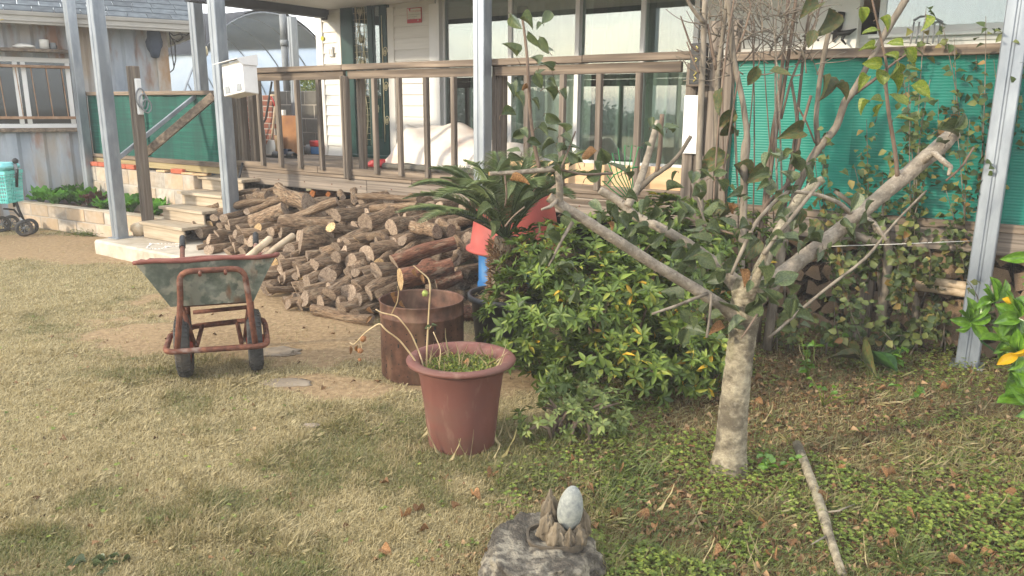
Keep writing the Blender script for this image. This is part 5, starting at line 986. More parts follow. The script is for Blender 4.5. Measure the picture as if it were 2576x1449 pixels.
# ================================================================== stone with viewing stone
SC = np.array([.10, 2.36, 0]); M['stone'] = mat('grey lichen stone', ['#3b362f', '#5c564c', '#7d7567'], (34, 34, 34), rough=.95, bump=3.0, bscale=110, rndobj=0, spots=[('#9a9280', (22, 22, 22), .55, .66, .6), ('#35302a', (9, 9, 9), .54, .68, .6)])
bm = bmesh.new(); bmesh.ops.create_icosphere(bm, subdivisions=6, radius=1); from mathutils import noise as mnoise
for v_ in bm.verts:
    d = v_.co.copy(); a = atan2(d.y, d.x); rr = 1+.10*sin(2*a+.6)+.07*sin(3*a+2); q = mnoise.fractal(d*2.2+Vector((3, 1, 7)), 1, 2, 5)*.13+mnoise.fractal(d*8, 1, 2, 5)*.055; z = max(-.4, min(.62, d.z*1.0))
    v_.co = Vector((d.x*.195*rr*(1+q), d.y*.26*rr*(1+q), z*.15*(1+q)-.02*d.x))
V = np.array([v_.co[:] for v_ in bm.verts])+SC+[0, 0, .02]; Fc = [tuple(v_.index for v_ in f_.verts) for f_ in bm.faces]; bm.free()
MB().add(V, Fc, smooth=True).build('flat_boulder', M['stone'], label='flat grey lichen-spotted boulder in the foreground grass', cat='boulder')
TZ = .098; TC = G(1398, 1362, TZ)
ty = thing('stone_tray', 'shallow dark tray with raised edge lying on the boulder', 'tray', TC); M['traym'] = mat('weathered dark tray', ['#39332b', '#4f473c', '#665c4d'], (14, 14, 14), rough=.85, bump=.4)
an = np.arange(28)*2*pi/28; o_r = [(.098*abs(cos(a))**.7*np.sign(cos(a))*1.0, .078*abs(sin(a))**.7*np.sign(sin(a))) for a in an]; V = []
for (sc_, z) in ((1, 0), (1.04, .026), (.95, .026), (.92, .006)): V += [TC+np.array([x*sc_, y*sc_, z]) for x, y in o_r]
MB().add(V, [(i*28+j, i*28+(j+1) % 28, (i+1)*28+(j+1) % 28, (i+1)*28+j) for i in range(3) for j in range(28)]+[tuple(84+j for j in range(28))], smooth=False).build('dish', M['traym'], ty)
hol = thing('rock_cradle', 'craggy upright brown rock cradle holding the egg-shaped stone', 'rock', TC+[0, 0, .008]); M['crag'] = mat('craggy brown rock', ['#453d32', '#665b4a', '#827663'], (16, 16, 5), rough=.95, bump=1.0, bscale=70, rndobj=.1)
def crag(c_, r, h_, s):
    v_, f_ = rock(1, (1, 1, 1), s, .34, 4); v_ = v_.copy(); tp_ = np.clip((v_[:, 2]+1)/2, 0, 1); k = 1-.52*tp_**1.6; rid = 1+.18*np.sin(np.arctan2(v_[:, 1], v_[:, 0])*7+s)
    return np.stack([v_[:, 0]*r*k*rid, v_[:, 1]*r*k*rid, (v_[:, 2]+1)/2*h_-.004], 1)+np.asarray(c_), f_
EC = TC+np.array([.03, .0, 0])
for (dx, dy, r, h_, s) in ((-.05, .045, .036, .155, 1), (-.028, -.038, .038, .085, 2), (.045, -.034, .034, .075, 3), (.062, .018, .032, .115, 4), (.02, .055, .032, .10, 5), (-.06, -.0, .034, .10, 6), (.012, -.052, .026, .075, 7)):
    MB().add(*crag(EC+np.array([dx, dy, .006]), r, h_, s), smooth=True).build('crag', M['crag'], hol)
u = np.linspace(0, pi, 26); eg = MB(); ea = frame((.12, .05, 1), (1, 0, 0), EC+np.array([.008, -.002, .045])); ep = [(.0435*sin(a)*(1+.10*cos(a)), .081-.081*cos(a)) for a in u]
eg.lathe([(max(r, .0005), z) for r, z in ep], n=36, sy=.82)
inst('viewing_stone', eg.mesh('viewing_stone', mat('speckled blue-grey stone', ['#6f7270', '#82857f', '#94968e'], (70, 70, 70), detail=3, rough=.6, bump=.1, rndobj=0, spots=[('#9c9a88', (18, 18, 18), .55, .75, .35)])), ea, label='smooth egg-shaped blue-grey stone standing in the rock cradle', cat='stone')
for k, (x, y, wd, dp, la) in enumerate(((722, 963, .17, .085, 'flat pale stepping stone in the dirt left of the drum'), (705, 885, .15, .11, 'flat grey stepping stone in the dirt beside the right barrow wheel'), (785, 1072, .05, .03, 'small flat stone chip in the lawn near the big pot'))):
    c_ = G(x, y); v_, f_ = rock(1, (wd*.85, dp*.85, .012), 60+k, .35, 4); MB().add(v_+c_+[0, 0, .001], f_, smooth=True).build('stepping_stone', mat('flat slab %d' % k, ['#75695a', '#8f8372'], (12, 12, 12), rough=.95, bump=.4), label=la, cat='stone')
MB().tube([W(*FP(595, 478, -.25)), W(*FP(602, 445, -.12)), W(*FP(610, 410, -.045))], .014, 8).build('iron_pipe', M['blackpot'], label='short dark pipe leaning on the deck edge behind the mailbox post', cat='pipe')
# ================================================================== plants: helpers
def leaf_tpl(nu=4, fold=.18, curl=.25, shape=.5, nv=3, ex=.85):         # unit leaf along +Y, width 1 at the widest
    V = []
    for i in range(nu+1):
        t = i/nu; wd = (sin(pi*min(1, t**shape))**ex if 0 < t < 1 else .03)*.5
        for s in np.linspace(-1, 1, nv): V.append((wd*s, t-curl*.25*t*t, fold*abs(s)*wd*1.2-curl*t*t*.55+.03*sin(t*9)*abs(s)))
    f = [(i*nv+j, i*nv+j+1, (i+1)*nv+j+1, (i+1)*nv+j) for i in range(nu) for j in range(nv-1)]
    return np.array(V), np.array(f)
def orient(P, D, N, Ls, Ws, tpl, rnd):                          # many leaves at once: base, direction, normal, size
    V, Fq = tpl; D = D/np.linalg.norm(D, axis=1)[:, None]; X = np.cross(D, N); X /= np.maximum(np.linalg.norm(X, axis=1), 1e-6)[:, None]; Z = np.cross(X, D)
    o = P[:, None]+V[None, :, :1]*X[:, None]*Ws[:, None, None]+V[None, :, 1:2]*D[:, None]*Ls[:, None, None]+V[None, :, 2:]*Z[:, None]*Ls[:, None, None]
    f = Fq[None]+(np.arange(len(P))*len(V))[:, None, None]
    return o.reshape(-1, 3), f.reshape(-1, Fq.shape[1]), np.repeat(rnd, len(V))
def stuffobj(name, V, Fq, mt, rnd, parent=None, at=(0, 0, 0), smooth=True, **kw):
    o = bpy.data.objects.new(name, fast_mesh(name, V-np.asarray(at), Fq, mt, rnd, smooth)); put(o, parent, at); return props(o, **kw)
def unit(n):
    v_ = rng.normal(size=(n, 3)); return v_/np.linalg.norm(v_, axis=1)[:, None]
LEAF = dict(rough=.5, bump=.1, spec=.4)
M['grassb'] = mat('lawn blades', ['#b3a57d', '#9c8e66', '#807a4e', '#6a7040', '#55642f'], (3, 3, 3), attr='rnd', trans=.25, pos=[0, .3, .5, .75, 1], rndobj=0, **LEAF)
M['clover'] = mat('clover and weeds', ['#465822', '#697b31', '#8c9742', '#aea658'], (4, 4, 4), attr='rnd', trans=.3, pos=[0, .45, .8, 1], rndobj=0, **LEAF)
M['azalea'] = mat('azalea leaf', ['#344719', '#526826', '#748634', '#97993c', '#cfa32c'], (9, 9, 9), attr='rnd', trans=.22, pos=[0, .35, .75, .9, .97], rndobj=.18, **LEAF)
M['azpurple'] = mat('bronzed azalea leaf', ['#4a5a2c', '#6c7a3e', '#8b9050'], (9, 9, 9), attr='rnd', trans=.2, pos=[0, .5, 1], rndobj=.18, **LEAF)
M['apple'] = mat('apple leaf', ['#353f27', '#4d5a3a', '#66704a'], (12, 12, 12), trans=.18, rndobj=.22, rough=.45, bump=.15, spec=.4, spots=[('#6d5a3c', (14, 14, 14), .66, .76, .6)])
M['applelight'] = mat('yellow-green apple leaf', ['#44581f', '#66782c', '#868f3a'], (12, 12, 12), trans=.35, rndobj=.2, rough=.45, bump=.15, spots=[('#a89a3c', (14, 14, 14), .6, .76, .5)])
M['darkleaf'] = mat('dull dark leaf', ['#2f3a1f', '#47502b', '#605a32'], (8, 8, 8), trans=.22, rndobj=.25, rough=.6, bump=.2, spots=[('#6b4a2c', (9, 9, 9), .6, .74, .8)])
M['vineleaf'] = mat('small vine leaf', ['#2f3f20', '#4a5a2c', '#68703a', '#8c7f45', '#8a6238'], (8, 8, 8), attr='rnd', trans=.25, pos=[0, .35, .65, .85, 1], rndobj=0, **LEAF)
M['glossy'] = mat('glossy leaf', ['#3d5f1c', '#5a8026', '#779c38'], (5, 5, 5), trans=.25, rndobj=.18, rough=.3, bump=.05, spec=.6); M['yellowleaf'] = mat('yellow leaf', ['#c79a10', '#dbb224'], (5, 5, 5), trans=.3, rndobj=.08, rough=.4, bump=.05)
M['broad'] = mat('broad dark green leaf', ['#23401f', '#35572a', '#476a33'], (7, 7, 7), trans=.15, rndobj=.15, rough=.45, bump=.2)
M['dry'] = mat('dry leaf', ['#553c28', '#775637', '#946f49', '#ad8c66'], (14, 14, 14), trans=.15, rndobj=.32, rough=.8, bump=.4)
M['litter'] = mat('leaf litter', ['#46331f', '#694d31', '#866748', '#9f8563'], (9, 9, 9), attr='rnd', pos=[0, .4, .75, 1], rough=.85, bump=.2, rndobj=0)
M['twig'] = mat('grey-brown twig', ['#4f473d', '#70675a', '#8a8071'], (20, 20, 6), rough=.85, bump=.4, rndobj=.1); M['twigred'] = mat('reddish twig', ['#4a3d33', '#665649', '#7b6b5c'], (20, 20, 6), rough=.8, bump=.3, rndobj=.15)
M['appleb'] = mat('apple bark', ['#554c3d', '#8c826d', '#b5ab91'], (26, 26, 34), detail=10, nrough=.75, rough=.85, bump=3.0, rndobj=.04, spots=[('#7b7c52', (4, 4, 2), .54, .7, .6), ('#463e32', (9, 9, 12), .58, .70, .7), ('#a39b88', (55, 55, 55), .64, .76, .4)])
M['appleg'] = mat('grey apple branch', ['#574f45', '#857b6d', '#a69b89'], (24, 24, 24), detail=10, nrough=.75, rough=.8, bump=2.5, rndobj=.06, spots=[('#a8a192', (60, 60, 60), .64, .74, .5), ('#5b5548', (8, 8, 8), .58, .72, .5)])
M['cutwood'] = mat('orange cut wood', ['#9c6a3c', '#c08a52'], (9, 9, 9), bump=.2)
M['stalk'] = mat('dry pale stalk', ['#8f7a58', '#b09a74', '#c4b08c'], (16, 16, 5), rough=.8, bump=.2)

# ================================================================== lawn, clover, litter
def ground_samples(n, ylo=1.75, yhi=10.2, pw=1.7, xpad=.35):
    u = rng.random(n); a = 1-pw; Yv = (ylo**a+u*(yhi**a-ylo**a))**(1/a); hw = Yv*(1288/1950)*1.02+xpad; return (rng.random(n)*2-1)*hw, Yv
Xg, Yg = ground_samples(900000)
dm = dirt_mask(Xg, Yg); wm_ = weed_mask(Xg, Yg); lc = np.stack([(Xg-P0[0])*EX[0]+(Yg-P0[1])*EX[1], (Xg-P0[0])*EY[0]+(Yg-P0[1])*EY[1]], 1)
patch = fbm(Xg*1.6, Yg*1.6, 51)*.6+fbm(Xg*7, Yg*7, 53)*.4; free = ~((lc[:, 1] > -1.5) & (lc[:, 0] < -5.3) & (lc[:, 0] > -7.7)) & ~((lc[:, 1] > -1.0) & (lc[:, 0] < -7.5)) & (lc[:, 1] < np.interp(lc[:, 0], bx_, by_-.03, 0, .2)) 
free &= (np.hypot(Xg-PC[0], Yg-PC[1]) > .15) & (np.hypot(Xg-DC[0], Yg-DC[1]) > .24) & (np.hypot(Xg-KC[0], Yg-KC[1]) > .2) & (((Xg-SC[0])/.2)**2+((Yg-SC[1])/.27)**2 > 1)
keep = free & (rng.random(len(Xg)) < (1-.97*dm)*(1-.80*wm_)*(.35+.65*sst(.30, .56, patch+.15*rng.random(len(Xg)))))
Xg, Yg, dm, wm_, patch = Xg[keep], Yg[keep], dm[keep], wm_[keep], patch[keep]; n = len(Xg)
az = rng.random(n)*2*pi; green = fbm(Xg*.9+7, Yg*.9, 77)*.65+fbm(Xg*6, Yg*6, 79)*.35; tuft = sst(.55, .72, fbm(Xg*5+3, Yg*5, 81)); gfac = sst(.50, .70, green)*.62+wm_*.42+(sst(3.6, 2.2, Yg)*.10); inc = rng.random(n)**.8*1.35+.1*0
ln = (.015+.026*rng.random(n))*(1+.9*tuft)*(1+.9*wm_*rng.random(n)); wdt = (.0008+.0011*rng.random(n))*(1+.16*np.maximum(Yg-2.5, 0))
dirv = np.stack([np.cos(az)*np.sin(inc), np.sin(az)*np.sin(inc), np.cos(inc)*.8+.08], 1); sidev = np.stack([-np.sin(az), np.cos(az), 0*az], 1)
b0 = np.stack([Xg, Yg, ghm(Xg, Yg)-.002], 1); bend = np.stack([0*az, 0*az, -ln*.35*np.sin(inc)], 1)
V = np.stack([b0-sidev*wdt[:, None], b0+sidev*wdt[:, None], b0+dirv*ln[:, None]*.6+sidev*wdt[:, None]*.7, b0+dirv*ln[:, None]+bend*.4], 1).reshape(-1, 3)
Fg = np.arange(n)[:, None]*4+np.array([0, 1, 2, 3]); rv = np.clip(gfac*.85+(rng.random(n)-.5)*.5+.12*wm_, 0, 1)
stuffobj('lawn_grass', V, Fg, M['grassb'], np.repeat(rv, 4), label='short half-dry lawn grass, straw and olive green', cat='grass', kind='stuff', smooth=False)
# clover and round-leaved weeds on the right
Xc, Yc = ground_samples(90000, 1.8, 6.8, 1.5); wc = weed_mask(Xc, Yc); pc = fbm(Xc*2.2, Yc*2.2, 91); pc2 = fbm(Xc*6, Yc*6, 95); k = (rng.random(len(Xc)) < wc*sst(.40, .57, pc*.55+pc2*.45)*.66+.008) & (dirt_mask(Xc, Yc) < .4)
k &= (((Xc-SC[0])/.2)**2+((Yc-SC[1])/.27)**2 > 1) & (np.hypot(Xc-PC[0], Yc-PC[1]) > .16) & (np.hypot(Xc-.95, Yc-3.13) > .07); Xc, Yc, pc = Xc[k], Yc[k], pc[k]; n = len(Xc)
tplc = leaf_tpl(3, .25, .15, .55); zz = .012+.05*rng.random(n)*sst(.4, .7, pc); a0 = rng.random(n)*6.28; Vs, Fs, Rs = [], [], []; off = 0
for q in range(3):
    a = a0+q*2.1+rng.normal(0, .15, n); D = np.stack([np.cos(a), np.sin(a), .25*rng.random(n)-.05], 1); N_ = np.stack([rng.normal(0, .3, n), rng.normal(0, .3, n), np.ones(n)], 1); sz = (.006+.013*rng.random(n)**2)*(.8+.1*Yc)
    v_, f_, r_ = orient(np.stack([Xc, Yc, ghm(Xc, Yc)+zz], 1), D, N_, sz, sz*.95, tplc, np.clip(rng.random(n)*.7+.25*pc, 0, 1)); Vs.append(v_); Fs.append(f_+off); Rs.append(r_); off += len(v_)
stuffobj('ground_cover', np.concatenate(Vs), np.concatenate(Fs), M['clover'], np.concatenate(Rs), label='low clover and small round-leaved weeds around the apple tree', cat='weeds', kind='stuff')
Xl, Yl = ground_samples(34000, 1.8, 6.8, 1.7); wl = weed_mask(Xl, Yl); pl_ = fbm(Xl*1.9, Yl*1.9, 131); sh_ = sst(.9, .3, ell(Xl, Yl, 1.3, 4.35, 1.5, .75)); k = rng.random(len(Xl)) < np.clip(wl*(.30+.6*sst(.42, .58, pl_))+sh_*.7, .02, 1); k &= np.hypot(Xl-.95, Yl-3.13) > .08
Xl, Yl = Xl[k], Yl[k]; n = len(Xl); tl = leaf_tpl(3, .5, .7, .6); a = rng.random(n)*6.28; D = np.stack([np.cos(a), np.sin(a), rng.normal(0, .35, n)], 1); N_ = np.stack([rng.normal(0, .5, n), rng.normal(0, .5, n), np.ones(n)], 1); sz = .014+.036*rng.random(n)**1.6
stuffobj('leaf_litter', *orient(np.stack([Xl, Yl, ghm(Xl, Yl)+.008], 1), D, N_, sz, sz*.6, tl, rng.random(n))[:2], M['litter'], orient(np.stack([Xl, Yl, Xl], 1), D, N_, sz, sz, tl, rng.random(n))[2], label='small dry leaf litter between the weeds', cat='leaf litter', kind='stuff')
# taller dry grass stems
n = 60; Xs, Ys = ground_samples(n*4, 2.0, 5.2, 1.5); k = (weed_mask(Xs, Ys) > .35) & (dirt_mask(Xs, Ys) < .5); nearpot = rng.random((26, 2)); Xs = np.concatenate([Xs[k][:n], PC[0]+np.cos(nearpot[:, 0]*6.28)*(.16+.1*nearpot[:, 1]), ]); Ys = np.concatenate([Ys[k][:n], PC[1]+np.sin(nearpot[:, 0]*6.28)*(.16+.1*nearpot[:, 1])]); n = len(Xs)
h_ = .07+.13*rng.random(n); a = rng.random(n)*6.28; D = np.stack([np.cos(a)*.7, np.sin(a)*.7, np.ones(n)*.8], 1); v_, f_, r_ = orient(np.stack([Xs, Ys, 0*Xs], 1), D, np.stack([np.cos(a), np.sin(a), -.3+0*a], 1), h_, .0011+0*h_, leaf_tpl(4, .1, .4, .4), rng.random(n)*.5)
stuffobj('dry_grass_stems', v_, f_, M['grassb'], r_, label='thin dry grass stems standing among the weeds and round the big pot', cat='grass', kind='stuff')
# single fallen leaves one can pick out
DL = []
for k in range(5):
    v_, f_ = leaf_tpl(6, .5+.15*k, .2+.2*k, .55+.08*k, 5); v_ = v_.copy(); v_[:, 2] += .10*np.sin(v_[:, 1]*7+k*2)*np.abs(v_[:, 0])*2+.05*np.sin(v_[:, 0]*11+k); m = MB(); m.add(v_, [tuple(q) for q in f_], smooth=True); DL.append(m.mesh('fallen_leaf', M['dry']))
fl = [(978, 1222), (1188, 1255), (1045, 1298), (1480, 1240), (1650, 1330), (1685, 1050), (2085, 1232), (2060, 1270), (1975, 1190), (2000, 1210), (1905, 1320), (1990, 1385), (1955, 1250), (1770, 1240), (2130, 1190), (2260, 1360), (2310, 1320), (2280, 1300), (2420, 1270), (2395, 1210), (1540, 1310), (1600, 1300), (1920, 960), (1730, 930), (2240, 905), (2230, 985), (2120, 975), (2520, 1075), (2385, 985), (2440, 930), (1830, 1080), (2200, 1030), (2330, 1010), (1080, 1340), (960, 1390), (1140, 1290), (1560, 1200), (1500, 1340), (1720, 1180), (1870, 1240), (1450, 1170), (2490, 1200), (2180, 1110), (1900, 1010), (1990, 970), (2050, 1010), (1240, 1195), (1120, 1215), (1010, 1310), (2555, 1260), (1950, 1420), (2390, 1430), (1820, 1400), (1700, 1420), (2500, 1400), (2230, 1210)]
near_ = lambda x, y: 'the big pot' if x < 1350 else 'the boulder' if x < 1700 and y > 1150 else 'the apple trunk' if x < 2000 else 'the fallen branch' if x < 2250 and y > 1080 else 'the right edge' if x > 2250 else 'the weeds behind the trunk'
for k, (x, y) in enumerate(fl):
    p = G(x, y); a = random.random()*6.28; s = random.uniform(.045, .075); t_ = near_(x, y); rk_ = sorted(q for q in fl if near_(*q) == t_).index((x, y))+1
    inst('fallen_leaf', random.choice(DL), Matrix.Translation(p+[0, 0, .016]) @ Matrix.Rotation(a, 4, 'Z') @ Matrix.Rotation(random.gauss(0, .3), 4, 'X') @ Matrix.Rotation(random.gauss(0, .35), 4, 'Y') @ Matrix.Diagonal((s*random.uniform(.55, .8), s, s, 1)),
         label='curled dry brown leaf, %s from the left of those near %s' % (ordn(rk_), t_), cat='leaf', group='fallen leaves near '+t_)
st_ = [G(2005, 1118, .02), G(2030, 1180, .03), G(2052, 1240, .03), G(2068, 1290, .025), G(2085, 1345, .03), G(2100, 1390, .02), G(2122, 1452, .02)]
fb = thing('fallen_branch', 'grey-green fallen branch lying on the weeds right of the apple trunk', 'branch', st_[3]); MB().tube(st_, [.021, .021, .02, .021, .017, .016, .015], 9, wob=.08).build('limb', M['appleb'], fb); MB().tube([st_[3], G(2110, 1285, .06), G(2150, 1268, .05)], [.006, .004, .002], 5).build('side_twig', M['twig'], fb); MB().tube([st_[4], G(2040, 1370, .06)], [.005, .002], 5).build('side_twig', M['twig'], fb)

# ================================================================== whorled shrubs (azaleas)
def whorl(k, n, Ln, Wd, yl=.1):
    r = np.random.default_rng(k+300); a = np.arange(n)*2*pi/n*1.0+r.normal(0, .2, n); el = r.uniform(.05, .75, n); D = np.stack([np.cos(a)*np.cos(el), np.sin(a)*np.cos(el), np.sin(el)], 1); N_ = np.stack([-np.cos(a)*np.sin(el), -np.sin(a)*np.sin(el), np.cos(el)], 1)
    rv_ = np.clip(r.normal(.42, .2, n), 0, .85); rv_[r.random(n) < yl] = r.uniform(.9, 1.0)
    return orient(np.zeros((n, 3))+D*.004, D, N_, Ln*r.uniform(.7, 1.1, n), Wd*r.uniform(.85, 1.15, n), leaf_tpl(3, .2, .25, .8), rv_)
def shrub(name, label, lobes, n, mt, Ln, Wd, nb, base, big=300, stems=14, upb=.55, yl=.08, hole=None):
    t = thing(name, label, 'shrub', base); P = []; A = []
    vol = np.array([l[1][0]*l[1][1]*l[1][2] for l in lobes])**.67; cnt = (vol/vol.sum()*n*1.5).astype(int)
    for (c_, r_), q in zip(lobes, cnt):
        d = unit(q); s = rng.uniform(.62, 1.03, q)**.6; p = np.array(c_)+d*np.array(r_)*s[:, None]; P.append(p); a = d/np.array(r_); a /= np.linalg.norm(a, axis=1)[:, None]; A.append(a*.8+np.array([0, 0, upb])+rng.normal(0, .25, (q, 3)))
    P = np.concatenate(P); A = np.concatenate(A); ok = P[:, 2] > .03; 
    gp = fbm(P[:, 0]*5+P[:, 2]*3, P[:, 1]*5+P[:, 2]*4, 17); ok &= gp > .37
    P, A = P[ok][:n], A[ok][:n]; o = rng.permutation(len(P)); P, A = P[o], A[o]; wh = [whorl(k, nb+k % 3, Ln, Wd, yl*1.4 if k < 10 else 0) for k in range(16)]
    vis = np.argsort((P-CAM)@c_f-.8*np.clip(P[:, 2], 0, 1))       # nearest first
    mesh_ = [fast_mesh('leaf_whorl', v_, f_, mt, r_, True) for v_, f_, r_ in wh]; Vs, Fs, Rs, off = [], [], [], 0
    for i, q in enumerate(vis):
        Mx = frame(A[q], None, P[q]) @ Matrix.Rotation(random.random()*6.28, 4, 'Z') @ Matrix.Scale(random.uniform(.55, 1.2), 4); k = random.randrange(10)
        if yl and not (P[q][0] > .45 and P[q][2] < .62 and random.random() < .55) and random.random() > .12: k = 10+k % 6
        if i < big: inst('leaf_whorl', mesh_[k], Mx, t)
        else:
            m_ = np.array(Mx); v_, f_, r_ = wh[k]; Vs.append(v_@m_[:3, :3].T+m_[:3, 3]); Fs.append(f_+off); Rs.append(np.clip(r_+random.gauss(0, .06), 0, 1)); off += len(v_)
    if Vs: stuffobj('foliage', np.concatenate(Vs), np.concatenate(Fs), mt, np.concatenate(Rs), t, base, kind='stuff')
    for i in range(stems):
        q = random.randrange(len(P)); e = P[q]; b_ = np.array(base)+np.array([random.uniform(-.1, .1), random.uniform(-.1, .1), 0]); mdl = b_*.5+e*.5+np.array([0, 0, .06]); MB().tube([b_, b_*.7+mdl*.3+[0, 0, .05], mdl, e*.7+mdl*.3, e], [.011, .009, .007, .005, .003], 6).build('stem', M['twigred'], t)
    return t
shrub('azalea_shrub', 'large green azalea shrub with yellowing leaves between the palm pot and apple tree', [((.10, 4.35, .34), (.30, .30, .32)), ((.42, 4.25, .38), (.42, .36, .42)), ((.78, 4.30, .42), (.42, .38, .44)), ((1.08, 4.45, .40), (.32, .36, .42)), ((.60, 4.70, .62), (.55, .42, .38)), ((1.0, 4.85, .66), (.45, .40, .36)), ((.20, 4.62, .58), (.28, .28, .30)), ((.55, 4.0, .16), (.45, .26, .20)), ((.95, 4.1, .2), (.38, .26, .22)), ((1.45, 4.95, .62), (.32, .3, .32))],
      2100, M['azalea'], .074, .0235, 6, (.7, 4.4, 0), stems=40)
sp_ = G(1440, 1130); shrub('small_azalea', 'small bronzed azalea seedling in the grass between the big pot and the apple trunk', [((sp_[0]-.08, sp_[1]+.10, .11), (.19, .14, .11)), ((sp_[0]+.13, sp_[1]+.16, .12), (.17, .14, .12)), ((sp_[0]+.02, sp_[1]+.22, .2), (.15, .12, .12))], 150, M['azpurple'], .044, .018, 5, (sp_[0], sp_[1]+.12, 0), big=150, stems=16, yl=0)

# ================================================================== sago palm
CZ = AT(1275, 596, KC[1])[2]; sago = thing('sago_palm', 'sago palm with arching feathery fronds on a shaggy brown trunk', 'palm', KC+[0, 0, .38])
tk = MB(); tk.tube([KC+[-.0, 0, .36], KC+[-.01, 0, .5], KC+[-.015, 0, .62], KC+[-.01, 0, CZ]], [.098, .10, .095, .075], 24, wob=.05)
tko = tk.build('trunk', mat('shaggy palm trunk', ['#3a3128', '#5d5244', '#7d715f'], (24, 24, 24), rough=.95, bump=1.0, bscale=50), sago)
n = 900; a = rng.random(n)*6.28; z_ = .40+rng.random(n)*(CZ-.42); P = KC+np.stack([np.cos(a)*.092-.012, np.sin(a)*.092, z_], 1); D = np.stack([np.cos(a)*.8, np.sin(a)*.8, rng.normal(.5, .5, n)], 1)
stuffobj('leaf_scales', *orient(P, D, np.stack([-np.sin(a), np.cos(a), 0*a], 1), .035+.03*rng.random(n), .012+0*a, leaf_tpl(2, .1, .1), rng.random(n))[:2], M['litter'], orient(P, D, np.stack([-np.sin(a), np.cos(a), 0*a], 1), .04+0*a, .01+0*a, leaf_tpl(2, .1, .1), rng.random(n))[2], sago, KC, kind='stuff')
M['frond'] = mat('sago frond', ['#3f4f30', '#657648', '#8f9a6a'], (5, 5, 5), attr='rnd', pos=[0, .5, 1], trans=.15, rndobj=.12, rough=.38, bump=.0, spec=.5); M['frondtip'] = mat('yellow frond tip', ['#8d8040', '#a89a58'], (5, 5, 5), rough=.5, bump=0)
c0 = np.array([KC[0]-.012, KC[1], CZ-.02]); tips = [(1000, 535, 4.55, .16), (1035, 470, 4.6, .26), (1085, 425, 4.75, .22), (1130, 420, 4.95, .2), (1185, 415, 4.5, .25), (1250, 385, 4.95, .15), (1345, 375, 4.95, .12), (1480, 380, 4.9, .22), (1430, 410, 4.6, .22), (1490, 440, 4.8, .25), (1320, 400, 4.6, .12), (1060, 560, 4.4, .2), (1100, 500, 4.35, .26), (1170, 470, 4.25, .26), (1400, 450, 5.1, .2), (1440, 500, 4.5, .25), (1240, 430, 5.1, .2), (1020, 500, 4.85, .22), (1290, 420, 5.2, .18), (1350, 470, 4.35, .28), (1120, 450, 5.1, .2)]
for k, (x, y, Yd, arch) in enumerate(tips):
    e = AT(x, y, Yd); ts = np.linspace(0, 1, 14); md = (c0+e)/2+np.array([0, 0, arch]); cv = np.array([(1-t)**2*c0+2*t*(1-t)*md+t*t*e for t in ts]); m = MB(); m.tube(cv, np.linspace(.006, .0025, 14), 5)
    fr_o = m.build('frond', M['frond'], sago, at=c0); tt = np.linspace(.12, 1, 44); pc_ = np.array([(1-t)**2*c0+2*t*(1-t)*md+t*t*e for t in tt]); tg = np.gradient(pc_, axis=0); tg /= np.linalg.norm(tg, axis=1)[:, None]; sd_ = np.cross(tg, [0, 0, 1.]); sd_ /= np.maximum(np.linalg.norm(sd_, axis=1), 1e-3)[:, None]; up_ = np.cross(sd_, tg)
    ll = .14*np.sin(np.clip(tt*1.02, 0, 1)*pi*.9+.25)**.7+.02; Vs, Fs, Rs, off = [], [], [], 0
    for s in (-1, 1):
        D = tg*.55+sd_*s*.85+up_*.30+rng.normal(0, .04, pc_.shape); v_, f_, r_ = orient(pc_, D, up_+0*D, ll, .0062+0*ll, leaf_tpl(3, .2, .3, .35), np.clip(rng.random(len(tt))*.5+.3, 0, 1)); Vs.append(v_); Fs.append(f_+off); Rs.append(r_); off += len(v_)
    stuffobj('leaflets', np.concatenate(Vs), np.concatenate(Fs), M['frond'], np.concatenate(Rs), fr_o, c0, kind='stuff')

# ================================================================== apple tree
LM = {}
for nm, mt in (('apple', 'apple'), ('applelight', 'applelight'), ('darkleaf', 'darkleaf'), ('glossy', 'glossy'), ('yellowleaf', 'yellowleaf'), ('dry', 'dry'), ('broad', 'broad')):
    LM[nm] = []; ov = nm in ('glossy', 'yellowleaf', 'broad')
    for k in range(4):
        v_, f_ = leaf_tpl(8 if ov else 7, .25+.22*k if not ov else .2+.1*k, .12+.22*k if not ov else .08+.12*k, 1.15 if ov else .68, 5, .62 if ov else .85); m = MB(); m.add(v_, [tuple(q) for q in f_], smooth=True); LM[nm].append(m.mesh('leaf', M[mt]))
def add_leaf(parent, p, Ln, kind='apple', ratio=.62, d=None, twig=True, face=.55):
    d = np.array(d) if d is not None else np.array([random.gauss(0, 1), random.gauss(0, .5), random.gauss(-.25, .6)]); d = d/np.linalg.norm(d)
    nrm = np.array([random.gauss(0, .5), -face+random.gauss(0, .4), .6+random.gauss(0, .35)]); q = random.choice(LM[kind]); Y_ = Vector(d); Z_ = Vector(nrm); X_ = Y_.cross(Z_).normalized(); Z_ = X_.cross(Y_)
    Wd = Ln*ratio; Mx = Matrix(((X_.x*Wd, Y_.x*Ln, Z_.x*Ln, p[0]), (X_.y*Wd, Y_.y*Ln, Z_.y*Ln, p[1]), (X_.z*Wd, Y_.z*Ln, Z_.z*Ln, p[2]), (0, 0, 0, 1))); return inst('leaf', q, Mx, parent)
def px_path(pts): return np.array([AT(x, y, Yd) for x, y, Yd, *_ in pts]), np.array([(q[3] if len(q) > 3 else 5)*np.dot(AT(*q[:3])-CAM, c_f)/F for q in pts])
def smooth_path(P, R, m=4):
    t = np.arange(len(P)); T_ = np.linspace(0, len(P)-1, (len(P)-1)*m+1); Q = np.stack([np.interp(T_, t, P[:, i]) for i in range(3)], 1); Q[1:-1] = (Q[:-2]+2*Q[1:-1]+Q[2:])/4; return Q, np.interp(T_, t, R)
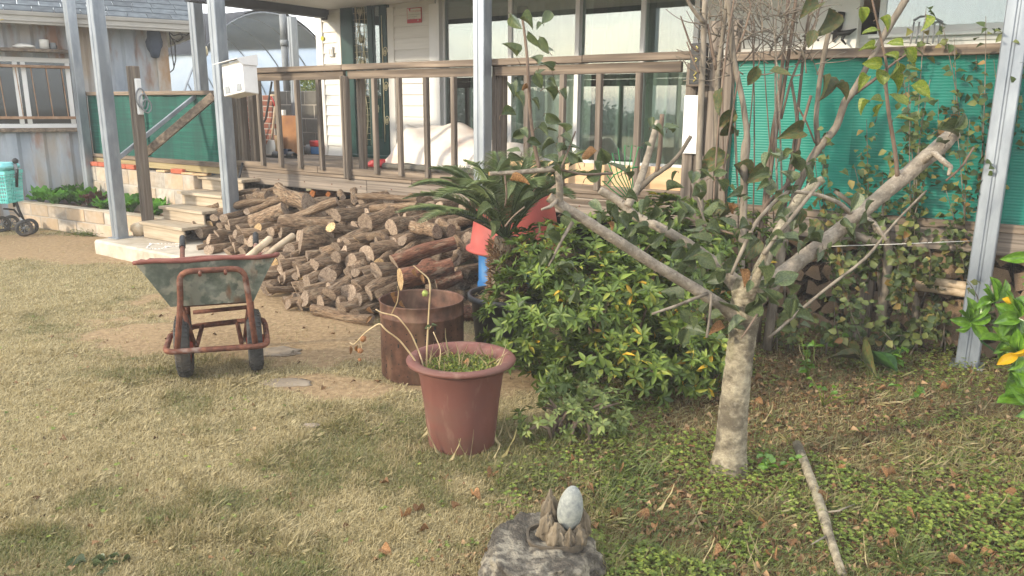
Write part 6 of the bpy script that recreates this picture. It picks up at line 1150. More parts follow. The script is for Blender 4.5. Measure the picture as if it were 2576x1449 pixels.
apple = thing('apple_tree', 'hard-pruned apple tree with pale sawn limbs and big dull leaves in the foreground', 'tree', np.array([.953, 3.127, 0]))
def limb(nm, pts, mt, parent, n=12, wob=.05, cut=None, m=4):
    P, R = smooth_path(*px_path(pts), m=m); return MB().tube(P, R, n, wob=wob, capm=1 if cut else None).build(nm, [M[mt], M[cut]] if cut else M[mt], parent)
limb('trunk', [(1830, 1215, 3.13, 60), (1832, 1185, 3.13, 47), (1838, 1130, 3.13, 38), (1846, 1020, 3.13, 35), (1858, 920, 3.13, 33), (1868, 840, 3.13, 34), (1876, 780, 3.13, 38), (1882, 735, 3.13, 40), (1885, 700, 3.13, 30)], 'appleb', apple, 36, .05, m=12)
BR = [
 ('limb', [(1872, 812, 3.13, 28), (1835, 784, 3.11, 21), (1790, 752, 3.09, 19), (1735, 718, 3.06, 18), (1650, 668, 3.02, 17), (1560, 610, 2.98, 17), (1470, 552, 2.96, 16), (1415, 520, 2.95, 17), (1380, 495, 2.95, 15)], 'appleg', 'cutwood'),
 ('limb', [(1868, 730, 3.18, 24), (1800, 660, 3.25, 16), (1740, 618, 3.32, 15), (1660, 572, 3.40, 15), (1600, 545, 3.46, 14), (1555, 505, 3.5, 13), (1508, 478, 3.52, 13)], 'appleg', 'endpale'),
 ('limb', [(1905, 735, 3.15, 30), (1960, 695, 3.18, 25), (2030, 642, 3.22, 24), (2120, 572, 3.26, 23), (2220, 490, 3.30, 23), (2310, 415, 3.34, 24), (2360, 372, 3.36, 26), (2400, 335, 3.38, 22)], 'appleg', 'end'),
 ('limb', [(1898, 715, 3.18, 22), (1930, 640, 3.26, 18), (1962, 575, 3.34, 16), (2005, 505, 3.42, 15), (2040, 470, 3.46, 14), (2068, 452, 3.48, 13)], 'appleb', 'cutwood'),
 ('limb', [(1578, 520, 3.47, 11), (1605, 470, 3.5, 12), (1628, 400, 3.54, 11), (1650, 325, 3.58, 10), (1655, 305, 3.6, 9)], 'appleg', 'end'),
 ('branch', [(1605, 478, 3.5, 8), (1640, 445, 3.5, 7), (1685, 415, 3.5, 6), (1712, 385, 3.5, 5), (1738, 342, 3.5, 5)], 'twig', 'end'),
 ('branch', [(1652, 435, 3.5, 6), (1660, 380, 3.5, 6), (1662, 330, 3.5, 6), (1666, 287, 3.5, 6)], 'twigred', 'endpale'),
 ('branch', [(1408, 515, 2.95, 9), (1408, 470, 2.93, 9), (1405, 440, 2.92, 9), (1398, 424, 2.92, 9), (1360, 428, 2.9, 7), (1300, 434, 2.88, 6), (1230, 437, 2.86, 5)], 'appleg', 'cutwood'),
 ('shoot', [(1357, 425, 2.9, 5), (1345, 370, 2.92, 5), (1335, 300, 2.95, 4.5), (1330, 220, 2.97, 4.5), (1326, 140, 3.0, 4), (1318, 70, 3.02, 3.5), (1314, 48, 3.03, 3)], 'twigred', None),
 ('shoot', [(1408, 432, 2.92, 3), (1425, 390, 2.93, 2.5), (1448, 330, 2.94, 2)], 'twigred', None),
 ('twig', [(1400, 425, 2.92, 3.5), (1470, 440, 3.0, 3), (1540, 436, 3.1, 4)], 'twigred', None),
 ('shoot', [(2258, 450, 3.31, 6), (2252, 380, 3.3, 5), (2236, 290, 3.28, 5), (2228, 215, 3.27, 4), (2232, 170, 3.26, 3.5), (2215, 90, 3.25, 3), (2196, 10, 3.24, 2.5), (2190, -20, 3.24, 2)], 'twigred', None),
 ('twig', [(2320, 408, 3.33, 9), (2350, 385, 3.25, 7), (2372, 405, 3.2, 7), (2392, 420, 3.18, 6), (2385, 442, 3.17, 3)], 'appleg', None),
 ('shoot', [(2380, 455, 3.3, 3), (2420, 420, 3.3, 3), (2450, 370, 3.3, 2.5)], 'twigred', None),
 ('shoot', [(2150, 545, 3.27, 7), (2110, 510, 3.25, 6), (2060, 490, 3.23, 5), (1990, 480, 3.2, 5), (1960, 500, 3.18, 4)], 'appleg', None),
 ('shoot', [(1840, 690, 3.0, 4), (1862, 640, 3.02, 5), (1900, 560, 3.06, 5), (1945, 510, 3.1, 5), (1985, 480, 3.15, 5)], 'twig', None),
 ('shoot', [(1920, 640, 3.0, 5), (1965, 580, 3.04, 5), (2030, 500, 3.1, 5), (2062, 460, 3.14, 4)], 'twig', None),
 ('twig', [(1640, 790, 2.95, 3), (1700, 770, 2.98, 4), (1780, 738, 3.05, 5)], 'twig', None),
 ('twig', [(1905, 790, 2.98, 3), (1880, 830, 2.95, 3), (1865, 850, 2.95, 2)], 'twigred', None), ('twig', [(1790, 740, 3.0, 4), (1785, 800, 2.95, 3), (1778, 850, 2.93, 4)], 'twig', None),
 ('twig', [(1440, 560, 2.95, 5), (1415, 600, 2.9, 4), (1395, 640, 2.88, 3), (1380, 670, 2.86, 2)], 'twig', None), ('twig', [(1405, 500, 2.94, 5), (1385, 520, 2.9, 5), (1362, 527, 2.88, 3)], 'appleg', None),
 ('twig', [(1720, 545, 3.3, 2.5), (1780, 570, 3.2, 3), (1850, 590, 3.1, 3)], 'twigred', None), ('twig', [(1740, 460, 3.4, 3), (1760, 520, 3.35, 3), (1780, 580, 3.3, 3)], 'twig', None), ('twig', [(2160, 540, 3.26, 6), (2200, 560, 3.2, 5), (2230, 605, 3.15, 4)], 'appleg', None),
 ('twig', [(1270, 440, 2.87, 2.5), (1275, 490, 2.86, 2.5), (1270, 520, 2.86, 2)], 'twigred', None), ('twig', [(1320, 520, 2.86, 2), (1290, 545, 2.85, 2), (1270, 570, 2.85, 2)], 'twigred', None), ('spur', [(1895, 720, 3.05, 13), (1915, 670, 3.03, 10), (1930, 625, 3.02, 7)], 'appleb', None)]
for nm, pts, mt, cut in BR: limb(nm, [(*q[:3], q[3]*(.80 if nm == 'limb' and i_ else 1)) for i_, q in enumerate(pts)], mt, apple, 16 if pts[0][3] > 7 else 7, .07, cut, m=8 if pts[0][3] > 7 else 4)
tw = {}
LF = [(1300, 60, 46), (1330, 55, 42), (1375, 45, 40), (1282, 50, 30), (1345, 100, 46), (1370, 115, 44), (1285, 120, 48), (1350, 150, 42), (1378, 165, 36), (1355, 205, 40), (1385, 205, 40), (1390, 240, 46), (1290, 225, 40), (1310, 250, 40), (1350, 262, 34), (1285, 285, 44), (1395, 300, 46), (1300, 340, 40), (1345, 360, 40), (1370, 330, 36), (1320, 335, 30), (1375, 365, 40), (1290, 380, 36), (1385, 400, 44), (1400, 440, 48), (1440, 395, 36), (1370, 415, 40),
 (1215, 535, 52), (1240, 580, 46), (1262, 420, 44), (1300, 395, 40), (1285, 480, 46), (1310, 455, 50), (1325, 500, 40), (1440, 370, 50), (1480, 390, 50), (1520, 400, 54), (1500, 440, 46), (1400, 600, 46), (1430, 560, 46), (1380, 590, 40), (1370, 650, 48), (1420, 670, 46), (1460, 700, 42), (1445, 740, 44), (1480, 570, 50), (1500, 520, 46), (1570, 560, 50), (1600, 580, 54), (1545, 545, 44), (1620, 520, 48), (1590, 600, 50), (1660, 330, 34), (1690, 320, 36), (1640, 310, 30), (1740, 640, 60), (1760, 600, 54), (1720, 670, 60), (1780, 660, 54), (1700, 640, 48), (1690, 740, 60), (1750, 730, 54), (1800, 700, 50), (1830, 680, 64), (1860, 640, 60), (1800, 580, 54), (1760, 490, 50), (1720, 520, 50), (1790, 520, 50), (1820, 470, 46), (1850, 490, 46), (1700, 470, 44), (1745, 440, 46), (1780, 440, 46), (1830, 560, 50), (1890, 620, 50), (1880, 570, 46), (1950, 620, 64), (1980, 700, 64), (1925, 690, 60), (1935, 740, 54), (1890, 780, 60), (1830, 770, 60), (1900, 760, 46), (1850, 820, 56), (1730, 800, 50), (1750, 830, 50), (1720, 850, 44), (1800, 830, 46), (1980, 600, 54), (2000, 560, 50), (1960, 540, 50), (1990, 780, 54), (2030, 800, 50), (1940, 470, 46), (1980, 440, 46), (2010, 410, 46), (2030, 430, 44), (1930, 400, 50), (1960, 385, 48), (1915, 440, 44), (2150, 510, 50), (2180, 560, 50), (2140, 590, 46), (2040, 600, 50), (2060, 640, 40), (2400, 330, 66), (2420, 300, 50), (1640, 540, 46), (1550, 420, 50), (1655, 600, 46), (1780, 770, 40), (1870, 700, 50)]
LF2 = [(2190, 160, 50), (2215, 190, 46), (2250, 180, 44), (2170, 210, 42), (2290, 145, 50), (2300, 175, 48), (2320, 230, 54), (2260, 250, 50), (2205, 250, 46), (2280, 300, 46), (2190, 80, 46), (2170, 40, 40), (2230, 60, 40), (2250, 110, 40), (2260, 210, 44), (2180, 120, 36), (2210, 275, 40), (2240, 140, 36), (2330, 60, 40), (2170, 270, 40)]
LF += [(x+random.uniform(-38, 38), y+random.uniform(-34, 34), s*random.uniform(.5, .8)) for x, y, s in LF if x > 1350]
for kd, LL in (('apple', LF), ('applelight', LF2)):
    for x, y, s in LL:
        Yd = np.interp(x, [1200, 1400, 1600, 1750, 1900, 2150, 2300], [2.86, 2.92, 3.3, 3.12, 3.02, 3.2, 3.26])+random.uniform(-.06, .06); p = AT(x, y, Yd); Ln = s*1.12*np.dot(p-CAM, c_f)/F
        ang = random.uniform(0, 2*pi); d = c_r*cos(ang)*1.0+c_u*(sin(ang)*.75-.35)+c_f*random.gauss(0, .35); d /= np.linalg.norm(d); p0 = p-d*Ln*.5; add_leaf(apple, p0, Ln, 'dry' if (kd == 'apple' and random.random() < .035) else kd, random.uniform(.5, .66), d)
        tl_ = -d*.5+np.array([0, .1, -.3]); MB().tube([p0, p0+tl_*Ln*.18, p0+tl_*Ln*.35+np.array([random.gauss(0, .006), .01, -.01])], [.0009, .0012, .0016], 4).build('leaf_stalk', M['twigred'], apple)

# ================================================================== tall bare shrub against the green sheets
bare = thing('bare_shrub', 'tall shrub of bare grey stems with few large leaves before the green sheets', 'shrub', np.array([1.55, 4.95, 0]))
ST = [[(1790, 900, 4.7, 9), (1768, 600, 4.75, 10), (1757, 430, 4.8, 10), (1762, 300, 4.82, 10), (1768, 150, 4.84, 10), (1775, -20, 4.86, 9)], [(1850, 900, 4.6, 14), (1862, 700, 4.65, 13), (1870, 560, 4.7, 12), (1872, 450, 4.72, 12), (1875, 375, 4.72, 15), (1880, 340, 4.72, 10), (1868, 250, 4.75, 9), (1845, 150, 4.78, 9), (1832, -20, 4.8, 8)],
 [(1930, 880, 4.8, 15), (1955, 680, 4.85, 14), (1985, 560, 4.9, 13), (2005, 470, 4.92, 13), (2040, 400, 4.92, 13), (2065, 365, 4.92, 14), (2105, 320, 4.92, 12), (2125, 255, 4.92, 12), (2145, 235, 4.92, 11), (2190, 150, 4.92, 9), (2235, 70, 4.92, 11), (2290, -20, 4.92, 12)], [(2058, 370, 4.92, 9), (2052, 300, 4.9, 8), (2062, 200, 4.9, 8), (2080, 100, 4.9, 8), (2098, 40, 4.9, 8)],
 [(1900, 860, 4.9, 7), (1915, 600, 4.95, 7), (1930, 430, 5.0, 7), (1945, 330, 5.0, 7), (1965, 200, 5.0, 6), (1985, -20, 5.0, 6)], [(1908, 860, 4.9, 7), (1925, 560, 4.95, 6), (1945, 380, 5, 6), (1975, 200, 5, 6), (1995, 60, 5, 6), (2005, -20, 5, 5)], [(1920, 880, 5, 6), (1960, 600, 5.05, 5), (1985, 450, 5.05, 5), (2003, 320, 5.05, 5), (2015, 200, 5.05, 5), (2030, 60, 5.05, 4), (2050, -20, 5.05, 4)],
 [(1905, 640, 4.85, 7), (1920, 520, 4.85, 7), (1975, 470, 4.85, 5), (2000, 420, 4.85, 5), (2015, 330, 4.85, 5), (2040, 240, 4.85, 5)], [(1940, 700, 5.1, 8), (1990, 420, 5.1, 9), (2010, 330, 5.1, 7), (2000, 260, 5.1, 5), (1990, 200, 5.1, 4)], [(1800, 500, 4.85, 8), (1802, 380, 4.85, 9), (1802, 280, 4.85, 9), (1805, 180, 4.85, 8), (1820, 80, 4.85, 7), (1830, -20, 4.85, 6)],
 [(1790, 840, 4.75, 3), (1795, 500, 4.75, 3), (1808, 300, 4.75, 3), (1830, 100, 4.75, 3), (1850, -20, 4.75, 2.5)], [(1812, 480, 4.7, 3), (1840, 300, 4.7, 3), (1860, 180, 4.7, 3)], [(2050, 360, 4.9, 3), (2030, 310, 4.9, 3), (2008, 270, 4.9, 3)], [(2150, 235, 4.92, 6), (2200, 200, 4.9, 5), (2240, 165, 4.9, 4), (2290, 130, 4.9, 3)], [(1965, 300, 5, 4), (1990, 200, 5, 4), (2050, 60, 5, 3), (2075, -20, 5, 3)],
 [(1772, 60, 4.84, 8), (1740, 20, 4.84, 6), (1720, -20, 4.84, 5)], [(1802, 175, 4.85, 6), (1790, 120, 4.85, 5), (1780, 60, 4.85, 4)], [(1845, 145, 4.78, 5), (1870, 90, 4.78, 4), (1890, 20, 4.78, 3), (1880, -20, 4.78, 3)], [(1758, 130, 4.8, 4), (1738, 115, 4.8, 3), (1722, 70, 4.8, 3), (1712, 40, 4.8, 2)], [(1760, 185, 4.8, 3), (1745, 155, 4.8, 3), (1728, 105, 4.8, 2)]]
for s in [[(*q[:3], q[3]*.8) for q in s] for s in ST]: limb('stem', s, 'twig' if s[0][3] > 6 else 'twigred', bare, 8, .07)
rr_ = random.Random(4)
for k in range(8):                                              # straight thin upright shoots
    x = rr_.uniform(1830, 2010); xt = x+rr_.uniform(-70, 110); Yd = rr_.uniform(4.75, 5.1); r0 = rr_.uniform(1.6, 3.2); limb('shoot', [(x, rr_.uniform(640, 800), Yd, r0), (x*.6+xt*.4+rr_.uniform(-8, 8), 420, Yd, r0*.9), (x*.3+xt*.7+rr_.uniform(-10, 10), 200, Yd, r0*.8), (xt, rr_.uniform(-30, 60), Yd, r0*.6)], rr_.choice(('twig', 'twigred', 'appleg')), bare, 6, .06)
for k in range(130):                                              # crooked upper twigs
    x, y = rr_.uniform(1770, 2060), rr_.uniform(20, 190); Yd = rr_.uniform(4.75, 5.05); pts = [(x, y, Yd, rr_.uniform(1.0, 2.8))]; an_ = rr_.uniform(-1.2, 1.2)
    for q in range(4): an_ += rr_.uniform(-.7, .7); x += sin(an_)*rr_.uniform(15, 38); y -= cos(an_)*rr_.uniform(12, 40); pts.append((x, y, Yd, max(.9, pts[-1][3]*.75)))
    limb('twig', pts, 'twig', bare, 5, .05, m=2)
for x, y, s, d in ((1835, 390, 120, (-.8, 0, -.5)), (1845, 415, 100, (.6, 0, -.6)), (1818, 220, 90, (-.1, 0, -1)), (1840, 300, 90, (.4, 0, -.9)), (1850, 275, 80, (-.5, 0, -.7)), (1905, 165, 70, (-.3, 0, -1)), (1935, 180, 70, (1, 0, -.15)), (2070, 190, 90, (.1, 0, -1)), (2100, 215, 70, (.9, 0, -.5)), (1930, 420, 90, (-.7, 0, -.5)), (1950, 480, 80, (.2, 0, -1)), (2020, 330, 90, (-1, 0, -.2)), (2035, 550, 90, (.15, 0, -1)), (2015, 520, 80, (-.2, 0, -1)), (2085, 20, 110, (0, 0, -1)), (2060, 10, 90, (-.6, 0, -.3)), (2050, 75, 60, (-.3, 0, -.9)), (1985, 400, 70, (.8, 0, .1)), (1910, 600, 80, (-.4, 0, -.9)), (1850, 530, 70, (-.8, 0, -.3)), (1808, 500, 60, (-.3, 0, -1))):
    p = AT(x, y, 4.72+rr_.uniform(-.05, .05)); add_leaf(bare, p, .8*s*np.dot(p-CAM, c_f)/F, 'darkleaf', .62, np.array(d)+[0, rr_.gauss(0, .3), 0])

# ================================================================== small-leaved shrub on the right
vine = thing('leafy_shrub', 'sprawling small-leaved shrub with thin stems in front of the right-hand green sheets', 'shrub', G(2215, 800))
VT = leaf_tpl(3, .3, .35, .6); rv2 = random.Random(11); roots = [(2215, 800, 5.05), (2120, 790, 5.1), (2300, 790, 5.15), (2440, 800, 5.0), (2190, 760, 5.3)]
goals = [(2050, 390), (2080, 330), (2110, 480), (2150, 420), (2180, 300), (2215, 560), (2230, 520), (2250, 380), (2290, 250), (2310, 330), (2340, 200), (2370, 60), (2350, 130), (2380, 320), (2400, 240), (2440, 300), (2455, 120), (2480, 40), (2470, 250), (2500, 330), (2530, 290), (2550, 200), (2560, 350), (2440, 410), (2380, 480), (2300, 450), (2250, 620), (2330, 600), (2380, 560), (2420, 620), (2300, 560), (2180, 650), (2270, 690), (2350, 680), (2120, 640), (2560, 130), (2520, 390), (2460, 470), (2220, 430), (2090, 520), (2330, 20), (2400, 90), (2290, 90), (2420, 180), (2360, 250), (2500, 150), (2530, 60), (2570, 240), (2320, 300), (2270, 170), (2480, 380), (2410, 350), (2340, 400)]
def spray(k, gx_, gy_, Y1, parent, nleaf, lsz, root=None, mt='vineleaf'):
    r0 = root or min(roots, key=lambda q: abs(q[0]-gx_)+rv2.uniform(0, 120)); a = AT(*r0); e = AT(gx_, gy_, Y1); md = a*.45+e*.55+np.array([rv2.uniform(-.12, .12), rv2.uniform(-.1, .1), rv2.uniform(0, .15)]); ts = np.linspace(0, 1, 12); cv = np.array([(1-t)**2*a+2*t*(1-t)*md+t*t*e for t in ts])
    st = MB().tube(cv, np.linspace(.007, .0016, 12), 5).build('stem', M['twig'], parent, at=a); t = rng.uniform(.28, 1, nleaf); P = np.stack([np.interp(t, ts, cv[:, i]) for i in range(3)], 1)+rng.normal(0, .032, (nleaf, 3)); D = unit(nleaf)*np.array([1, .6, .6])+[0, 0, -.15]; N_ = np.stack([rng.normal(0, .4, nleaf), -.6+rng.normal(0, .3, nleaf), .6+rng.normal(0, .3, nleaf)], 1); Ls = lsz*rng.uniform(.6, 1.15, nleaf)
    v_, f_, r_ = orient(P, D, N_, Ls, Ls*.72, VT, np.clip(rng.normal(.42, .24, nleaf), 0, 1)); stuffobj('leaf_spray', v_, f_, M[mt], r_, st, a, kind='stuff')
for k, (x, y) in enumerate(goals): spray(k, x, y, rv2.uniform(4.55, 5.0) if y < 560 else rv2.uniform(4.5, 4.9), vine, 46 if y > 230 else 40, .062)
ug = thing('undergrowth', 'tangled low leafy undergrowth at the foot of the split-wood stack', 'undergrowth', G(2300, 850))
for k in range(34):
    x, y = rv2.uniform(1960, 2520), rv2.uniform(690, 850); Yd = rv2.uniform(4.35, 4.95); r0 = G(x+rv2.uniform(-60, 60), rv2.uniform(860, 900)); spray(k, x, y, Yd, ug, 22, .06, root=(*PX(r0), r0[1]))
limb('stem', [(2212, 820, 4.95, 12), (2225, 740, 4.95, 11), (2235, 650, 4.95, 11), (2232, 600, 4.95, 10), (2215, 560, 4.95, 10)], 'twig', vine, 9, .07); limb('stem', [(2300, 820, 4.95, 8), (2305, 760, 4.95, 8), (2295, 720, 4.95, 7)], 'twig', vine, 8, .07)
limb('stem', [(1935, 850, 4.3, 4), (2060, 740, 4.4, 4), (2180, 650, 4.5, 4), (2250, 560, 4.6, 3), (2330, 480, 4.7, 3)], 'twig', vine, 6, .05); limb('stem', [(2150, 590, 4.95, 9), (2190, 610, 4.95, 14), (2215, 600, 4.95, 12), (2200, 560, 4.95, 8), (2150, 520, 4.95, 7), (2100, 480, 4.95, 6)], 'twig', vine, 8, .15)

# ================================================================== glossy plant at the right edge, broad weeds
gp = thing('glossy_plant', 'glossy green plant with two yellow leaves at the right edge', 'plant', AT(2600, 1150, 3.4)*[1, 1, 0])
hubs = [((2440, 810), 3.5, .12, 9, [(-.95, .1), (-.75, .6), (-.3, .9), (.2, 1.0), (.5, .8), (.75, .3), (-.6, -.5), (.3, -.3), (-.1, .6)]), ((2560, 800), 3.4, .14, 8, [(-.8, .5), (-.5, .9), (-.2, 1.1), (-.9, -.1), (-.7, -.6), (.2, 1.0), (-.3, -.9), (.1, -1)]), ((2560, 890), 3.3, .13, 6, [(-.7, .7), (-.95, .2), (-.3, 1.0), (-.1, -.8), (.2, .9), (-.5, -.6)]), ((2600, 1010), 3.2, .15, 7, [(-1, .3), (-.9, .0), (-.8, -.5), (-.5, .8), (-.4, -.9), (-.1, 1), (-.95, .5)]), ((2620, 720), 3.6, .14, 5, [(-1, .1), (-.8, .5), (-.7, -.4), (-.3, .9), (-.2, -.8)]), ((2500, 760), 3.5, .12, 7, [(-.7, .6), (-.2, 1), (.4, .9), (.9, .2), (-.9, -.1), (.2, -.7), (-.4, .8)]), ((2520, 860), 3.42, .12, 7, [(-.9, .2), (-.5, .8), (.1, 1), (.7, .6), (-.6, -.5), (.8, -.2), (-.2, -.9)]), ((2570, 950), 3.3, .13, 6, [(-.9, .3), (-.6, .8), (-.8, -.4), (.1, 1), (-.2, -.9), (-1, 0)])]
for (x, y), Yd, Ln, n_, ds in hubs:
    c_ = AT(x, y, Yd); MB().tube([AT(2630, 1160, 3.35)*[1, 1, 0], AT(2610, y+150, 3.4), AT(x+30, y+50, Yd), c_], [.009, .007, .005, .004], 6).build('stem', M['broad'], gp)
    for (a, b_) in ds: add_leaf(gp, c_, Ln*random.uniform(.7, 1.15), 'glossy', random.uniform(.42, .52), c_r*a+c_u*b_-c_f*random.uniform(0, .5))
c_ = AT(2560, 893, 3.27); add_leaf(gp, c_, .115, 'yellowleaf', .4, c_r*-.95+c_u*-.35-c_f*.2); add_leaf(gp, AT(2545, 890, 3.26), .13, 'yellowleaf', .42, c_r*.9+c_u*.35-c_f*.1); add_leaf(gp, AT(2545, 765, 3.4), .05, 'yellowleaf', .7, c_r*-.7+c_u*.5)
add_leaf(gp, AT(2600, 645, 3.2), .14, 'glossy', .35, c_r*-1+c_u*-.08)
bw = thing('broadleaf_weed', 'low weed with very broad dark leaves behind the apple trunk', 'weed', G(2165, 920))
c_ = G(2165, 905, .06)
for (a, b_, Ln, rt) in ((1.0, .12, .31, .42), (-.35, .9, .24, .5), (-.1, -.9, .24, .45), (.5, -.75, .26, .5), (-.9, .2, .18, .5)): add_leaf(bw, c_, Ln, 'darkleaf' if a < .4 else 'broad', rt, np.array([a, b_*.9, .18]), face=0)
def weedplant(nm, label, x, y, n_, Ln, hgt, kind='glossy'):
    b_ = G(x, y); t = thing(nm, label, 'weed', b_)
    for k in range(4):
        top_ = b_+np.array([random.gauss(0, .07), random.gauss(0, .06), hgt*random.uniform(.6, 1.1)]); MB().tube([b_, (b_+top_)/2+[.01, 0, .01], top_], [.003, .0025, .0015], 4).build('stem', M['applelight'], t)
        for q in range(n_//4):
            u_ = random.uniform(.35, 1); p = b_*(1-u_)+top_*u_; a = random.random()*6.28; add_leaf(t, p, Ln*random.uniform(.6, 1.1), kind, .62, (cos(a), sin(a), random.uniform(-.2, .3)), face=.2)
weedplant('leafy_weed', 'bright green heart-leaved weed just right of the apple trunk', 2030, 960, 22, .065, .26); weedplant('leafy_weed', 'pale green heart-leaved weed below the right steel post', 2370, 880, 14, .07, .16); weedplant('leafy_weed', 'low green weed touching the apple trunk base on its right', 1935, 1190, 18, .045, .09); weedplant('leafy_weed', 'small weed beside the fallen branch top', 2070, 1020, 14, .045, .14); weedplant('leafy_weed', 'broad-leaved weed in the grass right of the fallen branch', 2290, 1000, 12, .05, .08)
weedplant('leafy_weed', 'green heart-leaved weed in front of the split-wood stack', 2240, 930, 16, .07, .15); weedplant('leafy_weed', 'leafy weed among litter left of the broad-leaved plant', 2110, 900, 18, .06, .2); weedplant('leafy_weed', 'small leafy weed against the concrete slab front', 415, 656, 10, .035, .05)
q = G(255, 1428); fw = thing('pulled_weed', 'uprooted dark green weed lying on the lawn at the lower left', 'weed', q)
for k in range(14): add_leaf(fw, q+np.array([random.gauss(0, .04), random.gauss(0, .02), .012]), .055, 'apple', .28, (random.gauss(0, 1), random.gauss(0, .4), .05), face=0)
mo = G(235, 592); cl = thing('cut_weeds', 'heap of wilted cut weeds on the dirt below the lettuce bed', 'weed heap', mo); n = 500; P = np.array(mo)+np.stack([rng.normal(0, .16, n), rng.normal(0, .07, n), np.abs(rng.normal(0, .025, n))+.005], 1); v_, f_, r_ = orient(P, unit(n)*[1, 1, .3], unit(n)+[0, 0, 1.], .05+.04*rng.random(n), .008+0*P[:, 0], leaf_tpl(2), rng.random(n)*.5); stuffobj('stems', v_, f_, M['clover'], r_, cl, mo, kind='stuff')

# ================================================================== dry plant in the big pot
dp = thing('dead_stalk_plant', 'dead branching stalk with spiny seed pods growing from the big pot', 'plant', PC+[-.08, 0, PH*.88])
b0_ = AT(1072, 948, 3.37)
for s in ([(1072, 950, 3.37, 5), (1074, 880, 3.37, 5), (1078, 800, 3.36, 4.5), (1083, 720, 3.35, 4.5), (1078, 700, 3.35, 4), (1052, 678, 3.34, 3), (1040, 668, 3.34, 2.5)], [(1068, 948, 3.36, 5), (1040, 900, 3.34, 4.5), (1005, 855, 3.32, 4.5), (970, 830, 3.3, 4), (955, 812, 3.3, 4), (920, 835, 3.3, 3), (890, 868, 3.3, 3), (880, 862, 3.3, 2)], [(1070, 948, 3.38, 4.5), (1060, 900, 3.4, 4), (1035, 840, 3.42, 4), (1000, 795, 3.44, 4), (960, 787, 3.45, 3.5), (945, 778, 3.45, 3)], [(985, 790, 3.44, 3), (1000, 760, 3.44, 3), (1003, 735, 3.44, 2.5), (1000, 720, 3.44, 2)], [(1078, 830, 3.36, 2), (1085, 820, 3.35, 2)], [(1100, 940, 3.42, 3), (1110, 880, 3.42, 2.5), (1090, 835, 3.42, 2.5)], [(905, 850, 3.3, 2), (912, 885, 3.3, 2)]):
    limb('stalk', [(*q[:3], q[3]*.48) for q in s], 'stalk', dp, 7, .05)
def pod(c_, r, mt, nm='seed_pod'):
    m = MB(); v_, f_ = rock(r, (1, 1, 1.1), 5, .05, 2); m.add(v_+c_, f_, smooth=True)
    for d in unit(46): m.tube([c_+d*r*.9, c_+d*r*1.35], [.0016, .0003], 3, caps=False)
    m.build(nm, mt, dp)
pod(AT(1069, 738, 3.35), .013, mat('green pod', ['#7d8a45', '#a3a860'], (30, 30, 30), bump=.1)); podb = mat('brown pod', ['#7a5234', '#9a6d48'], (30, 30, 30), bump=.1); pod(AT(914, 852, 3.3), .013, podb); pod(AT(906, 882, 3.3), .012, podb); pod(AT(905, 905, 3.31), .007, podb)
for x, y in ((930, 770), (935, 795), (1000, 745), (1010, 755), (1045, 675), (1060, 690), (995, 735), (880, 870), (900, 868)): add_leaf(dp, AT(x, y, 3.36), .045, 'dry', .35, c_u*-1+c_r*random.gauss(0, .4))
add_leaf(dp, AT(1085, 825, 3.36), .04, 'apple', .5, c_r*-.9); add_leaf(dp, AT(1086, 822, 3.36), .03, 'apple', .5, c_r*.9+c_u*.4)
n = 1700; a = rng.random(n)*6.28; r_ = np.sqrt(rng.random(n))*(rt_-.03); P = PC+np.stack([np.cos(a)*r_, np.sin(a)*r_, PH*.88+.005+0*a], 1); v_, f_, rr2 = orient(P, unit(n)*[1, 1, .5]+[0, 0, .45], unit(n)+[0, 0, 1.], .014+.02*rng.random(n), .009+0*a, leaf_tpl(2), np.clip(rng.random(n), 0, 1)); stuffobj('pot_weeds', v_, f_, M['clover'], rr2, label='tiny green weeds growing over the soil of the big pot', cat='weeds', kind='stuff')
n = 70; a = rng.random(n)*6.28; r_ = np.sqrt(rng.random(n))*(rt_-.02); P = PC+np.stack([np.cos(a)*r_, np.sin(a)*r_, PH*.87+0*a], 1); v_, f_, rr2 = orient(P, unit(n)*[1, 1, .3]+[0, 0, 1.], unit(n), .05+.12*rng.random(n)**2, .0022+0*a, leaf_tpl(3, .1, .4, .4), rng.random(n)*.3); stuffobj('pot_grass', v_, f_, M['grassb'], rr2, label='dry thin grass in the big pot', cat='grass', kind='stuff')
inst('fallen_leaf', DL[2], Matrix.Translation(PC+[.03, .0, PH*.9]) @ Matrix.Rotation(.7, 4, 'Z') @ Matrix.Diagonal((.035, .06, .06, 1)), label='curled brown leaf lying on the soil in the big pot', cat='leaf')
# dry roots at the palm pot and strands
n = 260; a = rng.random(n)*6.28; r_ = .10+.12*rng.random(n); P = KC+np.stack([np.cos(a)*r_, np.sin(a)*r_, .385+.02*rng.random(n)], 1); v_, f_, rr2 = orient(P, unit(n)*[1, 1, .3]+[0, 0, .2], unit(n)+[0, 0, .5], .04+.04*rng.random(n), .003+0*a, leaf_tpl(3, .1, .6, .4), rng.random(n)*.3); stuffobj('pot_straw', v_, f_, M['grassb'], rr2, label='dry straw on the soil of the palm pot', cat='straw', kind='stuff')
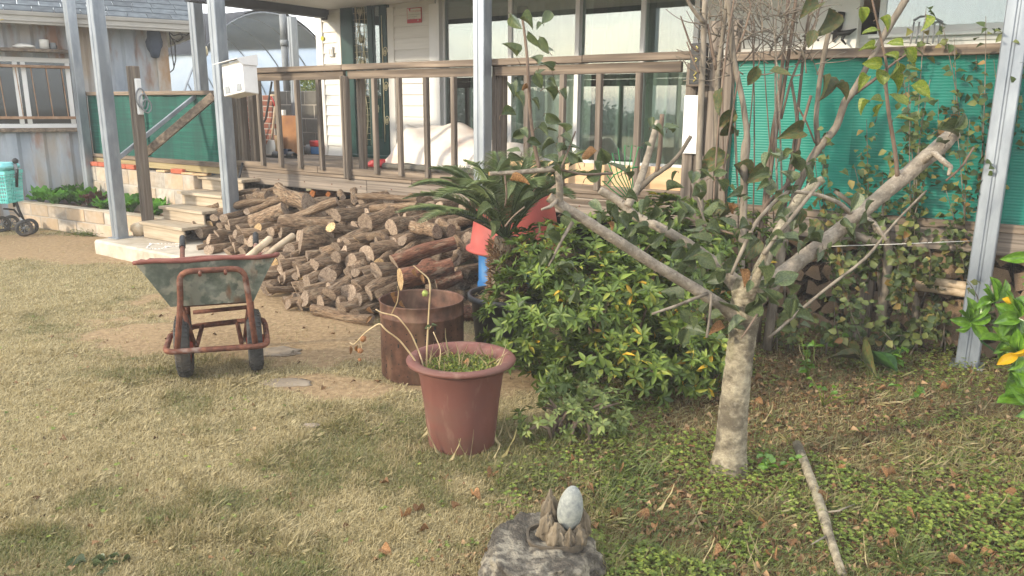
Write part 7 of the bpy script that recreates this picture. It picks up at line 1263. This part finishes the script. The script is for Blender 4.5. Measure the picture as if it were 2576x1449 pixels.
# green fan rake
rk = thing('fan_rake', 'green plastic fan rake head showing above the azalea before the deck', 'rake', AT(1560, 520, 5.6)); M['rakeg'] = mat('bright green plastic', ['#0f6a34', '#188044'], (6, 6, 6), rough=.4, bump=0)
rc = AT(1600, 520, 5.55)
for k, (x, y) in enumerate(((1520, 430), (1528, 405), (1540, 385), (1555, 372), (1572, 366), (1590, 366), (1606, 370), (1515, 455))):
    e = AT(x, y, 5.55); md = (rc+e)/2+c_u*.02-c_r*.04; MB().tube([rc, md, e, e+c_r*.03-c_u*.006], .004, 5).build('tine', M['rakeg'], rk)
MB().tube([AT(1528, 462, 5.54), AT(1545, 440, 5.54), AT(1575, 425, 5.54), AT(1605, 420, 5.54)], .005, 5).build('tie_bar', M['rakeg'], rk); MB().tube([rc, G(1620, 640, .1)], .012, 6).build('shaft', M['rakeg'], rk)
# bushes beyond the back wall
def bush(label, c_, r_, n, mt='clover'):
    t = thing('garden_bush', label, 'bush', (c_[0], c_[1], 0)); d = unit(n); P = np.array(c_)+d*np.array(r_)*(rng.random((n, 1))**.4); v_, f_, q = orient(P, d+unit(n)*.7, unit(n)+[0, 0, 1.], .07+.05*rng.random(n), .04+0*P[:, 0], leaf_tpl(2), np.clip(rng.random(n), 0, 1)); stuffobj('crown', v_, f_, M[mt], q, t, c_, kind='stuff')
    MB().tube([(c_[0], c_[1], 0), (c_[0]+.02, c_[1], c_[2]*.6), tuple(c_)], [.03, .025, .01], 6).build('stem', M['twig'], t)
bush('pale green bush beyond the grey wall left of the house', AT(790, 222, 14.5), (.4, .5, .25), 1500)
# trees behind the viewer, seen mirrored in the panes
M['treeline'] = mat('far trees', ['#5d6b58', '#707d69', '#828d78'], (1, 1, 1), attr='rnd', pos=[0, .5, 1], rough=.9, bump=0, rndobj=0)
n = 42000; s = rng.random(n)*70-42; base_ = np.array([-16., -24.]); dx_ = np.array([.82, -.57]); hh = .2+1.0*fbm(s*.22, s*0+3, 7)+.4*fbm(s*.9, s*0, 9)+2.2*sst(-20, -34, s); z_ = hh*rng.random(n)**.75; P = np.stack([base_[0]+dx_[0]*s+rng.normal(0, 1.2, n), base_[1]+dx_[1]*s+rng.normal(0, 1.2, n), z_], 1)
v_, f_, q = orient(P, unit(n), unit(n), .26+.2*rng.random(n), .2+0*s, leaf_tpl(2), rng.random(n)*.5); stuffobj('tree_line', v_, f_, M['treeline'], q, label='distant row of dark trees mirrored in the window panes', cat='trees', kind='stuff')
# string between shrub and post
MB().tube([AT(2080, 620, 4.9), AT(2260, 614, 4.75), AT(2440, 606, W(.07, -.1, .9)[1])], .0022, 4).build('white_string', M['white'], label='white string tied across to the right steel post', cat='string')

# ================================================================== thin haze volume added to lift the blacks like a lens veil
hz = MB(); hz.box(-470, 470, -470, 680, -1.0, 6.5, .01, fr='w'); hzm = bpy.data.materials.new('added veil haze'); hzm.use_nodes = True; hn = hzm.node_tree.nodes; hn.remove(hn['Principled BSDF'])
pv = hn.new('ShaderNodeVolumePrincipled'); pv.inputs['Color'].default_value = (.98, .97, .95, 1); pv.inputs['Density'].default_value = .0048; pv.inputs['Anisotropy'].default_value = .0; hzm.node_tree.links.new(pv.outputs[0], hn['Material Output'].inputs['Volume'])
hz.build('haze', hzm, at=(0, 0, -1), label='thin bright haze volume added to imitate a lens veil', cat='haze', kind='stuff')
